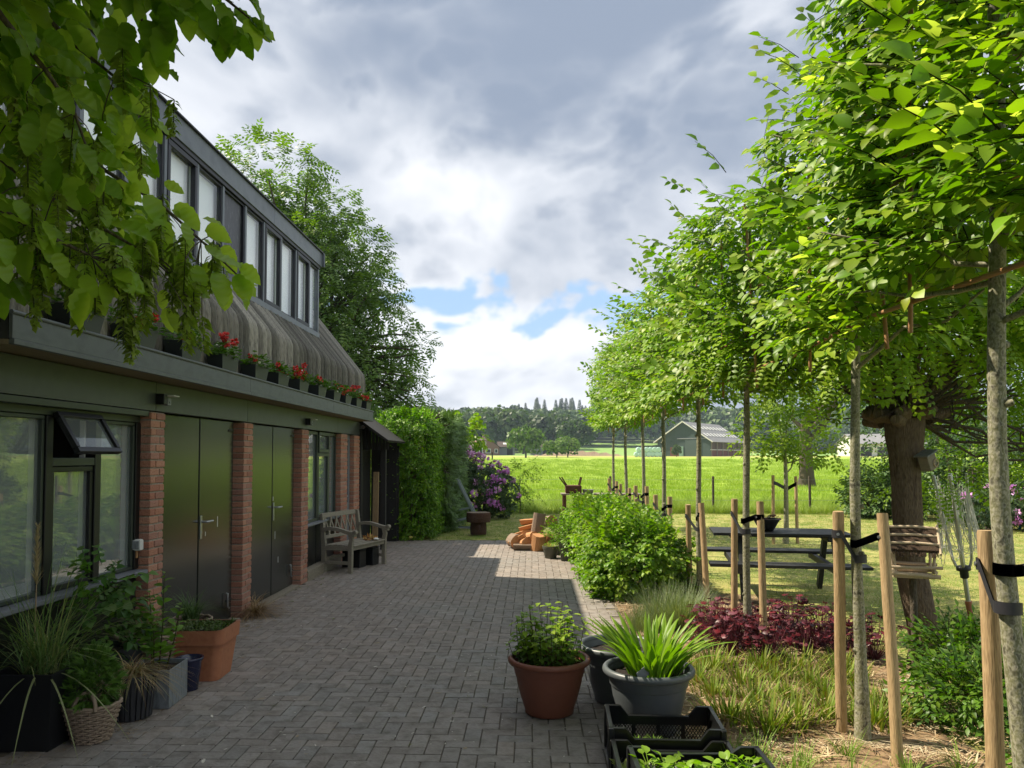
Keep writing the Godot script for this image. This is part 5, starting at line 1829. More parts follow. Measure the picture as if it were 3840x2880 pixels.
func stumps() -> void:
	for s in [["lower, narrower slice of trunk carrying the wide one on the grass", 0.0, 0.26, 0.17], ["wide dark slice of trunk lying on top of a narrower one", 0.262, 0.2, 0.255]]:
		var t := thing("tree_slice", s[0], "stump", Vector3(-1.13, s[1], -16.2), 0.0, "two stacked trunk slices")
		var b := MB.new()
		var r: float = s[3]
		b.lathe(Vector3.ZERO, [Vector2(r * 0.97, 0), Vector2(r * 1.02, s[2] * 0.3), Vector2(r, s[2] * 0.7), Vector2(r * 0.97, s[2])], 18)
		for k in b.v.size():
			var a := atan2(b.v[k].z, b.v[k].x)
			b.v[k] *= Vector3(1, 1, 1) + Vector3(1, 0, 1) * (0.05 * sin(a * 4) + 0.03 * sin(a * 7 + 1))
		part(b, "bark", M.stump_bark, t)
		b = MB.new()
		for k in 18:
			var a := TAU * k / 18
			var a2 := TAU * (k + 1) / 18
			var f := func(q): return r * 0.97 * (1 + 0.05 * sin(q * 4) + 0.03 * sin(q * 7 + 1))
			b.tri(Vector3(0, s[2], 0), Vector3(cos(a2) * f.call(a2), s[2], sin(a2) * f.call(a2)), Vector3(cos(a) * f.call(a), s[2], sin(a) * f.call(a)))
		part(b, "top_face", M.log_bark, t)

func log_pile() -> void:
	var c := Vector3(-0.05, 0, -13.75)
	log_piece("cut_log", "long debarked log lying at the front of the log heap", c + Vector3(-0.02, 0.1, 0.28), Vector3(1, 0.0, 0.12), 0.5, 0.095, "logs heaped at the edge of the paving", true)
	log_piece("cut_log", "hollow log end facing the camera at the left of the heap", c + Vector3(-0.25, 0.13, 0.0), Vector3(0.25, 0.02, 1), 0.4, 0.125)
	log_piece("cut_log", "tall grey log standing on end in the log heap", c + Vector3(0.14, 0.32, 0.05), Vector3(0.16, 1, -0.1), 0.62, 0.11)
	log_piece("cut_log", "round grey log end sticking out right of the upright log", c + Vector3(0.36, 0.46, -0.2), Vector3(0.2, 0.12, 1), 0.45, 0.1)
	log_piece("cut_log", "broad split log leaning at the right of the heap", c + Vector3(0.16, 0.15, 0.36), Vector3(0.1, 0.9, 0.35), 0.34, 0.13, "logs heaped at the edge of the paving", true, M.split_wood)
	var sp := [[-0.12, 0.3, -0.05, 0.5, 0.25, 0.8], [-0.02, 0.42, -0.1, 1, 0.3, 0.4], [-0.2, 0.22, 0.1, 0.8, 0.5, 0.5], [0.0, 0.24, 0.16, 0.6, 0.2, 0.9], [0.0, 0.52, -0.18, 0.9, 0.1, 0.5], [0.3, 0.2, 0.2, 0.5, 0.7, 0.4], [-0.1, 0.13, 0.12, 0.4, 0.15, 1.0], [0.3, 0.1, -0.05, 1, 0.1, 0.6]]
	var words := ["wedge of split firewood on the left slope of the heap", "orange split log near the top of the heap", "thin split piece resting on the hollow log", "round cut end in the middle of the log heap", "topmost pale split piece of the log heap", "short split piece right of the upright log", "small log end behind the long front log", "low log end at the right back of the heap"]
	for i in sp.size():
		var s: Array = sp[i]
		log_piece("split_log", words[i], c + Vector3(s[0], s[1] - 0.02, s[2]), Vector3(s[3], s[4], s[5]), rf(0.3, 0.38), rf(0.075, 0.1), "split firewood in the heap", i != 3 and i != 6, M.split_wood)

func potting_table() -> void:
	var t := thing("plank_table", "weathered plank table behind the low hedge", "table", Vector3(1.42, 0, -17.2))
	var b := MB.new()
	for k in 4:
		b = MB.new()
		b.cbox(Vector3(0.1, 0.80, -0.24 + k * 0.13), Vector3(1.75, 0.03, 0.12), 0.004)
		part(b, "plank", M.teak, t)
	for s in [[-0.7, -0.2], [-0.7, 0.2], [0.9, -0.2], [0.9, 0.2]]:
		b = MB.new()
		b.cbox(Vector3(s[0], 0.392, s[1]), Vector3(0.07, 0.784, 0.07), 0.004)
		part(b, "leg", M.rust, t)
	var r := thing("rusty_fire_basket", "rusty brown metal basket with upright prongs on the plank table", "fire basket", Vector3(0.92, 0.816, -17.2))
	b = MB.new()
	b.cbox(Vector3(0, 0.09, 0), Vector3(0.36, 0.18, 0.3), 0.02)
	part(b, "bowl", M.rust, r)
	for s in [[-0.17, -0.1], [-0.21, 0.1], [0.17, 0.12], [0.16, -0.1]]:
		b = MB.new()
		b.bar(Vector3(s[0] * 0.75, 0.15, s[1]), Vector3(s[0] * (1.5 if s[0] < 0 else 1.05), 0.36, s[1]), 0.025, 0.03, 0.004)
		part(b, "prong", M.rust, r)
	var d := thing("dented_tin", "small grey metal tub beside the rusty basket", "tub", Vector3(1.24, 0.816, -17.1))
	b = MB.new()
	b.lathe(Vector3.ZERO, [Vector2(0.0, 0.002), Vector2(0.1, 0.0), Vector2(0.13, 0.09), Vector2(0.135, 0.09), Vector2(0.12, 0.085), Vector2(0.0, 0.03)], 18)
	part(b, "tub", M.zinc, d)

# ---------------------------------------------------------------- things on the paving
func patio_things() -> void:
	garden_bench()
	pots_right()
	crates()
	small_pots()

func garden_bench() -> void:
	var t := thing("garden_bench", "weathered grey wooden garden bench with scrolled arms under the far window", "bench", Vector3(-2.6, 0.004, -11.3), deg_to_rad(73))
	t.scale = Vector3(0.93, 0.93, 0.93)
	var b: MB
	var hl := 0.53
	for s in [-1.0, 1.0]:
		b = MB.new()   # rear leg and back post in one piece
		b.prism(PackedVector2Array([Vector2(-0.03, 0), Vector2(0.035, 0), Vector2(0.035, 0.42), Vector2(-0.02, 0.88), Vector2(-0.075, 0.88), Vector2(-0.03, 0.42)]), Vector3(s * hl + 0.0275, 0, -0.23), Basis(Vector3(0, 0, 1), Vector3.UP, Vector3(-1, 0, 0)), 0.055)
		part(b, "rear_leg", M.teak, t)
		b = MB.new()
		b.prism(PackedVector2Array([Vector2(-0.03, 0), Vector2(0.03, 0), Vector2(0.035, 0.42), Vector2(0.05, 0.5), Vector2(0.02, 0.61), Vector2(-0.035, 0.61), Vector2(-0.01, 0.5), Vector2(-0.03, 0.42)]), Vector3(s * hl + 0.0275, 0, 0.23), Basis(Vector3(0, 0, 1), Vector3.UP, Vector3(-1, 0, 0)), 0.055)
		part(b, "front_leg", M.teak, t)
		b = MB.new()   # arm, wavy, with a rolled front end
		var pl := PackedVector2Array()
		var lo := PackedVector2Array()
		for k in 11:
			var f := k / 10.0
			var y := 0.625 + 0.022 * sin(f * PI * 1.6) - 0.03 * f * f
			pl.append(Vector2(-0.25 + 0.56 * f, y + 0.045))
			lo.append(Vector2(-0.25 + 0.56 * f, y - 0.005 - (0.02 if k >= 9 else 0.0)))
		lo.reverse()
		lo.append_array(pl)
		b.prism(lo, Vector3(s * hl + 0.035, 0, 0), Basis(Vector3(0, 0, 1), Vector3.UP, Vector3(-1, 0, 0)), 0.07)
		b.tube([Vector3(s * hl - 0.035, 0.612, 0.305), Vector3(s * hl + 0.035, 0.612, 0.305)], 0.034, 12)
		part(b, "arm", M.teak, t)
		b = MB.new()
		b.cbox(Vector3(s * hl, 0.15, 0.0), Vector3(0.035, 0.05, 0.42), 0.004)
		part(b, "stretcher", M.teak, t)
		b = MB.new()
		b.cbox(Vector3(s * hl, 0.37, 0.0), Vector3(0.04, 0.07, 0.42), 0.004)
		part(b, "side_rail", M.teak, t)
	for k in 6:
		b = MB.new()
		b.cbox(Vector3(0, 0.418 - 0.006 * absf(k - 2.6), 0.24 - k * 0.088), Vector3(1.1 if k > 0 and k < 5 else 1.0, 0.02, 0.07), 0.005)
		part(b, "seat_slat", M.teak, t)
	b = MB.new()
	b.cbox(Vector3(0, 0.37, 0.235), Vector3(1.0, 0.07, 0.03), 0.004)
	part(b, "front_rail", M.teak, t)
	var tilt := Basis(Vector3(1, 0, 0), -0.12)
	for r in [[0.85, 0.075], [0.52, 0.055]]:
		b = MB.new()
		b.cbox(Vector3(0, r[0], -0.25 - (r[0] - 0.42) * 0.12), Vector3(1.02, r[1], 0.028), 0.005, tilt)
		part(b, "back_rail", M.teak, t)
	var xs := -0.42
	for k in 12:   # slats of the back lean against each other in pairs
		b = MB.new()
		var lean := 0.055 if k % 2 == 0 else -0.055
		var x := -0.44 + k * 0.08
		b.bar(Vector3(x - lean, 0.54, -0.265), Vector3(x + lean, 0.82, -0.298), 0.03, 0.016, 0.003, Vector3(0, 0, 1))
		part(b, "back_slat", M.teak, t)
	b = MB.new()
	b.cbox(Vector3(0, 0.2, -0.2), Vector3(1.0, 0.05, 0.03), 0.004)
	part(b, "back_stretcher", M.teak, t)
	# black boxes stored under it
	for i in 2:
		var bx := thing("storage_box", ["dark plastic box under the bench, near the front leg", "dark plastic box under the far end of the bench"][i], "box", Vector3([-2.64, -2.5][i], 0.004, [-11.42, -11.68][i]), deg_to_rad(73))
		b = MB.new()
		b.cbox(Vector3(0, 0.125, 0), Vector3(0.2, 0.25, 0.3), 0.012)
		part(b, "bin", M.dark_plastic, bx)
		b = MB.new()
		b.cbox(Vector3(0, 0.262, 0), Vector3(0.22, 0.02, 0.31), 0.008)
		part(b, "lid", M.dark_plastic, bx)
	# little heap of dried things on the seat
	var d := thing("dried_bouquet", "small heap of dried orange flowers and a white shell on the bench seat", "bouquet", Vector3(-2.42, 0.402, -11.5))
	b = MB.new()
	for k in 70:
		var q := rdir()
		q.y = absf(q.y)
		b.col = [Color(0.45, 0.22, 0.06), Color(0.35, 0.14, 0.05), Color(0.55, 0.38, 0.14), Color(0.2, 0.1, 0.05)][k % 4]
		b.leaf(q * Vector3(0.06, 0.02, 0.06), look(q + rdir() * 0.6, rdir()), rf(0.05, 0.09), 0.03, 0.4, 0.3, 1)
	part(b, "flowers", M.painted, d)
	b = MB.new()
	b.lathe(Vector3(0.1, 0.0, 0.06), [Vector2(0.0, 0.0), Vector2(0.04, 0.004), Vector2(0.045, 0.016), Vector2(0.02, 0.03), Vector2(0, 0.032)], 12)
	part(b, "shell", M.white_paint, d)

func round_pot(called: String, label: String, at: Vector3, r: float, h: float, m: Material, soil := 0.82) -> Node3D:
	var t := thing(called, label, "flower pot", at)
	var b := MB.new()
	var rb := r * 0.60
	var rw := r * 0.845
	b.lathe(Vector3.ZERO, [Vector2(0, 0.004), Vector2(rb * 0.9, 0.0), Vector2(rb * 0.98, 0.006), Vector2(rb, 0.03), Vector2(lerpf(rb, rw, 0.42), h * 0.32), Vector2(lerpf(rb, rw, 0.75), h * 0.55), Vector2(rw * 0.965, h * 0.70), Vector2(rw * 0.97, h * 0.715)], 56)
	b.lathe(Vector3.ZERO, [Vector2(rw * 0.97, h * 0.715), Vector2(rw, h * 0.725), Vector2(rw * 1.04, h * 0.86), Vector2(rw * 1.05, h * 0.905)], 56)
	part(b, "body", m, t)
	b = MB.new()
	var rim := []
	for k in 13:
		var a := TAU * k / 12 - PI * 0.5
		rim.append(Vector2(r * 0.935 + cos(a) * r * 0.07, h * 0.94 + sin(a) * h * 0.058))
	b.lathe(Vector3.ZERO, rim, 56)
	part(b, "rim", m, t)
	b = MB.new()
	b.lathe(Vector3.ZERO, [Vector2(r * 0.88, h * 0.95), Vector2(r * 0.84, h * soil), Vector2(r * 0.82, h * soil - 0.02)].map(func(p): return p), 40)
	part(b, "inside", m, t)
	b = MB.new()
	var f := noise(17, 3.0, 3)
	for k in 24:
		var a := TAU * k / 24
		var a2 := TAU * (k + 1) / 24
		for q in 3:
			var r0 := r * 0.835 * q / 3.0
			var r1 := r * 0.835 * (q + 1) / 3.0
			var pt := func(aa, rr): return Vector3(cos(aa) * rr, h * soil - 0.006 + 0.012 * f.get_noise_2d(cos(aa) * rr * 8, sin(aa) * rr * 8), sin(aa) * rr)
			b.quad(pt.call(a, r0), pt.call(a2, r0), pt.call(a2, r1), pt.call(a, r1))
	part(b, "soil", M.potting_soil, t)
	return t

func pots_right() -> void:
	# terracotta-coloured pot with yellow-green shrub stems
	var t := round_pot("terracotta_pot", "round terracotta coloured plastic pot with yellow green leafy stems", Vector3(0.11, 0.004, -5.02), 0.265, 0.355, M.terracotta_plastic, 0.72)
	var pal := [Color(0.26, 0.38, 0.03), Color(0.20, 0.32, 0.03), Color(0.31, 0.42, 0.04)]
	for k in 56:
		var a := rf(0, TAU)
		var r := 0.19 * sqrt(rng.randf())
		var p := Vector3(cos(a) * r, 0.255, sin(a) * r)
		var h := rf(0.2, 0.42) * (1.1 - r)
		var e := p + Vector3(cos(a) * 0.05 + rf(-0.04, 0.04), h, sin(a) * 0.05 + rf(-0.04, 0.04))
		var b := MB.new()
		b.col = Color(0.13, 0.08, 0.04)
		b.tube([p, p.lerp(e, 0.5) + rdir() * 0.008, e], [0.0028, 0.0022, 0.0015], 4, false)
		for q in 13:
			var f := 0.2 + 0.8 * q / 12.0
			var c := p.lerp(e, f)
			var aa := q * 2.4 + a
			var up := f > 0.62
			b.col = (pal[(k + q) % 3] if up else Color(0.13, 0.22, 0.03)) * rf(0.85, 1.15)
			b.leaf(c, look(Vector3(cos(aa), 0.15 if up else -0.25, sin(aa)) + rdir() * 0.3, Vector3.UP + rdir() * 0.3), rf(0.045, 0.08) * (1.0 if up else 0.7), rf(0.03, 0.042), 0.3, 0.25, 2)
		part(b, "leafy_stem", M.leaf, t)
	# grey pot with broad strap leaves
	t = round_pot("grey_pot", "large grey plastic pot with bright green strap leaves behind the crates", Vector3(0.70, 0.004, -4.70), 0.275, 0.385, M.grey_plastic, 0.86)
	var vs := []
	for k in 6:
		var b := MB.new()
		b.col = [Color(0.21, 0.35, 0.03), Color(0.25, 0.39, 0.04), Color(0.17, 0.30, 0.03)][k % 3]
		var ln := 0.36 + 0.015 * k
		var d := Vector3(0, 1, 0.04 + 0.07 * k).normalized()
		var p := Vector3.ZERO
		var first := b.v.size()
		for i in 7:
			var f := i / 6.0
			var w := 0.008 + 0.008 * sin(PI * pow(f, 0.7))
			if i == 6: w = 0.001
			var nn := Vector3(1, 0, 0).cross(d).normalized()
			b.vert(p + Vector3(-w, 0, 0) + nn * w * 0.4, (nn + Vector3(0.4, 0, 0)).normalized())
			b.vert(p, nn)
			b.vert(p + Vector3(w, 0, 0) + nn * w * 0.4, (nn - Vector3(0.4, 0, 0)).normalized())
			d = (d + Vector3(0, -0.02 - 0.025 * k, 0.05 + 0.012 * k)).normalized()
			p += d * ln / 6.0
		for i in 6:
			var q := first + i * 3
			b.f4(q, q + 1, q + 4, q + 3); b.f4(q + 1, q + 2, q + 5, q + 4)
		vs.append(b.mesh())
	for k in 120:
		var a := rf(0, TAU)
		var r := 0.15 * sqrt(rng.randf())
		var tilt := clampf(r / 0.15, 0, 1)
		put(vs[clampi(int(tilt * 4.0 + rf(0, 2)), 0, 5)], "strap_leaf", M.leaf, t, Vector3(cos(a) * r * 1.0 + 0.02, 0.322, sin(a) * r * 0.95), Basis(Vector3.UP, PI / 2 - a + rf(-0.6, 0.6)) * Basis.from_scale(Vector3.ONE * rf(0.65, 1.1)))
	var lb := MB.new()
	lb.cbox(Vector3(-0.055, 0.385, 0.17), Vector3(0.085, 0.06, 0.003), 0.001, Basis(Vector3.UP, 0.5) * Basis(Vector3(0, 0, 1), 0.5))
	part(lb, "plant_label", M.zinc, t)
	round_pot("grey_pot", "second grey plastic pot behind, holding only bare soil", Vector3(0.585, 0.004, -5.27), 0.275, 0.385, M.grey_plastic, 0.84)

func crate_panel(b: MB, a: Vector3, c: Vector3, h: float, notch: float, inward: Vector3, mesh_lo: float, mesh_hi: float) -> void:
	# side of a crate: corner blocks, lowered rim, diamond lattice
	var d := c - a
	var ln := d.length()
	var x := d / ln
	var bs := Basis(x, Vector3.UP, x.cross(Vector3.UP))
	var th := 0.008
	var nl := ln * 0.14
	if notch > 0.0:
		b.prism(PackedVector2Array([Vector2(0, mesh_hi), Vector2(ln, mesh_hi), Vector2(ln, h), Vector2(ln - nl, h), Vector2(ln - nl - 0.045, h - notch), Vector2(nl + 0.045, h - notch), Vector2(nl, h), Vector2(0, h)]), a, bs, th)
		for s in [[0.0, nl, h], [ln - nl, ln, h], [nl + 0.045, ln - nl - 0.045, h - notch]]:
			b.cbox(a + x * (s[0] + s[1]) / 2 + Vector3(0, s[2] - 0.004, 0) + bs.z * th / 2, Vector3(s[1] - s[0], 0.009, 0.022), 0.002, bs)
		b.bar(a + x * nl + Vector3(0, h - 0.004, 0) + bs.z * th / 2, a + x * (nl + 0.045) + Vector3(0, h - notch - 0.004, 0) + bs.z * th / 2, 0.022, 0.009)
		b.bar(a + x * (ln - nl) + Vector3(0, h - 0.004, 0) + bs.z * th / 2, a + x * (ln - nl - 0.045) + Vector3(0, h - notch - 0.004, 0) + bs.z * th / 2, 0.022, 0.009)
	else:
		b.box(a + x * ln / 2 + Vector3(0, (mesh_hi + h) / 2, 0) + bs.z * th / 2, Vector3(ln, h - mesh_hi, th), bs)
		b.cbox(a + x * ln / 2 + Vector3(0, h - 0.004, 0) + bs.z * th / 2, Vector3(ln, 0.009, 0.022), 0.002, bs)
	b.box(a + x * ln / 2 + Vector3(0, mesh_lo / 2, 0) + bs.z * th / 2, Vector3(ln, mesh_lo, th), bs)
	for s in [0.03, 0.27, 0.5, 0.73, 0.97]:
		b.box(a + x * ln * s + Vector3(0, (mesh_lo + mesh_hi) / 2, 0) + bs.z * th / 2, Vector3(0.022, mesh_hi - mesh_lo, th * 0.9), bs)
	var hh := mesh_hi - mesh_lo
	var n := int(ln / 0.0175)
	for i in n:
		var x0 := (i + 0.5) * ln / n
		for s in [-1.0, 1.0]:
			var x1: float = x0 + s * hh * 0.62
			if x1 < 0 or x1 > ln: continue
			b.bar(a + x * x0 + Vector3(0, mesh_lo, 0) + bs.z * th / 2, a + x * x1 + Vector3(0, mesh_hi, 0) + bs.z * th / 2, 0.0042, 0.0042)

func crate(label: String, at: Vector3, turn: float, h: float, notch: float) -> Node3D:
	var t := thing("plastic_crate", label, "crate", at, turn, "black plastic crates beside the paving")
	var w := 0.6
	var d := 0.39
	var names2 := ["rear_panel", "front_panel", "left_panel", "right_panel"]
	var ends := [[Vector3(-w / 2, 0, -d / 2 + 0.008), Vector3(w / 2, 0, -d / 2 + 0.008)], [Vector3(w / 2, 0, d / 2 - 0.008), Vector3(-w / 2, 0, d / 2 - 0.008)], [Vector3(-w / 2 + 0.008, 0, d / 2 - 0.009), Vector3(-w / 2 + 0.008, 0, -d / 2 + 0.009)], [Vector3(w / 2 - 0.008, 0, -d / 2 + 0.009), Vector3(w / 2 - 0.008, 0, d / 2 - 0.009)]]
	for i in 4:
		var b := MB.new()
		crate_panel(b, ends[i][0], ends[i][1], h, notch if i < 2 else 0.0, Vector3.ZERO, 0.03, h * 0.55)
		part(b, names2[i], M.crate_plastic, t)
	var fb := MB.new()
	for k in 16:
		fb.box(Vector3(-w / 2 + 0.02 + k * 0.0373, 0.008, 0), Vector3(0.02, 0.012, d - 0.03))
	for k in 6:
		fb.box(Vector3(0, 0.008, -d / 2 + 0.03 + k * 0.066), Vector3(w - 0.03, 0.0115, 0.012))
	part(fb, "floor_grid", M.crate_plastic, t)
	for c in [[-1, -1], [-1, 1], [1, -1], [1, 1]]:
		var b := MB.new()
		b.cbox(Vector3(c[0] * (w / 2 - 0.012), h * 0.5, c[1] * (d / 2 - 0.012)), Vector3(0.032, h, 0.032), 0.006)
		part(b, "corner_post", M.crate_plastic, t)
	return t

func seedling(at: Vector3, s: float, c: Color, kind: int, nth: int) -> void:
	var t := thing("potted_seedling", ["young variegated hosta seedling, %s from left in the middle crate", "feathery green seedling, %s from left in the rear crate", "round leaved seedling, %s from left in the nearest crate"][kind] % NTH[nth], "seedling", at, rf(0, TAU), ["hosta seedlings", "feathery seedlings", "round leaved seedlings"][kind])
	var b := MB.new()
	b.lathe(Vector3.ZERO, [Vector2(0.0, 0.002), Vector2(0.03, 0.0), Vector2(0.042, 0.075), Vector2(0.046, 0.076), Vector2(0.046, 0.083), Vector2(0.04, 0.083), Vector2(0.038, 0.07), Vector2(0, 0.068)], 14)
	part(b, "pot", M.dark_plastic, t)
	b = MB.new()
	if kind == 1:
		for k in 60:
			var d := rdir()
			d.y = absf(d.y) * 0.8 + 0.2
			b.col = c * rf(0.8, 1.3)
			b.blade(Vector3(0, 0.07, 0) + d * 0.01, d, rf(0.04, 0.075) * s, 0.006, 0.5, 2)
	else:
		for k in (11 if kind == 0 else 14):
			var a := TAU * k * 0.382 + rf(-0.3, 0.3)
			var up := rf(0.25, 1.3)
			b.col = c * rf(0.8, 1.25)
			var d := Vector3(cos(a), up, sin(a))
			if kind == 0: b.leaf(Vector3(0, 0.07, 0) + d * 0.012, look(d, Vector3.UP), rf(0.06, 0.095) * s, 0.036 * s, 0.4, 0.3, 3)
			else:
				var e := Vector3(0, 0.07, 0) + d.normalized() * rf(0.03, 0.09) * s
				b.tube([Vector3(0, 0.07, 0), e], 0.002, 4, false)
				b.leaf(e, look(Vector3(cos(a), rf(-0.3, 0.9), sin(a)), Vector3.UP + rdir() * 0.5), rf(0.04, 0.065) * s, rf(0.034, 0.048) * s, rf(0.1, 0.5), 0.25, 3)
	part(b, "leaves", M.leaf, t)

func crates() -> void:
	crate("rear black plastic crate with notched rim, holding two feathery seedlings", Vector3(0.705, 0.004, -4.24), deg_to_rad(-2), 0.235, 0.055)
	crate("middle black plastic crate holding a row of hosta seedlings", Vector3(0.70, 0.004, -3.83), deg_to_rad(-1), 0.19, 0.05)
	crate("bottom black plastic crate of the stack nearest the camera", Vector3(0.73, 0.004, -3.41), deg_to_rad(1), 0.165, 0.03)
	crate("upper black plastic crate of the nearest stack, full of round seedlings", Vector3(0.74, 0.17, -3.41), deg_to_rad(1), 0.15, 0.03)
	for k in 2: seedling(Vector3(0.57 + k * 0.095, 0.02, -4.24 + 0.02 * k), 1.0, Color(0.18, 0.32, 0.04), 1, k)
	for k in 6: seedling(Vector3(0.46 + k * 0.095, 0.02, -3.84 + rf(-0.03, 0.03)), 1.2, Color(0.26, 0.36, 0.06) if k % 2 else Color(0.32, 0.38, 0.09), 0, k)
	for k in 6: seedling(Vector3(0.52 + k * 0.088, 0.186, -3.45 + rf(-0.05, 0.05)), 0.95, Color(0.24, 0.40, 0.04), 2, k)

func small_pots() -> void:
	# two green pots and one behind, at the far end of the low hedge
	var spec := [[0.30, -12.45, 0.13, 0.2, "round olive green pot with a yellow grassy tuft", 0], [0.55, -12.2, 0.13, 0.27, "square olive green pot with a leafy herb against the hedge", 1], [0.42, -12.95, 0.11, 0.2, "small green pot behind the two olive green pots", 1]]
	var olive := mat("olive_plastic", srgb(0.075, 0.08, 0.055), 0.5)
	for s in spec:
		var t := thing("small_pot", s[4], "flower pot", Vector3(s[0], 0.004, s[1]), 0.0, "small green pots by the log heap")
		var b := MB.new()
		if s[5] == 0: b.lathe(Vector3.ZERO, [Vector2(0, 0.003), Vector2(s[2] * 0.7, 0), Vector2(s[2] * 0.93, s[3] * 0.75), Vector2(s[2], s[3] * 0.76), Vector2(s[2] * 1.05, s[3]), Vector2(s[2] * 0.95, s[3]), Vector2(s[2] * 0.9, s[3] * 0.85), Vector2(0, s[3] * 0.84)], 24)
		else:
			var q: float = s[2]
			for e in [[0.7, 0.0, 0.92, 0.8], [0.98, 0.8, 1.02, 1.0]]:
				for k in 4:
					var a := Basis(Vector3.UP, PI / 2 * k)
					b.quad(a * Vector3(-q * e[0], s[3] * e[1], q * e[0]), a * Vector3(q * e[0], s[3] * e[1], q * e[0]), a * Vector3(q * e[2], s[3] * e[3], q * e[2]), a * Vector3(-q * e[2], s[3] * e[3], q * e[2]))
			b.box(Vector3(0, s[3] * 0.9, 0), Vector3(q * 1.9, 0.01, q * 1.9))
		part(b, "pot", olive, t)
		if s[5] == 0:
			var tf := tuft(120, 0.17, 0.005, 1.4, 0.9, 3, 0.3, 0.06)
			for k in tf.c.size(): tf.c[k] *= Color(0.42, 0.40, 0.06)
			var o := put(tf.mesh(), "tuft", M.blade, t, Vector3(0, s[3] * 0.84, 0))
		else:
			var sp := spray_alternate(7, 0.18, 0.06, 0.035, 1).mesh()
			var cr := crown([[Vector3(0, s[3] + 0.1, 0), Vector3(0.15, 0.16, 0.15)]], 70, 0.8, 1.2, [Color(0.16, 0.28, 0.035), Color(0.2, 0.33, 0.04)], -0.2, 0.8)
			var o := scatter(sp, "herb", M.leaf, t, cr[0], cr[1])
			o.set_meta("kind", "stuff")
	var sm := thing("lavender_clump", "grey wispy lavender stems behind the log heap and green pots", "shrub", Vector3(0.62, 0, -13.4))
	var lv := tuft(50, 0.5, 0.004, 0.5, 0.3, 3, 0.0, 0.1).mesh()
	var tr := []
	for k in 12: tr.append(Transform3D(Basis(Vector3.UP, rf(0, TAU)) * Basis.from_scale(Vector3.ONE * rf(0.8, 1.25)), Vector3(rf(-0.15, 0.15), 0, rf(-0.2, 0.2))))
	var so := scatter(lv, "stems", M.blade, sm, tr, [Color(0.20, 0.24, 0.16), Color(0.26, 0.29, 0.2)])
	so.set_meta("kind", "stuff")

# ---------------------------------------------------------------- row of trained hornbeams
const ORD := ["nearest", "second", "third", "fourth", "fifth", "sixth", "seventh", "eighth"]

func stake(at: Vector3, top: Vector3, r: float, label: String) -> void:
	var b := MB.new()
	var d := top - at
	b.tube([Vector3(0, -0.03, 0), d * 0.33 + rdir() * 0.004, d * 0.66 + rdir() * 0.004, d * 0.992, d], [r, r, r * 0.99, r * 0.98, r * 0.9], 16)
	var o := part(b, "tree_stake", M.stake_wood)
	o.position = at
	tag(o, label, "stake", "round stakes along the hornbeam row")

func strap(pts: Array, label: String, wd := 0.045) -> void:
	# flat rubber band following points [position, outward normal]
	var b := MB.new()
	var o0: Vector3 = pts[0][0]
	for s in [-1.0, 1.0]:
		var first := b.v.size()
		for i in pts.size():
			var p: Vector3 = pts[i][0] - o0
			var nn: Vector3 = pts[i][1].normalized()
			var up := Vector3.UP
			b.vert(p + nn * (0.0025 * s) - up * wd / 2, nn * s)
			b.vert(p + nn * (0.0025 * s) + up * wd / 2, nn * s)
		for i in pts.size() - 1:
			var q := first + i * 2
			b.f4(q, q + 2, q + 3, q + 1)
	var c := MB.new()
	var m: Vector3 = pts[mini(4, pts.size() - 1)][0] - o0
	var mn: Vector3 = pts[mini(4, pts.size() - 1)][1].normalized()
	c.tube([m + mn * 0.002, m + mn * 0.007], 0.009, 8)
	var t := thing("tree_tie", label, "tree tie", o0, 0.0, "black tree ties on the hornbeam row")
	part(b, "band", M.strap, t)
	part(c, "nail", M.steel, t)

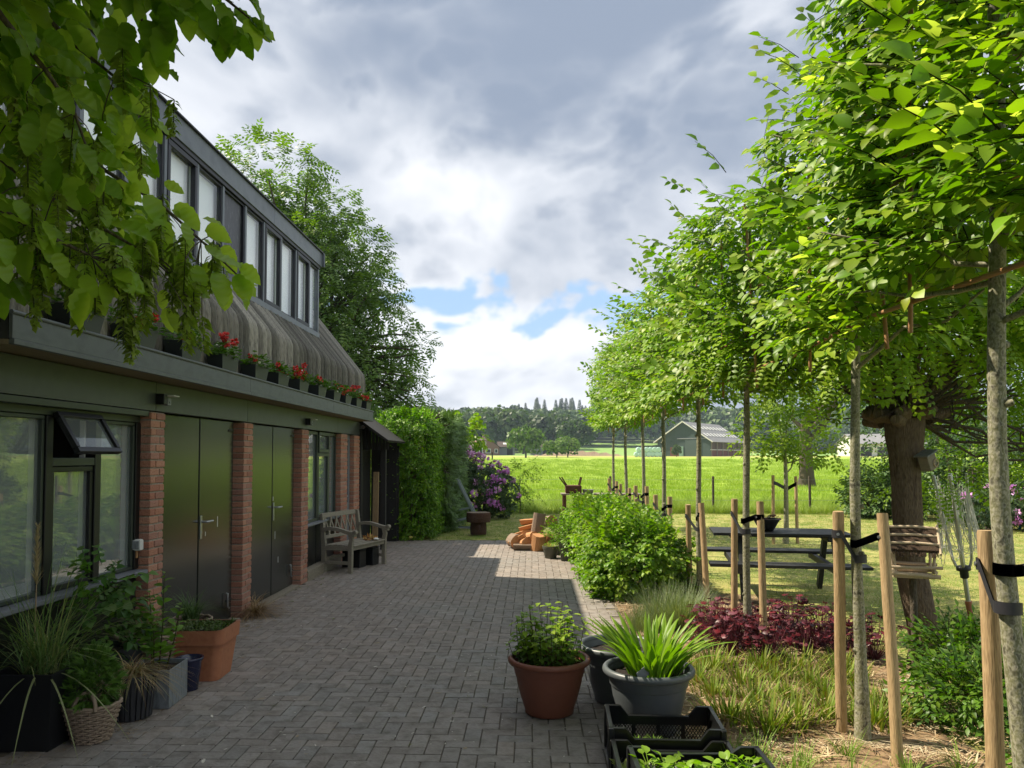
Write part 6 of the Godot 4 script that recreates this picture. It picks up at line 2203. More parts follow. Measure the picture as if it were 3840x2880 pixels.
func pleached_row() -> void:
	var xs := [1.815, 1.895, 1.87, 1.92, 1.89, 1.89, 1.88, 1.87]
	var zs := [-2.92, -4.54, -6.8, -8.9, -11.05, -13.2, -15.4, -17.6]
	var pal := [Color(0.24, 0.39, 0.026), Color(0.29, 0.43, 0.032), Color(0.19, 0.33, 0.022), Color(0.34, 0.46, 0.04), Color(0.21, 0.35, 0.026)]
	var sprays := []
	for k in 4: sprays.append(spray_alternate(7, 0.26, 0.093, 0.05, 2).mesh())
	var lmats := []
	for k in 6:
		var lm: StandardMaterial3D = M.leaf.duplicate()
		lm.vertex_color_use_as_albedo = false
		var c: Color = pal[k % 5]
		var g := rf(0.85, 1.15)
		lm.albedo_color = Color(c.r * g, c.g * g, c.b * g).linear_to_srgb()
		lmats.append(lm)
	var lmesh := []
	for k in 4:
		var lb := MB.new()
		lb.leaf(Vector3.ZERO, Basis.IDENTITY, 0.076 + 0.008 * k, 0.043 + 0.004 * k, 0.15 + 0.08 * k, 0.12 + 0.06 * k, 4)
		lmesh.append(lb.mesh())
	for i in 8:
		var at := Vector3(xs[i], 0, zs[i])
		var t := thing("hornbeam_tree", "%s tree from the camera in the row of trained hornbeams" % ORD[i], "tree", at, 0.0, "row of trained hornbeams")
		var r := 0.036 if i > 0 else 0.041
		var lean := Vector3(rf(-0.02, 0.02), 0, 0)
		if i == 0: lean = Vector3(-0.06, 0, 0)
		var pts := []
		var rad := []
		for k in 15:
			var f := k / 14.0
			pts.append(Vector3(lean.x * smoothstep(0.0, 0.45, f), f * 3.5 - 0.03, 0) + Vector3(sin(f * 9.0 + i) * 0.010, 0, cos(f * 7.0 + i * 2) * 0.010))
			rad.append(r * (1.35 - 0.35 * minf(1, f * 8)) * (1.0 - 0.45 * f) + rf(-0.0015, 0.0015))
		var b := MB.new()
		b.tube(pts, rad, 12)
		for k in 7:   # knots where side shoots were taken off
			var y := 0.5 + k * 0.26 + rf(-0.08, 0.08)
			var a := rf(0, TAU)
			var o := Vector3(cos(a), 0.15, sin(a))
			var c := Vector3(lean.x * smoothstep(0.0, 0.45, (y + 0.03) / 3.5), y, 0)
			b.tube([c + o * r * 0.4, c + o * r * 0.98, c + o * r * 1.06], [0.017, 0.014, 0.007], 8)
		part(b, "trunk", M.bark_hornbeam, t)
		# limbs and bamboo frame inside the crown
		b = MB.new()
		for k in 10:
			var y := 2.15 + k * 0.16
			var s := -1.0 if k % 2 else 1.0
			branchy(b, Vector3(lean.x, y, 0), Vector3(lean.x + rf(-0.3, 0.3), y + rf(0.1, 0.35), s * rf(0.6, 1.0)), 0.014, 0.004, 0.05, 5)
		for k in 8:
			branchy(b, Vector3(lean.x, 2.2 + k * 0.17, 0), Vector3(lean.x + (-1.0 if k % 2 else 1.0) * rf(0.35, 0.6), 2.45 + k * 0.18, rf(-0.5, 0.5)), 0.012, 0.003, 0.06, 5)
		part(b, "limbs", M.bark_hornbeam, t)
		for k in 5:
			b = MB.new()
			var y := 2.35 + k * 0.33
			if k < 3: b.tube([Vector3(lean.x - 0.05, y, -0.95), Vector3(lean.x - 0.05, y + rf(-0.1, 0.1), 0.95)], 0.011, 7)
			else: b.tube([Vector3(lean.x - 0.06, 2.2, (k - 3.5) * 1.1), Vector3(lean.x - 0.1, 3.75, (k - 3.5) * 0.8)], 0.011, 7)
			part(b, "bamboo_cane", M.bamboo, t)
		# crown: a clipped slab of layered sprays with shoots reaching out of it
		var tr := [[], [], [], []]
		var cs := [[], [], [], []]
		var n := 800 if i < 3 else 620
		if i == 0: n = 1150
		var hx: float = [0.2, 0.2, 0.27, 0.28, 0.28, 0.28, 0.28, 0.28][i]
		var hz: float = [0.68, 0.64, 0.58, 0.8, 0.8, 0.8, 0.8, 0.8][i]
		var singles := []
		for k in n:
			var p := Vector3(rf(-1, 1), rf(-1, 1), rf(-1, 1))
			var mx := maxf(absf(p.x), maxf(absf(p.y), absf(p.z)))
			if rng.randf() < 0.66: p *= lerpf(1.0, 1.0 / maxf(mx, 0.05), 0.85)
			var o := Vector3(p.x * 1.1, rf(-0.35, 0.12), p.z * 0.7 + rf(-0.4, 0.4)) + rdir() * 0.35
			var q := Vector3(p.x * hx * (1.0 + 0.15 * sin(p.y * 5 + p.z * 4 + i)), p.y * 0.73 + (3.3 if i == 0 else 3.16) + 0.07 * sin(p.z * 6 + i) - 0.1 * absf(p.x), p.z * hz)
			q.x += lean.x
			if i == 2: q.z -= 0.2
			var sc := rf(0.65, 1.25)
			if rng.randf() < 0.05:
				q += Vector3(p.x * 0.16, maxf(0, p.y) * 0.22, p.z * 0.1)
				o = Vector3(p.x * 0.8 - 0.2, 0.55, p.z * 0.4)
				sc = rf(1.0, 1.5)
			var up := (Vector3(-0.3, 0.9, 0.35) + rdir() * 0.4 + Vector3(p.x * 0.3, 0, 0)).normalized()
			var cc: Color = pal[rng.randi() % 5]
			var g := rf(0.8, 1.15)
			tr[k % 4].append(Transform3D(look(o, up, sc), q))
			cs[k % 4].append(Color(cc.r * g, cc.g * g, cc.b * g))
			if i < 2 and p.x < 0.2 and p.z > -0.2 and maxf(-p.x, p.z) > 0.75:
				singles.append([q, o])
		for k in 4:
			var c := scatter(sprays[k], "crown_spray", M.leaf, t, tr[k], cs[k])
			c.set_meta("kind", "stuff")
		for k in mini(300, singles.size() * 3):
			var s: Array = singles[k % singles.size()]
			var o: Vector3 = (s[1] + rdir() * 0.5).normalized()
			put(lmesh[k % 4], "leaf", lmats[rng.randi() % 6], t, s[0] + o * rf(0.02, 0.14) + rdir() * 0.03, look(o, (Vector3.UP + rdir() * 0.35).normalized()))
	# stakes and ties
	var st := [
		[0, Vector3(1.775, 0, -3.02), Vector3(1.765, 1.36, -3.05), 0.033, "beside"],
		[0, Vector3(2.12, 0, -2.95), Vector3(2.12, 1.42, -2.93), 0.033, "right of"],
		[1, Vector3(1.83, 0, -4.66), Vector3(1.79, 1.325, -4.56), 0.032, "left of"],
		[1, Vector3(1.95, 0, -4.22), Vector3(1.955, 1.33, -4.36), 0.030, "right of"],
		[2, Vector3(1.82, 0, -7.05), Vector3(1.83, 1.26, -7.02), 0.030, "behind"],
		[2, Vector3(1.90, 0, -6.42), Vector3(1.90, 1.27, -6.48), 0.030, "in front of"],
		[3, Vector3(1.86, 0, -9.15), Vector3(1.82, 1.08, -9.05), 0.032, "behind"],
		[3, Vector3(1.93, 0, -8.6), Vector3(1.90, 1.12, -8.72), 0.034, "in front of"],
	]
	for i in range(4, 8):
		st.append([i, Vector3(xs[i] - 0.06, 0, zs[i] - 0.27), Vector3(xs[i] - 0.09, 1.08 + 0.05 * (i % 2), zs[i] - 0.24), 0.035, "behind"])
		st.append([i, Vector3(xs[i] + 0.03, 0, zs[i] + 0.27), Vector3(xs[i] + 0.03, 1.02 + 0.06 * (i % 3), zs[i] + 0.25), 0.035, "in front of"])
	for s in st:
		var i: int = s[0]
		stake(s[1], s[2], s[3], "round wooden stake %s the %s hornbeam trunk" % [s[4], ORD[i]])
		var tp: Vector3 = s[2] - Vector3(0, 0.13, 0)
		var trunk := Vector3(xs[i] + (-0.05 if i == 0 else 0.0), tp.y - (0.06 if s[4] == "right of" or s[4] == "in front of" else 0.14), zs[i])
		var to := (trunk - tp)
		to.y = 0
		to = to.normalized()
		var side := to.cross(Vector3.UP)
		if side.dot(Vector3(-tp.x, 0, -tp.z)) < 0: side = -side
		var pr: float = s[3] + 0.003
		var list := []
		for k in 6:   # round the outside of the stake
			var q := lerpf(-2.3, 0.25, k / 5.0)
			var o := to * sin(q) + side * cos(q)
			list.append([tp + o * pr, o])
		var rr := 0.042 if i > 0 else 0.046
		for k in 8:   # and half round the trunk
			var q := lerpf(-0.6, 2.2, k / 7.0)
			var o := to * sin(q) + side * cos(q)
			list.append([trunk + o * rr, o])
		strap(list, "black rubber tie from the stake %s the %s hornbeam" % [s[4], ORD[i]])

# ---------------------------------------------------------------- garden right of the paving
func lobed_leaf(b: MB, at: Vector3, bs: Basis, r: float) -> void:
	var first := b.vert(at, bs.y)
	var m := 14
	for k in m + 1:
		var a := -2.5 + 5.0 * k / m
		var rr := r * (1.0 if k % 2 == 0 else 0.72) * (1.0 - 0.12 * absf(a) / 2.5)
		b.vert(at + bs * Vector3(sin(a) * rr, (0.14 if k % 2 == 0 else -0.05) * r, cos(a) * rr + r * 0.2), (bs.y + bs * Vector3(sin(a), 0, cos(a)) * 0.25).normalized())
	for k in m: b.f3(first, first + k + 1, first + k + 2)

func right_garden() -> void:
	low_hedge()
	robinia()
	staked_sapling()
	picnic_table()
	bird_feeder()
	rotary_dryer()
	bed_plants()
	backdrop()

func low_hedge() -> void:
	var beech := spray_alternate(7, 0.22, 0.08, 0.055, 2).mesh()
	hedge("low_beech_hedge", "low bright green beech hedge along the right edge of the paving", Vector3(1.24, 0.34, -12.0), Vector3(0.84, 0.68, 6.3), beech, 4600, 0.7, 1.15,
		[Color(0.17, 0.32, 0.03), Color(0.22, 0.36, 0.035), Color(0.13, 0.26, 0.025), Color(0.26, 0.39, 0.045)], M.leaf, 0.07)

func robinia() -> void:
	var t := thing("robinia_tree", "old pollarded robinia with furrowed brown trunk and feathery green crown", "tree", Vector3(3.0, 0, -6.25))
	var b := MB.new()
	var pts := []
	var rad := []
	for k in 15:
		var f := k / 14.0
		pts.append(Vector3(0.0 + 0.14 * (1.0 - smoothstep(0, 0.5, f)), f * 2.0 - 0.05, 0.02 * sin(f * 5)))
		rad.append(0.102 + 0.06 * exp(-f * 9.0) + 0.04 * smoothstep(0.75, 1.0, f))
	b.tube(pts, rad, 40)
	var f2 := noise(61, 1.0, 3)
	for k in b.v.size():   # deep furrows along the bark
		var a := atan2(b.n[k].z, b.n[k].x)
		var g := absf(sin(a * 11.0 + 1.6 * f2.get_noise_3d(b.n[k].x * 1.5, b.v[k].y * 1.2, b.n[k].z * 1.5) * 4.0))
		b.v[k] += b.n[k] * (-0.016 + 0.026 * pow(g, 0.6) + 0.012 * f2.get_noise_3d(b.v[k].x * 8, b.v[k].y * 5, b.v[k].z * 8))
	part(b, "trunk", M.bark_robinia, t)
	# knobbly head with stubs
	b = MB.new()
	for k in 34:
		var d := rdir()
		d.y = absf(d.y) * 0.6
		var p := Vector3(0, 1.93, 0) + d * Vector3(0.2, 0.16, 0.2)
		b.tube([p, p + d * 0.06, p + d * rf(0.09, 0.15)], [0.06, 0.052, 0.035], 8)
	part(b, "pollard_head", M.bark_robinia, t)
	b = MB.new()
	var lobes := []
	for k in 44:
		var a := TAU * k / 44 * 3.0 + rf(-0.2, 0.2)
		var el := rf(0.55, 1.25) if cos(a) < 0.0 else rf(0.4, 1.2) if cos(a) < 0.3 else rf(0.12, 1.1)
		var ln := rf(1.0, 2.3) if cos(a) > -0.1 else rf(0.8, 1.5)
		var d := Vector3(cos(a) * cos(el), sin(el), sin(a) * cos(el))
		var e := Vector3(0, 2.0, 0) + d * ln + Vector3(0, -0.12 * ln * cos(el), 0)
		branchy(b, Vector3(0, 1.95, 0) + d * 0.15, e, 0.02, 0.005, 0.06, 5)
		lobes.append([e, Vector3(0.52, 0.3, 0.52) * rf(0.8, 1.2)])
		if cos(a) > -0.1: lobes.append([Vector3(0, 2.0, 0) + d * ln * 0.62, Vector3(0.4, 0.26, 0.4) * rf(0.7, 1.1)])
	for k in 12:   # hanging outer twigs, right and behind
		var a := rf(-0.9, 0.5)
		var e := Vector3(cos(a) * rf(1.5, 2.6), rf(1.45, 1.95), sin(a) * rf(1.2, 2.2))
		branchy(b, Vector3(0, 2.0, 0), e, 0.014, 0.004, 0.12, 5)
		lobes.append([e, Vector3(0.5, 0.3, 0.5)])
	for k in 26:   # a bare looping branch low across the head and loose twigs
		var d := rdir()
		d.y = rf(-0.1, 0.4)
		branchy(b, Vector3(0, 1.98, 0) + d * 0.15, Vector3(0, 2.05, 0) + d * rf(0.5, 1.3), 0.008, 0.002, 0.2, 4)
	part(b, "limbs", M.bark_grey, t)
	var sp := spray_pinnate(6, 0.22, 0.048, 0.026).mesh()
	var cr := crown(lobes, 4400, 0.8, 1.35, [Color(0.22, 0.36, 0.026), Color(0.27, 0.41, 0.03), Color(0.18, 0.31, 0.022), Color(0.32, 0.45, 0.04)], 0.25, 0.6, 0.7)
	var c := scatter(sp, "crown", M.leaf, t, cr[0], cr[1])
	c.set_meta("kind", "stuff")
	# nest box on the trunk
	var n := thing("nest_box", "grey weathered nest box hanging on the robinia trunk", "nest box", Vector3(3.09, 1.6, -6.09), 0.5)
	n.scale = Vector3.ONE * 0.8
	b = MB.new()
	b.cbox(Vector3(0, 0, 0), Vector3(0.13, 0.15, 0.11), 0.008, Basis(Vector3(0, 0, 1), 0.4))
	part(b, "box", M.teak, n)
	b = MB.new()
	b.cbox(Vector3(-0.045, 0.085, 0.01), Vector3(0.17, 0.016, 0.15), 0.004, Basis(Vector3(0, 0, 1), 0.4))
	part(b, "lid", M.zinc, n)
	b = MB.new()
	var ring := []
	for k in 13: ring.append(Vector3(0.03 + cos(TAU * k / 12) * 0.035, -0.005 + sin(TAU * k / 12) * 0.035, 0.064))
	b.tube(ring, 0.006, 6, false)
	part(b, "entrance_ring", M.peeled_stick, n)

func staked_sapling() -> void:
	var sp := spray_pinnate(4, 0.3, 0.12, 0.055).mesh()
	var at := Vector3(4.82, 0, -14.83)
	leafy_tree("young_walnut", "young yellow green tree between two thin stakes on the lawn", at, 2.1, 0.045,
		[[Vector3(0, 2.35, 0), Vector3(0.55, 0.5, 0.5)], [Vector3(0.5, 2.0, 0.1), Vector3(0.4, 0.3, 0.4)], [Vector3(-0.45, 1.95, 0), Vector3(0.35, 0.3, 0.4)], [Vector3(0.2, 2.9, 0), Vector3(0.45, 0.35, 0.4)], [Vector3(-0.3, 2.75, 0), Vector3(0.4, 0.35, 0.4)], [Vector3(0.8, 1.75, 0), Vector3(0.25, 0.15, 0.3)]],
		sp, 330, 0.75, 1.2, [Color(0.24, 0.34, 0.03), Color(0.19, 0.30, 0.03), Color(0.28, 0.38, 0.04)], M.bark_hornbeam)
	for s in [[-0.24, 1.28, "left"], [0.21, 1.26, "right"]]:
		stake(at + Vector3(s[0], 0, 0.05), at + Vector3(s[0] * 0.95, s[1], 0.03), 0.03, "thin wooden stake %s of the young tree on the lawn" % s[2])
		var p := at + Vector3(s[0] * 0.95, s[1] - 0.14, 0.03)
		strap([[p + Vector3(0, 0, 0.034), Vector3(0, 0, 1)], [p + Vector3(-s[0] * 0.3, -0.03, 0.05), Vector3(0, 0, 1)], [at + Vector3(s[0] * 0.1, s[1] - 0.24, 0.06), Vector3(0, 0, 1)], [at + Vector3(-s[0] * 0.15, s[1] - 0.25, 0.05), Vector3(0, 0, 1)]], "black tie from the %s stake of the young tree" % s[2], 0.07)

func picnic_table() -> void:
	var t := thing("picnic_table", "black stained wooden picnic table with attached benches on the lawn", "picnic table", Vector3(2.92, 0, -9.35), deg_to_rad(-9))
	var b: MB
	for k in 5:
		b = MB.new()
		b.cbox(Vector3(0.03, 0.735, -0.3 + k * 0.15), Vector3(1.55, 0.034, 0.14), 0.004)
		part(b, "table_plank", M.black_wood, t)
	for s in [-1.0, 1.0]:
		for k in 2:
			b = MB.new()
			b.cbox(Vector3(0.03, 0.435, s * (0.62 + k * 0.15)), Vector3(1.7, 0.034, 0.14), 0.004)
			part(b, "bench_plank", M.black_wood, t)
	for x in [-0.5, 0.55]:
		b = MB.new()
		b.cbox(Vector3(x, 0.69, 0), Vector3(0.06, 0.055, 0.72), 0.004)
		part(b, "table_bearer", M.black_wood, t)
		b = MB.new()
		b.cbox(Vector3(x, 0.38, 0), Vector3(0.06, 0.075, 1.62), 0.004)
		part(b, "bench_bearer", M.black_wood, t)
		for s in [-1.0, 1.0]:
			b = MB.new()
			b.bar(Vector3(x + 0.062, 0.0, s * 0.62), Vector3(x + 0.062, 0.715, s * 0.22), 0.055, 0.1, 0.004)
			part(b, "leg", M.black_wood, t)
	b = MB.new()
	b.cbox(Vector3(0.03, 0.695, 0), Vector3(1.0, 0.04, 0.06), 0.004)
	part(b, "brace", M.black_wood, t)
	# bowl planter standing on the table
	var p := thing("bowl_planter", "black plastic bowl planter with reddish plants on the picnic table", "planter", Vector3(2.8, 0.753, -9.3))
	b = MB.new()
	b.lathe(Vector3.ZERO, [Vector2(0, 0.003), Vector2(0.075, 0.0), Vector2(0.1, 0.04), Vector2(0.135, 0.105), Vector2(0.155, 0.135), Vector2(0.17, 0.138), Vector2(0.17, 0.15), Vector2(0.14, 0.15), Vector2(0.13, 0.12), Vector2(0, 0.118)], 28)
	part(b, "bowl", M.dark_plastic, p)
	b = MB.new()
	for k in 34:
		var d := rdir()
		d.y = absf(d.y) * 0.7 + 0.15
		b.col = [Color(0.13, 0.025, 0.02), Color(0.2, 0.07, 0.03), Color(0.08, 0.12, 0.03)][k % 3]
		lobed_leaf(b, Vector3(0.02, 0.12, 0) + d * Vector3(0.12, 0.09, 0.12), look(Vector3(d.x, 0.2, d.z), Vector3.UP + d * 0.4), 0.03)
	part(b, "plants", M.leaf_dark, p)

func bird_feeder() -> void:
	var t := thing("bird_feeder", "rustic bird table of bare sticks with thatched roof on a post", "bird feeder", Vector3(2.79, 0, -5.75), deg_to_rad(-20))
	t.scale = Vector3(0.76, 0.98, 0.76)
	var b := MB.new()
	b.tube([Vector3(0.02, -0.02, 0), Vector3(0.01, 0.35, 0), Vector3(0, 0.78, 0)], [0.036, 0.034, 0.033], 12)
	part(b, "post", M.bark_grey, t)
	for k in 3:
		b = MB.new()
		var a := TAU * k / 3 + 0.4
		b.bar(Vector3(0.02, 0.03, 0), Vector3(0.02 + cos(a) * 0.26, 0.01, sin(a) * 0.26), 0.07, 0.025, 0.004)
		part(b, "foot", M.peeled_stick, t)
	b = MB.new()
	b.cbox(Vector3(0, 0.79, 0), Vector3(0.36, 0.018, 0.27), 0.004)
	part(b, "floor", M.peeled_stick, t)
	var sticks := [[Vector3(-0.2, 0.815, 0.15), Vector3(0.22, 0.8, 0.15), 0.016], [Vector3(-0.2, 0.81, -0.15), Vector3(0.22, 0.815, -0.15), 0.014], [Vector3(0.18, 0.835, 0.18), Vector3(0.19, 0.83, -0.18), 0.015], [Vector3(-0.18, 0.835, 0.18), Vector3(-0.18, 0.835, -0.18), 0.014], [Vector3(-0.22, 0.862, 0.155), Vector3(0.24, 0.868, 0.155), 0.012], [Vector3(-0.21, 0.868, -0.15), Vector3(0.23, 0.862, -0.15), 0.012]]
	for s in sticks:
		b = MB.new()
		b.tube([s[0], (s[0] + s[1]) / 2 + rdir() * 0.008, s[1]], s[2], 8)
		part(b, "rail_stick", M.peeled_stick, t)
	for x in [-0.16, 0.16]:
		for z in [-0.13, 0.13]:
			b = MB.new()
			b.tube([Vector3(x, 0.82, z), Vector3(x * 1.15, 1.03, z * 1.02)], 0.014, 8)
			part(b, "corner_stick", M.peeled_stick, t)
	b = MB.new()
	for s in [-1.0, 1.0]:
		b.bar(Vector3(0, 1.13, 0), Vector3(0, 0.985, s * 0.2), 0.42, 0.03, 0.006)
	for k in 90:   # frayed eaves
		var s := -1.0 if k % 2 else 1.0
		var x := rf(-0.2, 0.2)
		b.bar(Vector3(x, 1.0, s * 0.18), Vector3(x + rf(-0.02, 0.02), 0.955 + rf(-0.012, 0.01), s * 0.222), 0.006, 0.006)
	part(b, "thatched_roof", M.thatch, t)
	for s in [-1.0, 1.0]:
		for f in [0.05, 0.42, 0.8]:
			b = MB.new()
			var p := Vector3(0, 1.155, 0).lerp(Vector3(0, 1.01, s * 0.2), f)
			b.tube([p + Vector3(-0.215, 0, 0), p + Vector3(0, 0.006, 0), p + Vector3(0.215, -0.004, 0)], 0.0105, 8)
			part(b, "roof_stick", M.peeled_stick, t)
		for x in [-0.21, 0.215]:
			b = MB.new()
			b.tube([Vector3(x, 1.165, 0), Vector3(x, 0.97, s * 0.225)], 0.012, 8)
			part(b, "verge_stick", M.peeled_stick, t)

func rotary_dryer() -> void:
	var t := thing("rotary_clothes_dryer", "folded grey rotary clothes dryer with white lines standing on the lawn", "clothes dryer", Vector3(4.52, 0, -8.12))
	t.scale = Vector3(1.15, 1.07, 1.15)
	var lean := Basis(Vector3(0, 0, 1), deg_to_rad(6.5))
	var b := MB.new()
	b.tube([Vector3(0, 0.05, 0), Vector3(0, 1.38, 0)], 0.02, 12)
	var pole := put(b.mesh(), "pole", M.steel, t, Vector3.ZERO, lean)
	b = MB.new()
	b.tube([Vector3(0, 0, 0), Vector3(0, 0.14, 0)], [0.02, 0.03], 12)
	put(b.mesh(), "ground_socket", M.terracotta, t, Vector3.ZERO, lean)
	b = MB.new()
	b.lathe(Vector3(0, 0.43, 0), [Vector2(0.022, -0.07), Vector2(0.036, -0.06), Vector2(0.036, 0.0), Vector2(0.06, 0.01), Vector2(0.06, 0.05), Vector2(0.022, 0.06)], 12)
	put(b.mesh(), "hub", M.dark_plastic, t, Vector3.ZERO, lean)
	for k in 4:
		var a := TAU * k / 4 + 0.5
		var o := Vector3(cos(a), 0, sin(a))
		b = MB.new()
		b.tube([Vector3(0, 0.48, 0) + o * 0.055, Vector3(0, 0.55, 0) + o * 0.075, Vector3(0, 1.37, 0) + o * 0.13], 0.013, 8)
		put(b.mesh(), "arm", M.steel, t, Vector3.ZERO, lean)
	for k in 42:   # slack lines hanging in loops
		b = MB.new()
		var a := TAU * k / 42.0
		var a2 := a + rf(0.7, 1.5)
		var hgt := rf(0.9, 1.37)
		var low := rf(0.5, 0.85)
		var p := Vector3(cos(a) * 0.13, hgt, sin(a) * 0.13)
		var q := Vector3(cos(a2) * 0.13, hgt, sin(a2) * 0.13)
		var pts := []
		for i in 9:
			var f := i / 8.0
			var m := p.lerp(q, f)
			var sagv := (hgt - low) * (1.0 - pow(absf(f * 2 - 1), 2.5))
			var ob := 1.0 + 0.55 * sin(PI * f)
			pts.append(Vector3(m.x * ob, m.y - sagv, m.z * ob))
		b.tube(pts, 0.0028, 4, false)
		put(b.mesh(), "line", M.white_paint, t, Vector3.ZERO, lean)

func bed_plants() -> void:
	# purple heucheras
	var hm := []
	for v in 3:
		var b := MB.new()
		for k in 70:
			var a := rf(0, TAU)
			var r := 0.16 * sqrt(rng.randf())
			var h := rf(0.08, 0.30) * (1.15 - r * 2.0)
			var p := Vector3(cos(a) * r * 1.25, h, sin(a) * r * 1.25)
			b.col = Color(0.12, 0.03, 0.045)
			b.tube([Vector3(cos(a) * 0.02, 0, sin(a) * 0.02), p * Vector3(0.7, 0.6, 0.7), p], 0.0022, 3, false)
			var g := rf(0.6, 1.5)
			b.col = [Color(0.075, 0.010, 0.014), Color(0.11, 0.014, 0.02), Color(0.055, 0.010, 0.016), Color(0.12, 0.035, 0.05)][k % 4] * g
			lobed_leaf(b, p, look(Vector3(cos(a), rf(-0.5, 0.1), sin(a)) + rdir() * 0.3, Vector3.UP + rdir() * 0.45), rf(0.02, 0.038))
		hm.append(b.mesh())
	var hp := leafmat("heuchera", Color(0.6, 0.12, 0.12), 0.4)
	var rows := [["front", [[1.66, -6.4], [1.9, -6.3], [2.28, -6.5], [2.52, -6.42], [2.74, -6.3]]], ["second", [[1.5, -6.62], [1.72, -6.72], [2.03, -6.64], [2.5, -6.78], [2.7, -6.62]]], ["third", [[1.6, -6.98], [1.84, -6.98], [2.22, -6.92], [2.62, -7.0]]], ["back", [[1.72, -7.2], [2.04, -7.18], [2.4, -7.16]]]]
	for row in rows:
		for i in row[1].size():
			var s: Array = row[1][i]
			var o := put(hm[i % 3], "heuchera_plant", hp, self, Vector3(s[0], 0.015, s[1]), Basis(Vector3.UP, rf(0, TAU)) * Basis.from_scale(Vector3.ONE * rf(0.95, 1.2)))
			tag(o, "burgundy heuchera, %s from left in the %s row of its patch" % [NTH[i], row[0]], "plant", "burgundy heucheras")
	# cut-back day lilies: brown stubble with fresh green shoots
	var dm := []
	for v in 4:
		var b := MB.new()
		for k in 150:
			var a := rf(0, TAU)
			var o := Vector3(cos(a), 0, sin(a))
			b.col = [Color(0.20, 0.12, 0.055), Color(0.30, 0.21, 0.10), Color(0.12, 0.075, 0.04), Color(0.36, 0.27, 0.14)][k % 4]
			b.blade(o * rf(0, 0.09), Vector3(o.x * rf(0.2, 1.3), 1, o.z * rf(0.2, 1.3)), rf(0.05, 0.17), rf(0.006, 0.011), rf(0.2, 2.2), 3, 0.6)
		for k in 130:
			var a := rf(0, TAU)
			var o := Vector3(cos(a), 0, sin(a))
			var g := rf(0.8, 1.3)
			b.col = Color(0.17, 0.25, 0.03) * g if k % 3 else Color(0.26, 0.27, 0.05) * g
			b.blade(o * rf(0, 0.125), Vector3(o.x * rf(0, 0.6), 1, o.z * rf(0, 0.6)), rf(0.05, 0.15), rf(0.006, 0.011), rf(0.0, 0.8), 3)
		dm.append(b.mesh())
	var rows2 := [["front", [[1.22, -4.88], [1.42, -4.7], [1.62, -4.82], [1.86, -4.95], [2.08, -4.82], [2.3, -4.95]]], ["second", [[1.24, -5.36], [1.47, -5.2], [1.72, -5.3], [2.0, -5.36], [2.2, -5.25]]], ["third", [[1.2, -5.68], [1.5, -5.62], [1.76, -5.72], [1.98, -5.62], [2.26, -5.75]]], ["back", [[1.12, -6.0], [1.4, -6.06], [1.75, -6.02], [2.02, -6.0], [2.38, -6.08]]]]
	for row in rows2:
		for i in row[1].size():
			var s: Array = row[1][i]
			var o := put(dm[(i + row[0].length()) % 4], "day_lily_clump", M.blade, self, Vector3(s[0], 0.012, s[1]), Basis(Vector3.UP, rf(0, TAU)) * Basis.from_scale(Vector3.ONE * rf(1.05, 1.6)))
			tag(o, "cut-back day lily clump, %s from the paving in the %s row" % [NTH[i], row[0]], "plant", "cut-back day lilies in the bed")
	# dry leaf litter over the soil
	var lit := MB.new()
	for k in 12:
		lit.col = [Color(0.42, 0.32, 0.2), Color(0.3, 0.2, 0.12), Color(0.5, 0.42, 0.28)][k % 3]
		var a := rf(0, TAU)
		lit.blade(Vector3(rf(-0.06, 0.06), 0.002, rf(-0.06, 0.06)), Vector3(cos(a), rf(0.05, 0.4), sin(a)), rf(0.05, 0.13), rf(0.004, 0.009), rf(0.2, 0.8), 2)
	var ltr := []
	for k in 700:
		var p := Vector3(rf(0.95, 2.7), 0.022, rf(-4.2, -9.0))
		ltr.append(Transform3D(Basis(Vector3.UP, rf(0, TAU)) * Basis.from_scale(Vector3.ONE * rf(0.7, 1.4)), p))
	var lo := scatter(lit.mesh(), "dry_leaf_litter", M.painted, self, ltr, [Color(1, 1, 1), Color(0.8, 0.75, 0.7), Color(1.1, 1.05, 0.95)])
	lo.set_meta("kind", "stuff")
	tag(lo, "dry brown leaf litter lying over the garden soil", "leaf litter")
	# lavender by the end of the low hedge
	var lv := tuft(60, 0.42, 0.005, 0.75, 0.35, 3, 0.0, 0.12)
	for s in [[1.36, -7.55, 1.1, "grey green lavender bush at the near end of the low hedge"], [1.12, -7.35, 0.7, "small grey lavender tuft behind the grey pots"]]:
		var t := thing("lavender_bush", s[3], "shrub", Vector3(s[0], 0, s[1]))
		var tr := []
		for k in 26:
			var a := rf(0, TAU)
			tr.append(Transform3D(Basis(Vector3.UP, rf(0, TAU)) * Basis.from_scale(Vector3.ONE * rf(0.7, 1.1) * s[2]), Vector3(cos(a), 0, sin(a)) * 0.2 * sqrt(rng.randf())))
		var o := scatter(lv.mesh(), "stems", M.blade, t, tr, [Color(0.24, 0.30, 0.17), Color(0.29, 0.34, 0.21), Color(0.20, 0.26, 0.14)])
		o.set_meta("kind", "stuff")
	# leafy shrub in the right foreground of the bed
	var sp := spray_alternate(7, 0.16, 0.05, 0.028, 1).mesh()
	for s in [[2.68, -4.85, 0.3, 0.17, "bushy bright green shrub left of the nearest stake"], [2.95, -5.45, 0.24, 0.22, "airy green shrub at the foot of the robinia"], [2.55, -3.7, 0.26, 0.2, "low green shrub at the right edge behind the nearest trunk"]]:
		var t := thing("garden_shrub", s[4], "shrub", Vector3(s[0], 0, s[1]))
		var b := MB.new()
		for k in 12: branchy(b, Vector3(rf(-0.05, 0.05), 0, rf(-0.05, 0.05)), Vector3(rf(-1, 1) * s[2], rf(0.5, 1.6) * s[3], rf(-1, 1) * s[2]), 0.006, 0.002)
		part(b, "stems", M.bark_grey, t)
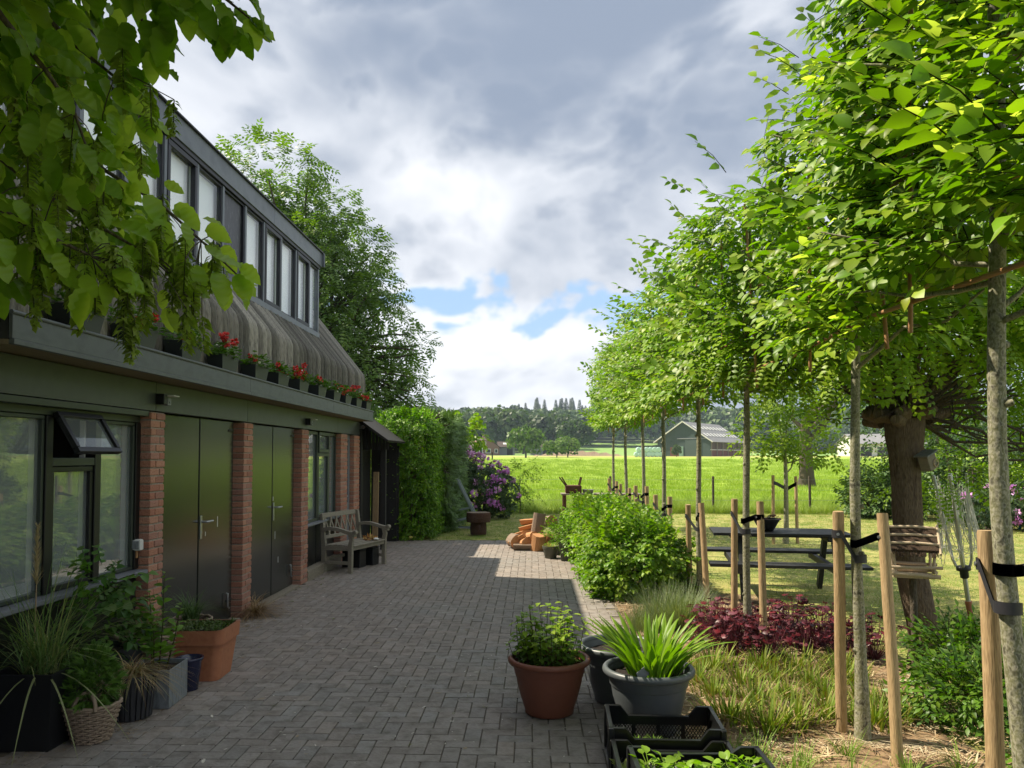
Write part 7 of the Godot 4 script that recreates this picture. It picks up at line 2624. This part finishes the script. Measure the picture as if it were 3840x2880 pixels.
		var cr := crown([[Vector3(0, s[3], 0), Vector3(s[2], s[3], s[2])], [Vector3(0.12, s[3] * 1.3, 0.05), Vector3(s[2] * 0.6, s[3] * 0.6, s[2] * 0.6)]], 300, 0.8, 1.25, [Color(0.15, 0.29, 0.035), Color(0.16, 0.29, 0.035), Color(0.09, 0.19, 0.025)], -0.2, 0.6, 0.6)
		var o := scatter(sp, "foliage", M.leaf, t, cr[0], cr[1])
		o.set_meta("kind", "stuff")
	# board edging lying by the feeder
	var e := MB.new()
	e.cbox(Vector3(0, 0.03, 0), Vector3(0.09, 0.05, 0.62), 0.006)
	var eb := part(e, "edging_board", M.teak)
	eb.position = Vector3(2.74, 0.015, -5.4)
	eb.rotation = Vector3(0.02, -0.5, 0)
	tag(eb, "weathered edging board lying on the soil below the bird table", "board")

func backdrop() -> void:
	# shrubs closing the garden at the right
	var sp := spray_alternate(6, 0.34, 0.13, 0.07, 1).mesh()
	var spec := [[9.3, -21.0, 0.8, 1.2, "rounded green shrub right behind the robinia trunk"], [11.0, -20.0, 1.9, 3.2, "tall dark shrub behind the clothes dryer"], [13.2, -18.5, 1.9, 3.4, "tall dark shrub at the right edge of the lawn"], [12.0, -22.5, 2.2, 4.4, "dark small tree behind the shrubs at right"], [14.8, -15.5, 1.8, 3.2, "dark shrub beyond the frame at the right end of the lawn"]]
	for s in spec:
		var t := thing("border_shrub", s[4], "shrub", Vector3(s[0], 0, s[1]), 0.0, "shrubs closing the lawn at right")
		var b := MB.new()
		for k in 7: branchy(b, Vector3(rf(-0.2, 0.2), 0, rf(-0.2, 0.2)), Vector3(rf(-1, 1) * s[2] * 0.7, s[3] * rf(0.5, 0.9), rf(-1, 1) * s[2] * 0.6), 0.04, 0.01)
		part(b, "stems", M.bark_grey, t)
		var lobes := [[Vector3(0, s[3] * 0.45, 0), Vector3(s[2], s[3] * 0.5, s[2])]]
		for k in 6:
			var d := rdir()
			lobes.append([Vector3(0, s[3] * 0.5, 0) + d * Vector3(s[2], s[3] * 0.42, s[2]) * 0.8, Vector3.ONE * s[2] * 0.42])
		var cr := crown(lobes, 900, 0.8, 1.3, [Color(0.075, 0.14, 0.03), Color(0.055, 0.11, 0.025), Color(0.10, 0.17, 0.035)], 0.1, 0.5, 0.5)
		var o := scatter(sp, "foliage", M.leaf_dark, t, cr[0], cr[1])
		o.set_meta("kind", "stuff")
	# tree in the middle distance behind the young walnut
	var lobes2 := []
	for k in 9:
		var d := rdir()
		d.y = absf(d.y) * 0.8
		lobes2.append([Vector3(0, 4.2, 0) + d * Vector3(2.6, 2.0, 2.4), Vector3(1.5, 1.0, 1.5)])
	leafy_tree("leaning_tree", "old leaning tree standing in the field behind the picnic table", Vector3(13.4, land(13, -38), -38), 3.6, 0.34, lobes2, sp, 900, 1.0, 1.7, [Color(0.12, 0.16, 0.03), Color(0.07, 0.13, 0.025), Color(0.12, 0.19, 0.035)], M.bark_grey)
	# wire fence along the field
	var f := thing("wire_fence", "wire fence with thin wooden posts along the edge of the field", "fence", Vector3(0, 0, -22.7))
	for x in [-4.0, -0.9, 2.3, 5.3, 8.1, 11.0, 14.0, 17.0]:
		var b := MB.new()
		b.cbox(Vector3(x, 0.5, 0), Vector3(0.06, 1.1, 0.06), 0.006)
		part(b, "post", M.bark_grey, f)
	for y in [0.35, 0.65, 0.95]:
		var b := MB.new()
		b.tube([Vector3(-4, y, 0.035), Vector3(17, y, 0.035)], 0.003, 4)
		part(b, "wire", M.zinc, f)
	# turquoise play table at the right edge
	var tq := thing("play_table", "turquoise plastic garden table at the right edge of the lawn", "table", Vector3(11.35, 0, -17.3))
	var b3 := MB.new()
	b3.cbox(Vector3(0, 0.62, 0), Vector3(1.1, 0.12, 0.7), 0.04)
	part(b3, "table_top", M.turquoise, tq)
	for s in [[-0.45, -0.25], [0.45, -0.25], [-0.45, 0.25], [0.45, 0.25]]:
		b3 = MB.new()
		b3.tube([Vector3(s[0], 0, s[1]), Vector3(s[0] * 0.95, 0.58, s[1] * 0.95)], 0.03, 8)
		part(b3, "leg", M.turquoise, tq)

# ---------------------------------------------------------------- planters by the window and boxes on the canopy
func tapered(b: MB, w: float, d: float, h: float, t: float, y0 := 0.0) -> void:
	# open tapered rectangular tub: bottom t times the top
	for k in 4:
		var a := Basis(Vector3.UP, PI / 2 * k)
		var x := w / 2 if k % 2 == 0 else d / 2
		var z := d / 2 if k % 2 == 0 else w / 2
		b.quad(a * Vector3(-x * t, y0, z * t), a * Vector3(x * t, y0, z * t), a * Vector3(x, y0 + h, z), a * Vector3(-x, y0 + h, z))
		b.quad(a * Vector3(x * 0.9, y0 + h * 0.7, z * 0.88), a * Vector3(-x * 0.9, y0 + h * 0.7, z * 0.88), a * Vector3(-x * 0.94, y0 + h, z * 0.92), a * Vector3(x * 0.94, y0 + h, z * 0.92))
		b.quad(a * Vector3(-x, y0 + h, z), a * Vector3(x, y0 + h, z), a * Vector3(x * 0.94, y0 + h, z * 0.92), a * Vector3(-x * 0.94, y0 + h, z * 0.92))

func wicker_pot(t: Node3D, r0: float, r1: float, h: float) -> void:
	var n := 22
	var rows := int(h / 0.0135)
	for j in rows:
		var b := MB.new()
		var f := (j + 0.5) / rows
		var r := lerpf(r0, r1, f)
		var pts := []
		for k in n * 2 + 1:
			var a := TAU * k / (n * 2)
			var wv := 0.0065 * (1.0 if (k / 2 + j) % 2 == 0 else -1.0) * (1.0 if k % 2 == 0 else 0.6)
			pts.append(Vector3(cos(a) * (r + wv), f * h + 0.0015 * sin(a * 5 + j), sin(a) * (r + wv)))
		b.tube(pts, 0.0068, 5, false)
		part(b, "woven_cane", M.wicker, t)
	var s := MB.new()
	for k in n:
		var a := TAU * k / n
		s.tube([Vector3(cos(a) * r0, 0.002, sin(a) * r0), Vector3(cos(a) * r1, h + 0.004, sin(a) * r1)], 0.005, 5, false)
	part(s, "stakes", M.wicker, t)
	s = MB.new()
	s.lathe(Vector3.ZERO, [Vector2(0, 0.006), Vector2(r0, 0.006)], 20)
	s.lathe(Vector3(0, h * 0.86, 0), [Vector2(r1 * 0.95, 0), Vector2(0, 0.012)], 20)
	part(s, "soil", M.potting_soil, t)
	s = MB.new()
	var rim := []
	for k in 45:
		var a := TAU * k / 44
		rim.append(Vector3(cos(a) * r1, h + 0.006 + 0.004 * sin(a * 11), sin(a) * r1))
	s.tube(rim, 0.011, 6, false)
	part(s, "braided_rim", M.wicker, t)

func window_planters() -> void:
	# black square tub with pampas grass
	var t := thing("pampas_planter", "black square tub with tall pampas grass under the near window", "planter", Vector3(-2.84, 0.004, -4.44))
	var b := MB.new()
	tapered(b, 0.36, 0.40, 0.43, 0.84)
	part(b, "tub", M.dark_plastic, t)
	b = MB.new()
	b.box(Vector3(0, 0.38, 0), Vector3(0.32, 0.02, 0.35))
	part(b, "soil", M.potting_soil, t)
	for g in 6:
		b = MB.new()
		for k in 42:
			var a := rf(0, TAU)
			var q := rf(0.75, 1.3)
			b.col = [Color(0.11, 0.19, 0.06), Color(0.15, 0.24, 0.075), Color(0.26, 0.29, 0.11)][k % 3] * q
			var sp := rf(0.05, 0.75)
			b.blade(Vector3(rf(-0.08, 0.08), 0.38, rf(-0.1, 0.1)), Vector3(cos(a) * sp, 1, sin(a) * sp), rf(0.45, 0.85), rf(0.004, 0.008), rf(0.2, 1.5), 7, 0.3)
		part(b, "grass_tuft", M.blade, t)
	for k in 5:   # long arching blades over the edge
		b = MB.new()
		b.col = Color(0.26, 0.29, 0.13)
		var a: float = [0.7, 1.2, 0.2, 1.7, -0.3][k]
		b.blade(Vector3(0.04, 0.4, 0.08), Vector3(cos(a), 0.9, sin(a)), rf(0.55, 0.8), 0.012, 2.7, 9, 0.75)
		part(b, "arching_blade", M.blade, t)
	b = MB.new()
	b.col = Color(0.36, 0.27, 0.17)
	b.tube([Vector3(-0.02, 0.38, 0.05), Vector3(-0.015, 0.9, 0.05)], 0.004, 5)
	for k in 260:
		var f := rng.randf()
		var a := rf(0, TAU)
		b.col = Color(0.46, 0.36, 0.23) * rf(0.8, 1.25)
		b.blade(Vector3(-0.015, 0.88 + f * 0.36, 0.05), Vector3(cos(a) * 0.35, 1, sin(a) * 0.35), 0.07 * (1.1 - f * 0.6), 0.004, 0.3, 2)
	part(b, "plume", M.blade, t)
	# wicker basket with dwarf conifer
	t = thing("wicker_basket", "round wicker basket with handle holding a dwarf conifer", "basket", Vector3(-2.56, 0.004, -4.47))
	wicker_pot(t, 0.095, 0.15, 0.205)
	b = MB.new()
	var arc := []
	for k in 11:
		var a := PI * k / 10
		arc.append(Vector3(0.03 + cos(a) * 0.065, 0.2 + sin(a) * 0.10, 0.135 - 0.02 * sin(a)))
	b.tube(arc, 0.011, 6)
	part(b, "handle", M.wicker, t)
	b = MB.new()
	for k in 11: arc[k] = Vector3(-arc[k].x, arc[k].y, -arc[k].z)
	b.tube(arc, 0.011, 6)
	part(b, "handle", M.wicker, t)
	var cone := MB.new()
	for k in 18:
		var d := Vector3(rf(-0.7, 0.7), rf(-0.4, 0.5), 1)
		cone.col = Color(1, 1, 1) * rf(0.75, 1.25)
		cone.blade(Vector3(0, 0, rf(0, 0.03)), d, rf(0.025, 0.045), 0.0042, 0.2, 1)
	var cr := crown([[Vector3(0.0, 0.31, 0), Vector3(0.145, 0.14, 0.145)], [Vector3(-0.01, 0.42, 0), Vector3(0.1, 0.09, 0.1)]], 620, 0.85, 1.3, [Color(0.09, 0.19, 0.025), Color(0.12, 0.235, 0.03), Color(0.07, 0.15, 0.022)], -0.1, 0.35, 0.3)
	var o := scatter(cone.mesh(), "conifer", M.leaf_dark, t, cr[0], cr[1])
	o.set_meta("kind", "stuff")
	# ribbed dark bucket with brown sedge
	t = thing("ribbed_bucket", "dark ribbed metal bucket with trailing brown sedge", "planter", Vector3(-2.53, 0.004, -4.86))
	b = MB.new()
	for k in 24:
		var a := TAU * k / 24
		var bs := Basis(Vector3.UP, -a)
		b.bar(bs * Vector3(0.112, 0.004, 0), bs * Vector3(0.14, 0.27, 0), 0.024, 0.014, 0.003, bs * Vector3(1, 0, 0))
	b.lathe(Vector3.ZERO, [Vector2(0, 0.002), Vector2(0.108, 0.002), Vector2(0.136, 0.26), Vector2(0.14, 0.27), Vector2(0.12, 0.27), Vector2(0.0, 0.24)], 24)
	part(b, "bucket", M.zinc_dark, t)
	sedge(t, Vector3(0, 0.25, 0), 300, 0.36, [Color(0.34, 0.23, 0.12), Color(0.44, 0.33, 0.19), Color(0.24, 0.15, 0.08), Color(0.30, 0.28, 0.13)])
	# zinc cube with a laurel-like plant
	t = thing("zinc_planter", "square grey zinc planter with glossy upright leaves", "planter", Vector3(-2.52, 0.004, -5.15), deg_to_rad(3))
	b = MB.new()
	for k in 4:
		var bs := Basis(Vector3.UP, PI / 2 * k)
		b.cbox(bs * Vector3(0, 0.125, 0.147), Vector3(0.3, 0.25, 0.008), 0.003, bs)
	b.box(Vector3(0, 0.01, 0), Vector3(0.29, 0.012, 0.29))
	part(b, "box", M.zinc, t)
	b = MB.new()
	b.box(Vector3(0, 0.21, 0), Vector3(0.28, 0.02, 0.28))
	part(b, "soil", M.potting_soil, t)
	for s in [[0.03, 0.03, 0.64, 0.1], [-0.03, 0.0, 0.5, -0.12], [0.06, -0.02, 0.42, 0.3], [0.0, 0.05, 0.34, 0.0]]:
		b = MB.new()
		b.col = Color(0.10, 0.09, 0.04)
		var p := Vector3(s[0], 0.22, s[1])
		var e := p + Vector3(s[3] * 0.3, s[2], rf(-0.04, 0.04))
		b.tube([p, p.lerp(e, 0.5) + Vector3(0.01, 0, 0), e], [0.006, 0.004, 0.002], 5)
		for k in 21:
			var f := 0.15 + 0.85 * k / 20.0
			var a := k * 2.4
			b.col = (Color(0.17, 0.31, 0.04) if f < 0.75 else Color(0.15, 0.25, 0.05)) * rf(0.85, 1.3)
			b.leaf(p.lerp(e, f), look(Vector3(cos(a), rf(0.2, 1.0), sin(a)), Vector3(rf(-0.5, 0.5), 1, rf(-0.2, 0.8))), rf(0.08, 0.125) * (1.1 - 0.5 * f), rf(0.042, 0.056) * (1.1 - 0.4 * f), 0.3, 0.25, 3)
		part(b, "leafy_stem", M.leaf, t)
	# square terracotta pot with low herb
	t = thing("terracotta_square_pot", "large square terracotta pot with low green herbs", "planter", Vector3(-2.47, 0.004, -5.78), deg_to_rad(2))
	b = MB.new()
	rounded_tub(b, 0.198, 0.198, 0.165, 0.0, 0.27, 0.06)
	rounded_tub(b, 0.217, 0.217, 0.21, 0.268, 0.37, 0.06)
	rounded_tub(b, 0.21, 0.21, 0.197, 0.268, 0.269, 0.06)
	part(b, "body", M.terracotta, t)
	b = MB.new()
	rounded_tub(b, 0.19, 0.19, 0.186, 0.37, 0.33, 0.05)
	rounded_tub(b, 0.19, 0.19, 0.217, 0.37, 0.3705, 0.05)
	part(b, "rim", M.terracotta, t)
	b = MB.new()
	b.box(Vector3(0, 0.335, 0), Vector3(0.37, 0.02, 0.37))
	part(b, "soil", M.potting_soil, t)
	var sp := spray_alternate(8, 0.05, 0.018, 0.012, 1).mesh()
	var tr := []
	for k in 330: tr.append(Transform3D(look(Vector3(rf(-1, 1), rf(0.2, 1.0), rf(-1, 1))), Vector3(rf(-0.17, 0.17), 0.345, rf(-0.17, 0.17))))
	o = scatter(sp, "herbs", M.leaf, t, tr, [Color(0.17, 0.22, 0.08), Color(0.12, 0.18, 0.05), Color(0.22, 0.25, 0.11)])
	o.set_meta("kind", "stuff")
	# wicker trough and dark boxes behind with shrubby plants
	t = thing("wicker_planter", "oval wicker planter with wiry green shrub behind the zinc planter", "basket", Vector3(-2.78, 0.004, -5.52))
	wicker_pot(t, 0.16, 0.2, 0.36)
	sedge(t, Vector3(0, 0.34, 0), 150, 0.42, [Color(0.12, 0.16, 0.05), Color(0.16, 0.19, 0.07), Color(0.10, 0.14, 0.04)], 0.5)
	t = thing("rosemary_planter", "wicker pot with a round rosemary bush in front of the first door", "basket", Vector3(-2.76, 0.004, -6.2))
	wicker_pot(t, 0.13, 0.16, 0.32)
	sedge(t, Vector3(0, 0.32, 0), 170, 0.27, [Color(0.09, 0.17, 0.05), Color(0.12, 0.21, 0.06), Color(0.07, 0.13, 0.04)], 0.3)
	t = thing("dark_trough", "dark plastic trough with leafy currant stems under the window", "planter", Vector3(-2.84, 0.004, -5.05), deg_to_rad(88))
	b = MB.new()
	tapered(b, 0.62, 0.24, 0.36, 0.9)
	part(b, "trough", M.grey_box, t)
	b = MB.new()
	b.box(Vector3(0, 0.31, 0), Vector3(0.55, 0.02, 0.2))
	part(b, "soil", M.potting_soil, t)
	var cur := spray_alternate(6, 0.16, 0.065, 0.055, 2).mesh()
	cr = crown([[Vector3(-0.1, 0.58, 0), Vector3(0.22, 0.26, 0.17)], [Vector3(0.15, 0.5, 0), Vector3(0.2, 0.2, 0.18)], [Vector3(-0.05, 0.82, 0), Vector3(0.14, 0.14, 0.14)]], 95, 0.8, 1.25, [Color(0.12, 0.23, 0.07), Color(0.16, 0.28, 0.08), Color(0.10, 0.19, 0.055)], 0.1, 0.7, 0.6)
	o = scatter(cur, "foliage", M.leaf, t, cr[0], cr[1])
	o.set_meta("kind", "stuff")
	# blue-black pot rim peeping out
	t = thing("glazed_pot", "small dark blue glazed pot between the zinc planter and the terracotta pot", "flower pot", Vector3(-2.42, 0.004, -5.43))
	b = MB.new()
	b.lathe(Vector3.ZERO, [Vector2(0, 0.002), Vector2(0.06, 0), Vector2(0.085, 0.2), Vector2(0.095, 0.21), Vector2(0.095, 0.225), Vector2(0.082, 0.225), Vector2(0.07, 0.18), Vector2(0, 0.17)], 24)
	part(b, "pot", mat("blue_glaze", srgb(0.018, 0.02, 0.05), 0.2), t)
	# brown sedge growing at the foot of the second pier
	t = thing("sedge_tuft", "brown fountain of sedge growing at the foot of the second brick pier", "grass", Vector3(-2.86, 0.0, -7.93))
	sedge(t, Vector3(0, 0.0, 0), 420, 0.40, [Color(0.32, 0.21, 0.12), Color(0.42, 0.29, 0.17), Color(0.24, 0.15, 0.09)], 0.75)
	flower_boxes()

func rounded_tub(b: MB, w: float, d: float, wb: float, y0: float, y1: float, r: float) -> void:
	var ring := func(hw, y):
		var out := []
		for q in 4:
			for k in 6:
				var a := PI / 2 * q + PI / 2 * k / 5.0
				var c: Vector2 = [Vector2(1, 1), Vector2(-1, 1), Vector2(-1, -1), Vector2(1, -1)][q] * (hw - r)
				out.append([Vector3(c.x + cos(a) * r, y, c.y + sin(a) * r), Vector3(cos(a), 0, sin(a))])
		return out
	var lo: Array = ring.call(wb, y0)
	var hi: Array = ring.call(w, y1)
	var first := b.v.size()
	for i in 24:
		b.vert(lo[i][0], lo[i][1]); b.vert(hi[i][0], hi[i][1])
	for i in 24:
		var p := first + i * 2
		var q := first + ((i + 1) % 24) * 2
		b.f4(p, p + 1, q + 1, q)

func sedge(t: Node3D, at: Vector3, n: int, ln: float, pal: Array, spread := 1.0) -> void:
	for g in 4:
		var b := MB.new()
		for k in n / 4:
			var a := rf(0, TAU)
			b.col = pal[rng.randi() % pal.size()] * rf(0.8, 1.25)
			b.blade(at + Vector3(rf(-0.05, 0.05), 0, rf(-0.05, 0.05)), Vector3(cos(a) * spread * rf(0.1, 1.0), 1, sin(a) * spread * rf(0.1, 1.0)), ln * rf(0.6, 1.25), rf(0.004, 0.006), (0.6 + 1.8 * spread) * rf(0.4, 1.2), 6, 0.6)
		part(b, "grass_tuft", M.blade, t)

func flower_boxes() -> void:
	var zs := [-4.36, -5.05, -5.80, -6.57, -7.37, -8.05, -8.80, -9.59, -10.35, -11.0, -11.7, -12.4]
	var red := mat("geranium_red", srgb(0.62, 0.035, 0.03), 0.6)
	var white := mat("flower_white", srgb(0.78, 0.78, 0.72), 0.6)
	var words := ["first", "second", "third", "fourth", "fifth", "sixth", "seventh", "eighth", "ninth", "tenth", "eleventh", "last"]
	var head := MB.new()
	for k in 30:
		var d := rdir()
		head.leaf(d * 0.006, look(d, rdir()), 0.026, 0.018, 0.2, 0.2, 1)
	var hm := head.mesh()
	var bit := MB.new()
	for k in 6:
		var a := TAU * k / 6
		bit.leaf(Vector3.ZERO, look(Vector3(cos(a), 0.3, sin(a))), 0.011, 0.008, 0.1, 0.1, 1)
	var wm := bit.mesh()
	for i in zs.size():
		var flowers: String = ["a few red buds", "white flowers", "small white flowers", "tall red geraniums", "green leaves", "red blooms", "many red geraniums", "mixed leaves", "white blooms", "mixed blooms", "pink red geraniums", "red geraniums"][i]
		var t := thing("flower_box", "%s flower box from the near end of the canopy, with %s" % [words[i], flowers], "flower box", Vector3(-2.755, 2.404, zs[i] - 0.19), 0.0, "flower boxes on the canopy")
		var b := MB.new()
		tapered(b, 0.15, 0.38, 0.135, 0.8)
		part(b, "box", M.grey_box, t)
		b = MB.new()
		b.box(Vector3(0, 0.105, 0), Vector3(0.11, 0.01, 0.33))
		part(b, "soil", M.potting_soil, t)
		b = MB.new()
		for k in 200:
			var d := rdir()
			d.y = absf(d.y)
			var p := Vector3(0.015, 0.12, 0) + d * Vector3(0.125, 0.15, 0.27) * rf(0.4, 1.1)
			b.col = [Color(0.10, 0.20, 0.04), Color(0.14, 0.25, 0.045), Color(0.08, 0.16, 0.035)][k % 3] * rf(0.85, 1.2)
			lobed_leaf(b, p, look(Vector3(d.x, rf(-0.4, 0.4), d.z) + rdir() * 0.4, Vector3.UP + d * 0.5), rf(0.018, 0.032))
		part(b, "foliage", M.leaf, t)
		var nr: int = [2, 3, 3, 5, 3, 6, 12, 5, 3, 6, 11, 8][i]
		var nw: int = [2, 24, 14, 12, 4, 8, 9, 6, 14, 8, 6, 3][i]
		for k in nr:
			var p := Vector3(rf(-0.02, 0.09), rf(0.15, 0.33 if i in [3, 6, 10] else 0.24), rf(-0.2, 0.2))
			var st := MB.new()
			st.tube([Vector3(p.x * 0.3, 0.12, p.z * 0.7), p], 0.0025, 4)
			put(st.mesh(), "flower_stem", M.olive_plastic, t)
			put(hm, "red_flower_head", red, t, p, Basis(Vector3.UP, rf(0, TAU)) * Basis.from_scale(Vector3.ONE * rf(0.9, 1.5)))
		for k in nw:
			var p := Vector3(rf(0.0, 0.1), rf(0.12, 0.30 if i == 1 else 0.24), rf(-0.2, 0.2))
			put(wm, "white_flower", white, t, p, Basis(rdir(), rf(0, 1.5)) * Basis.from_scale(Vector3.ONE * rf(1.0, 1.7)))
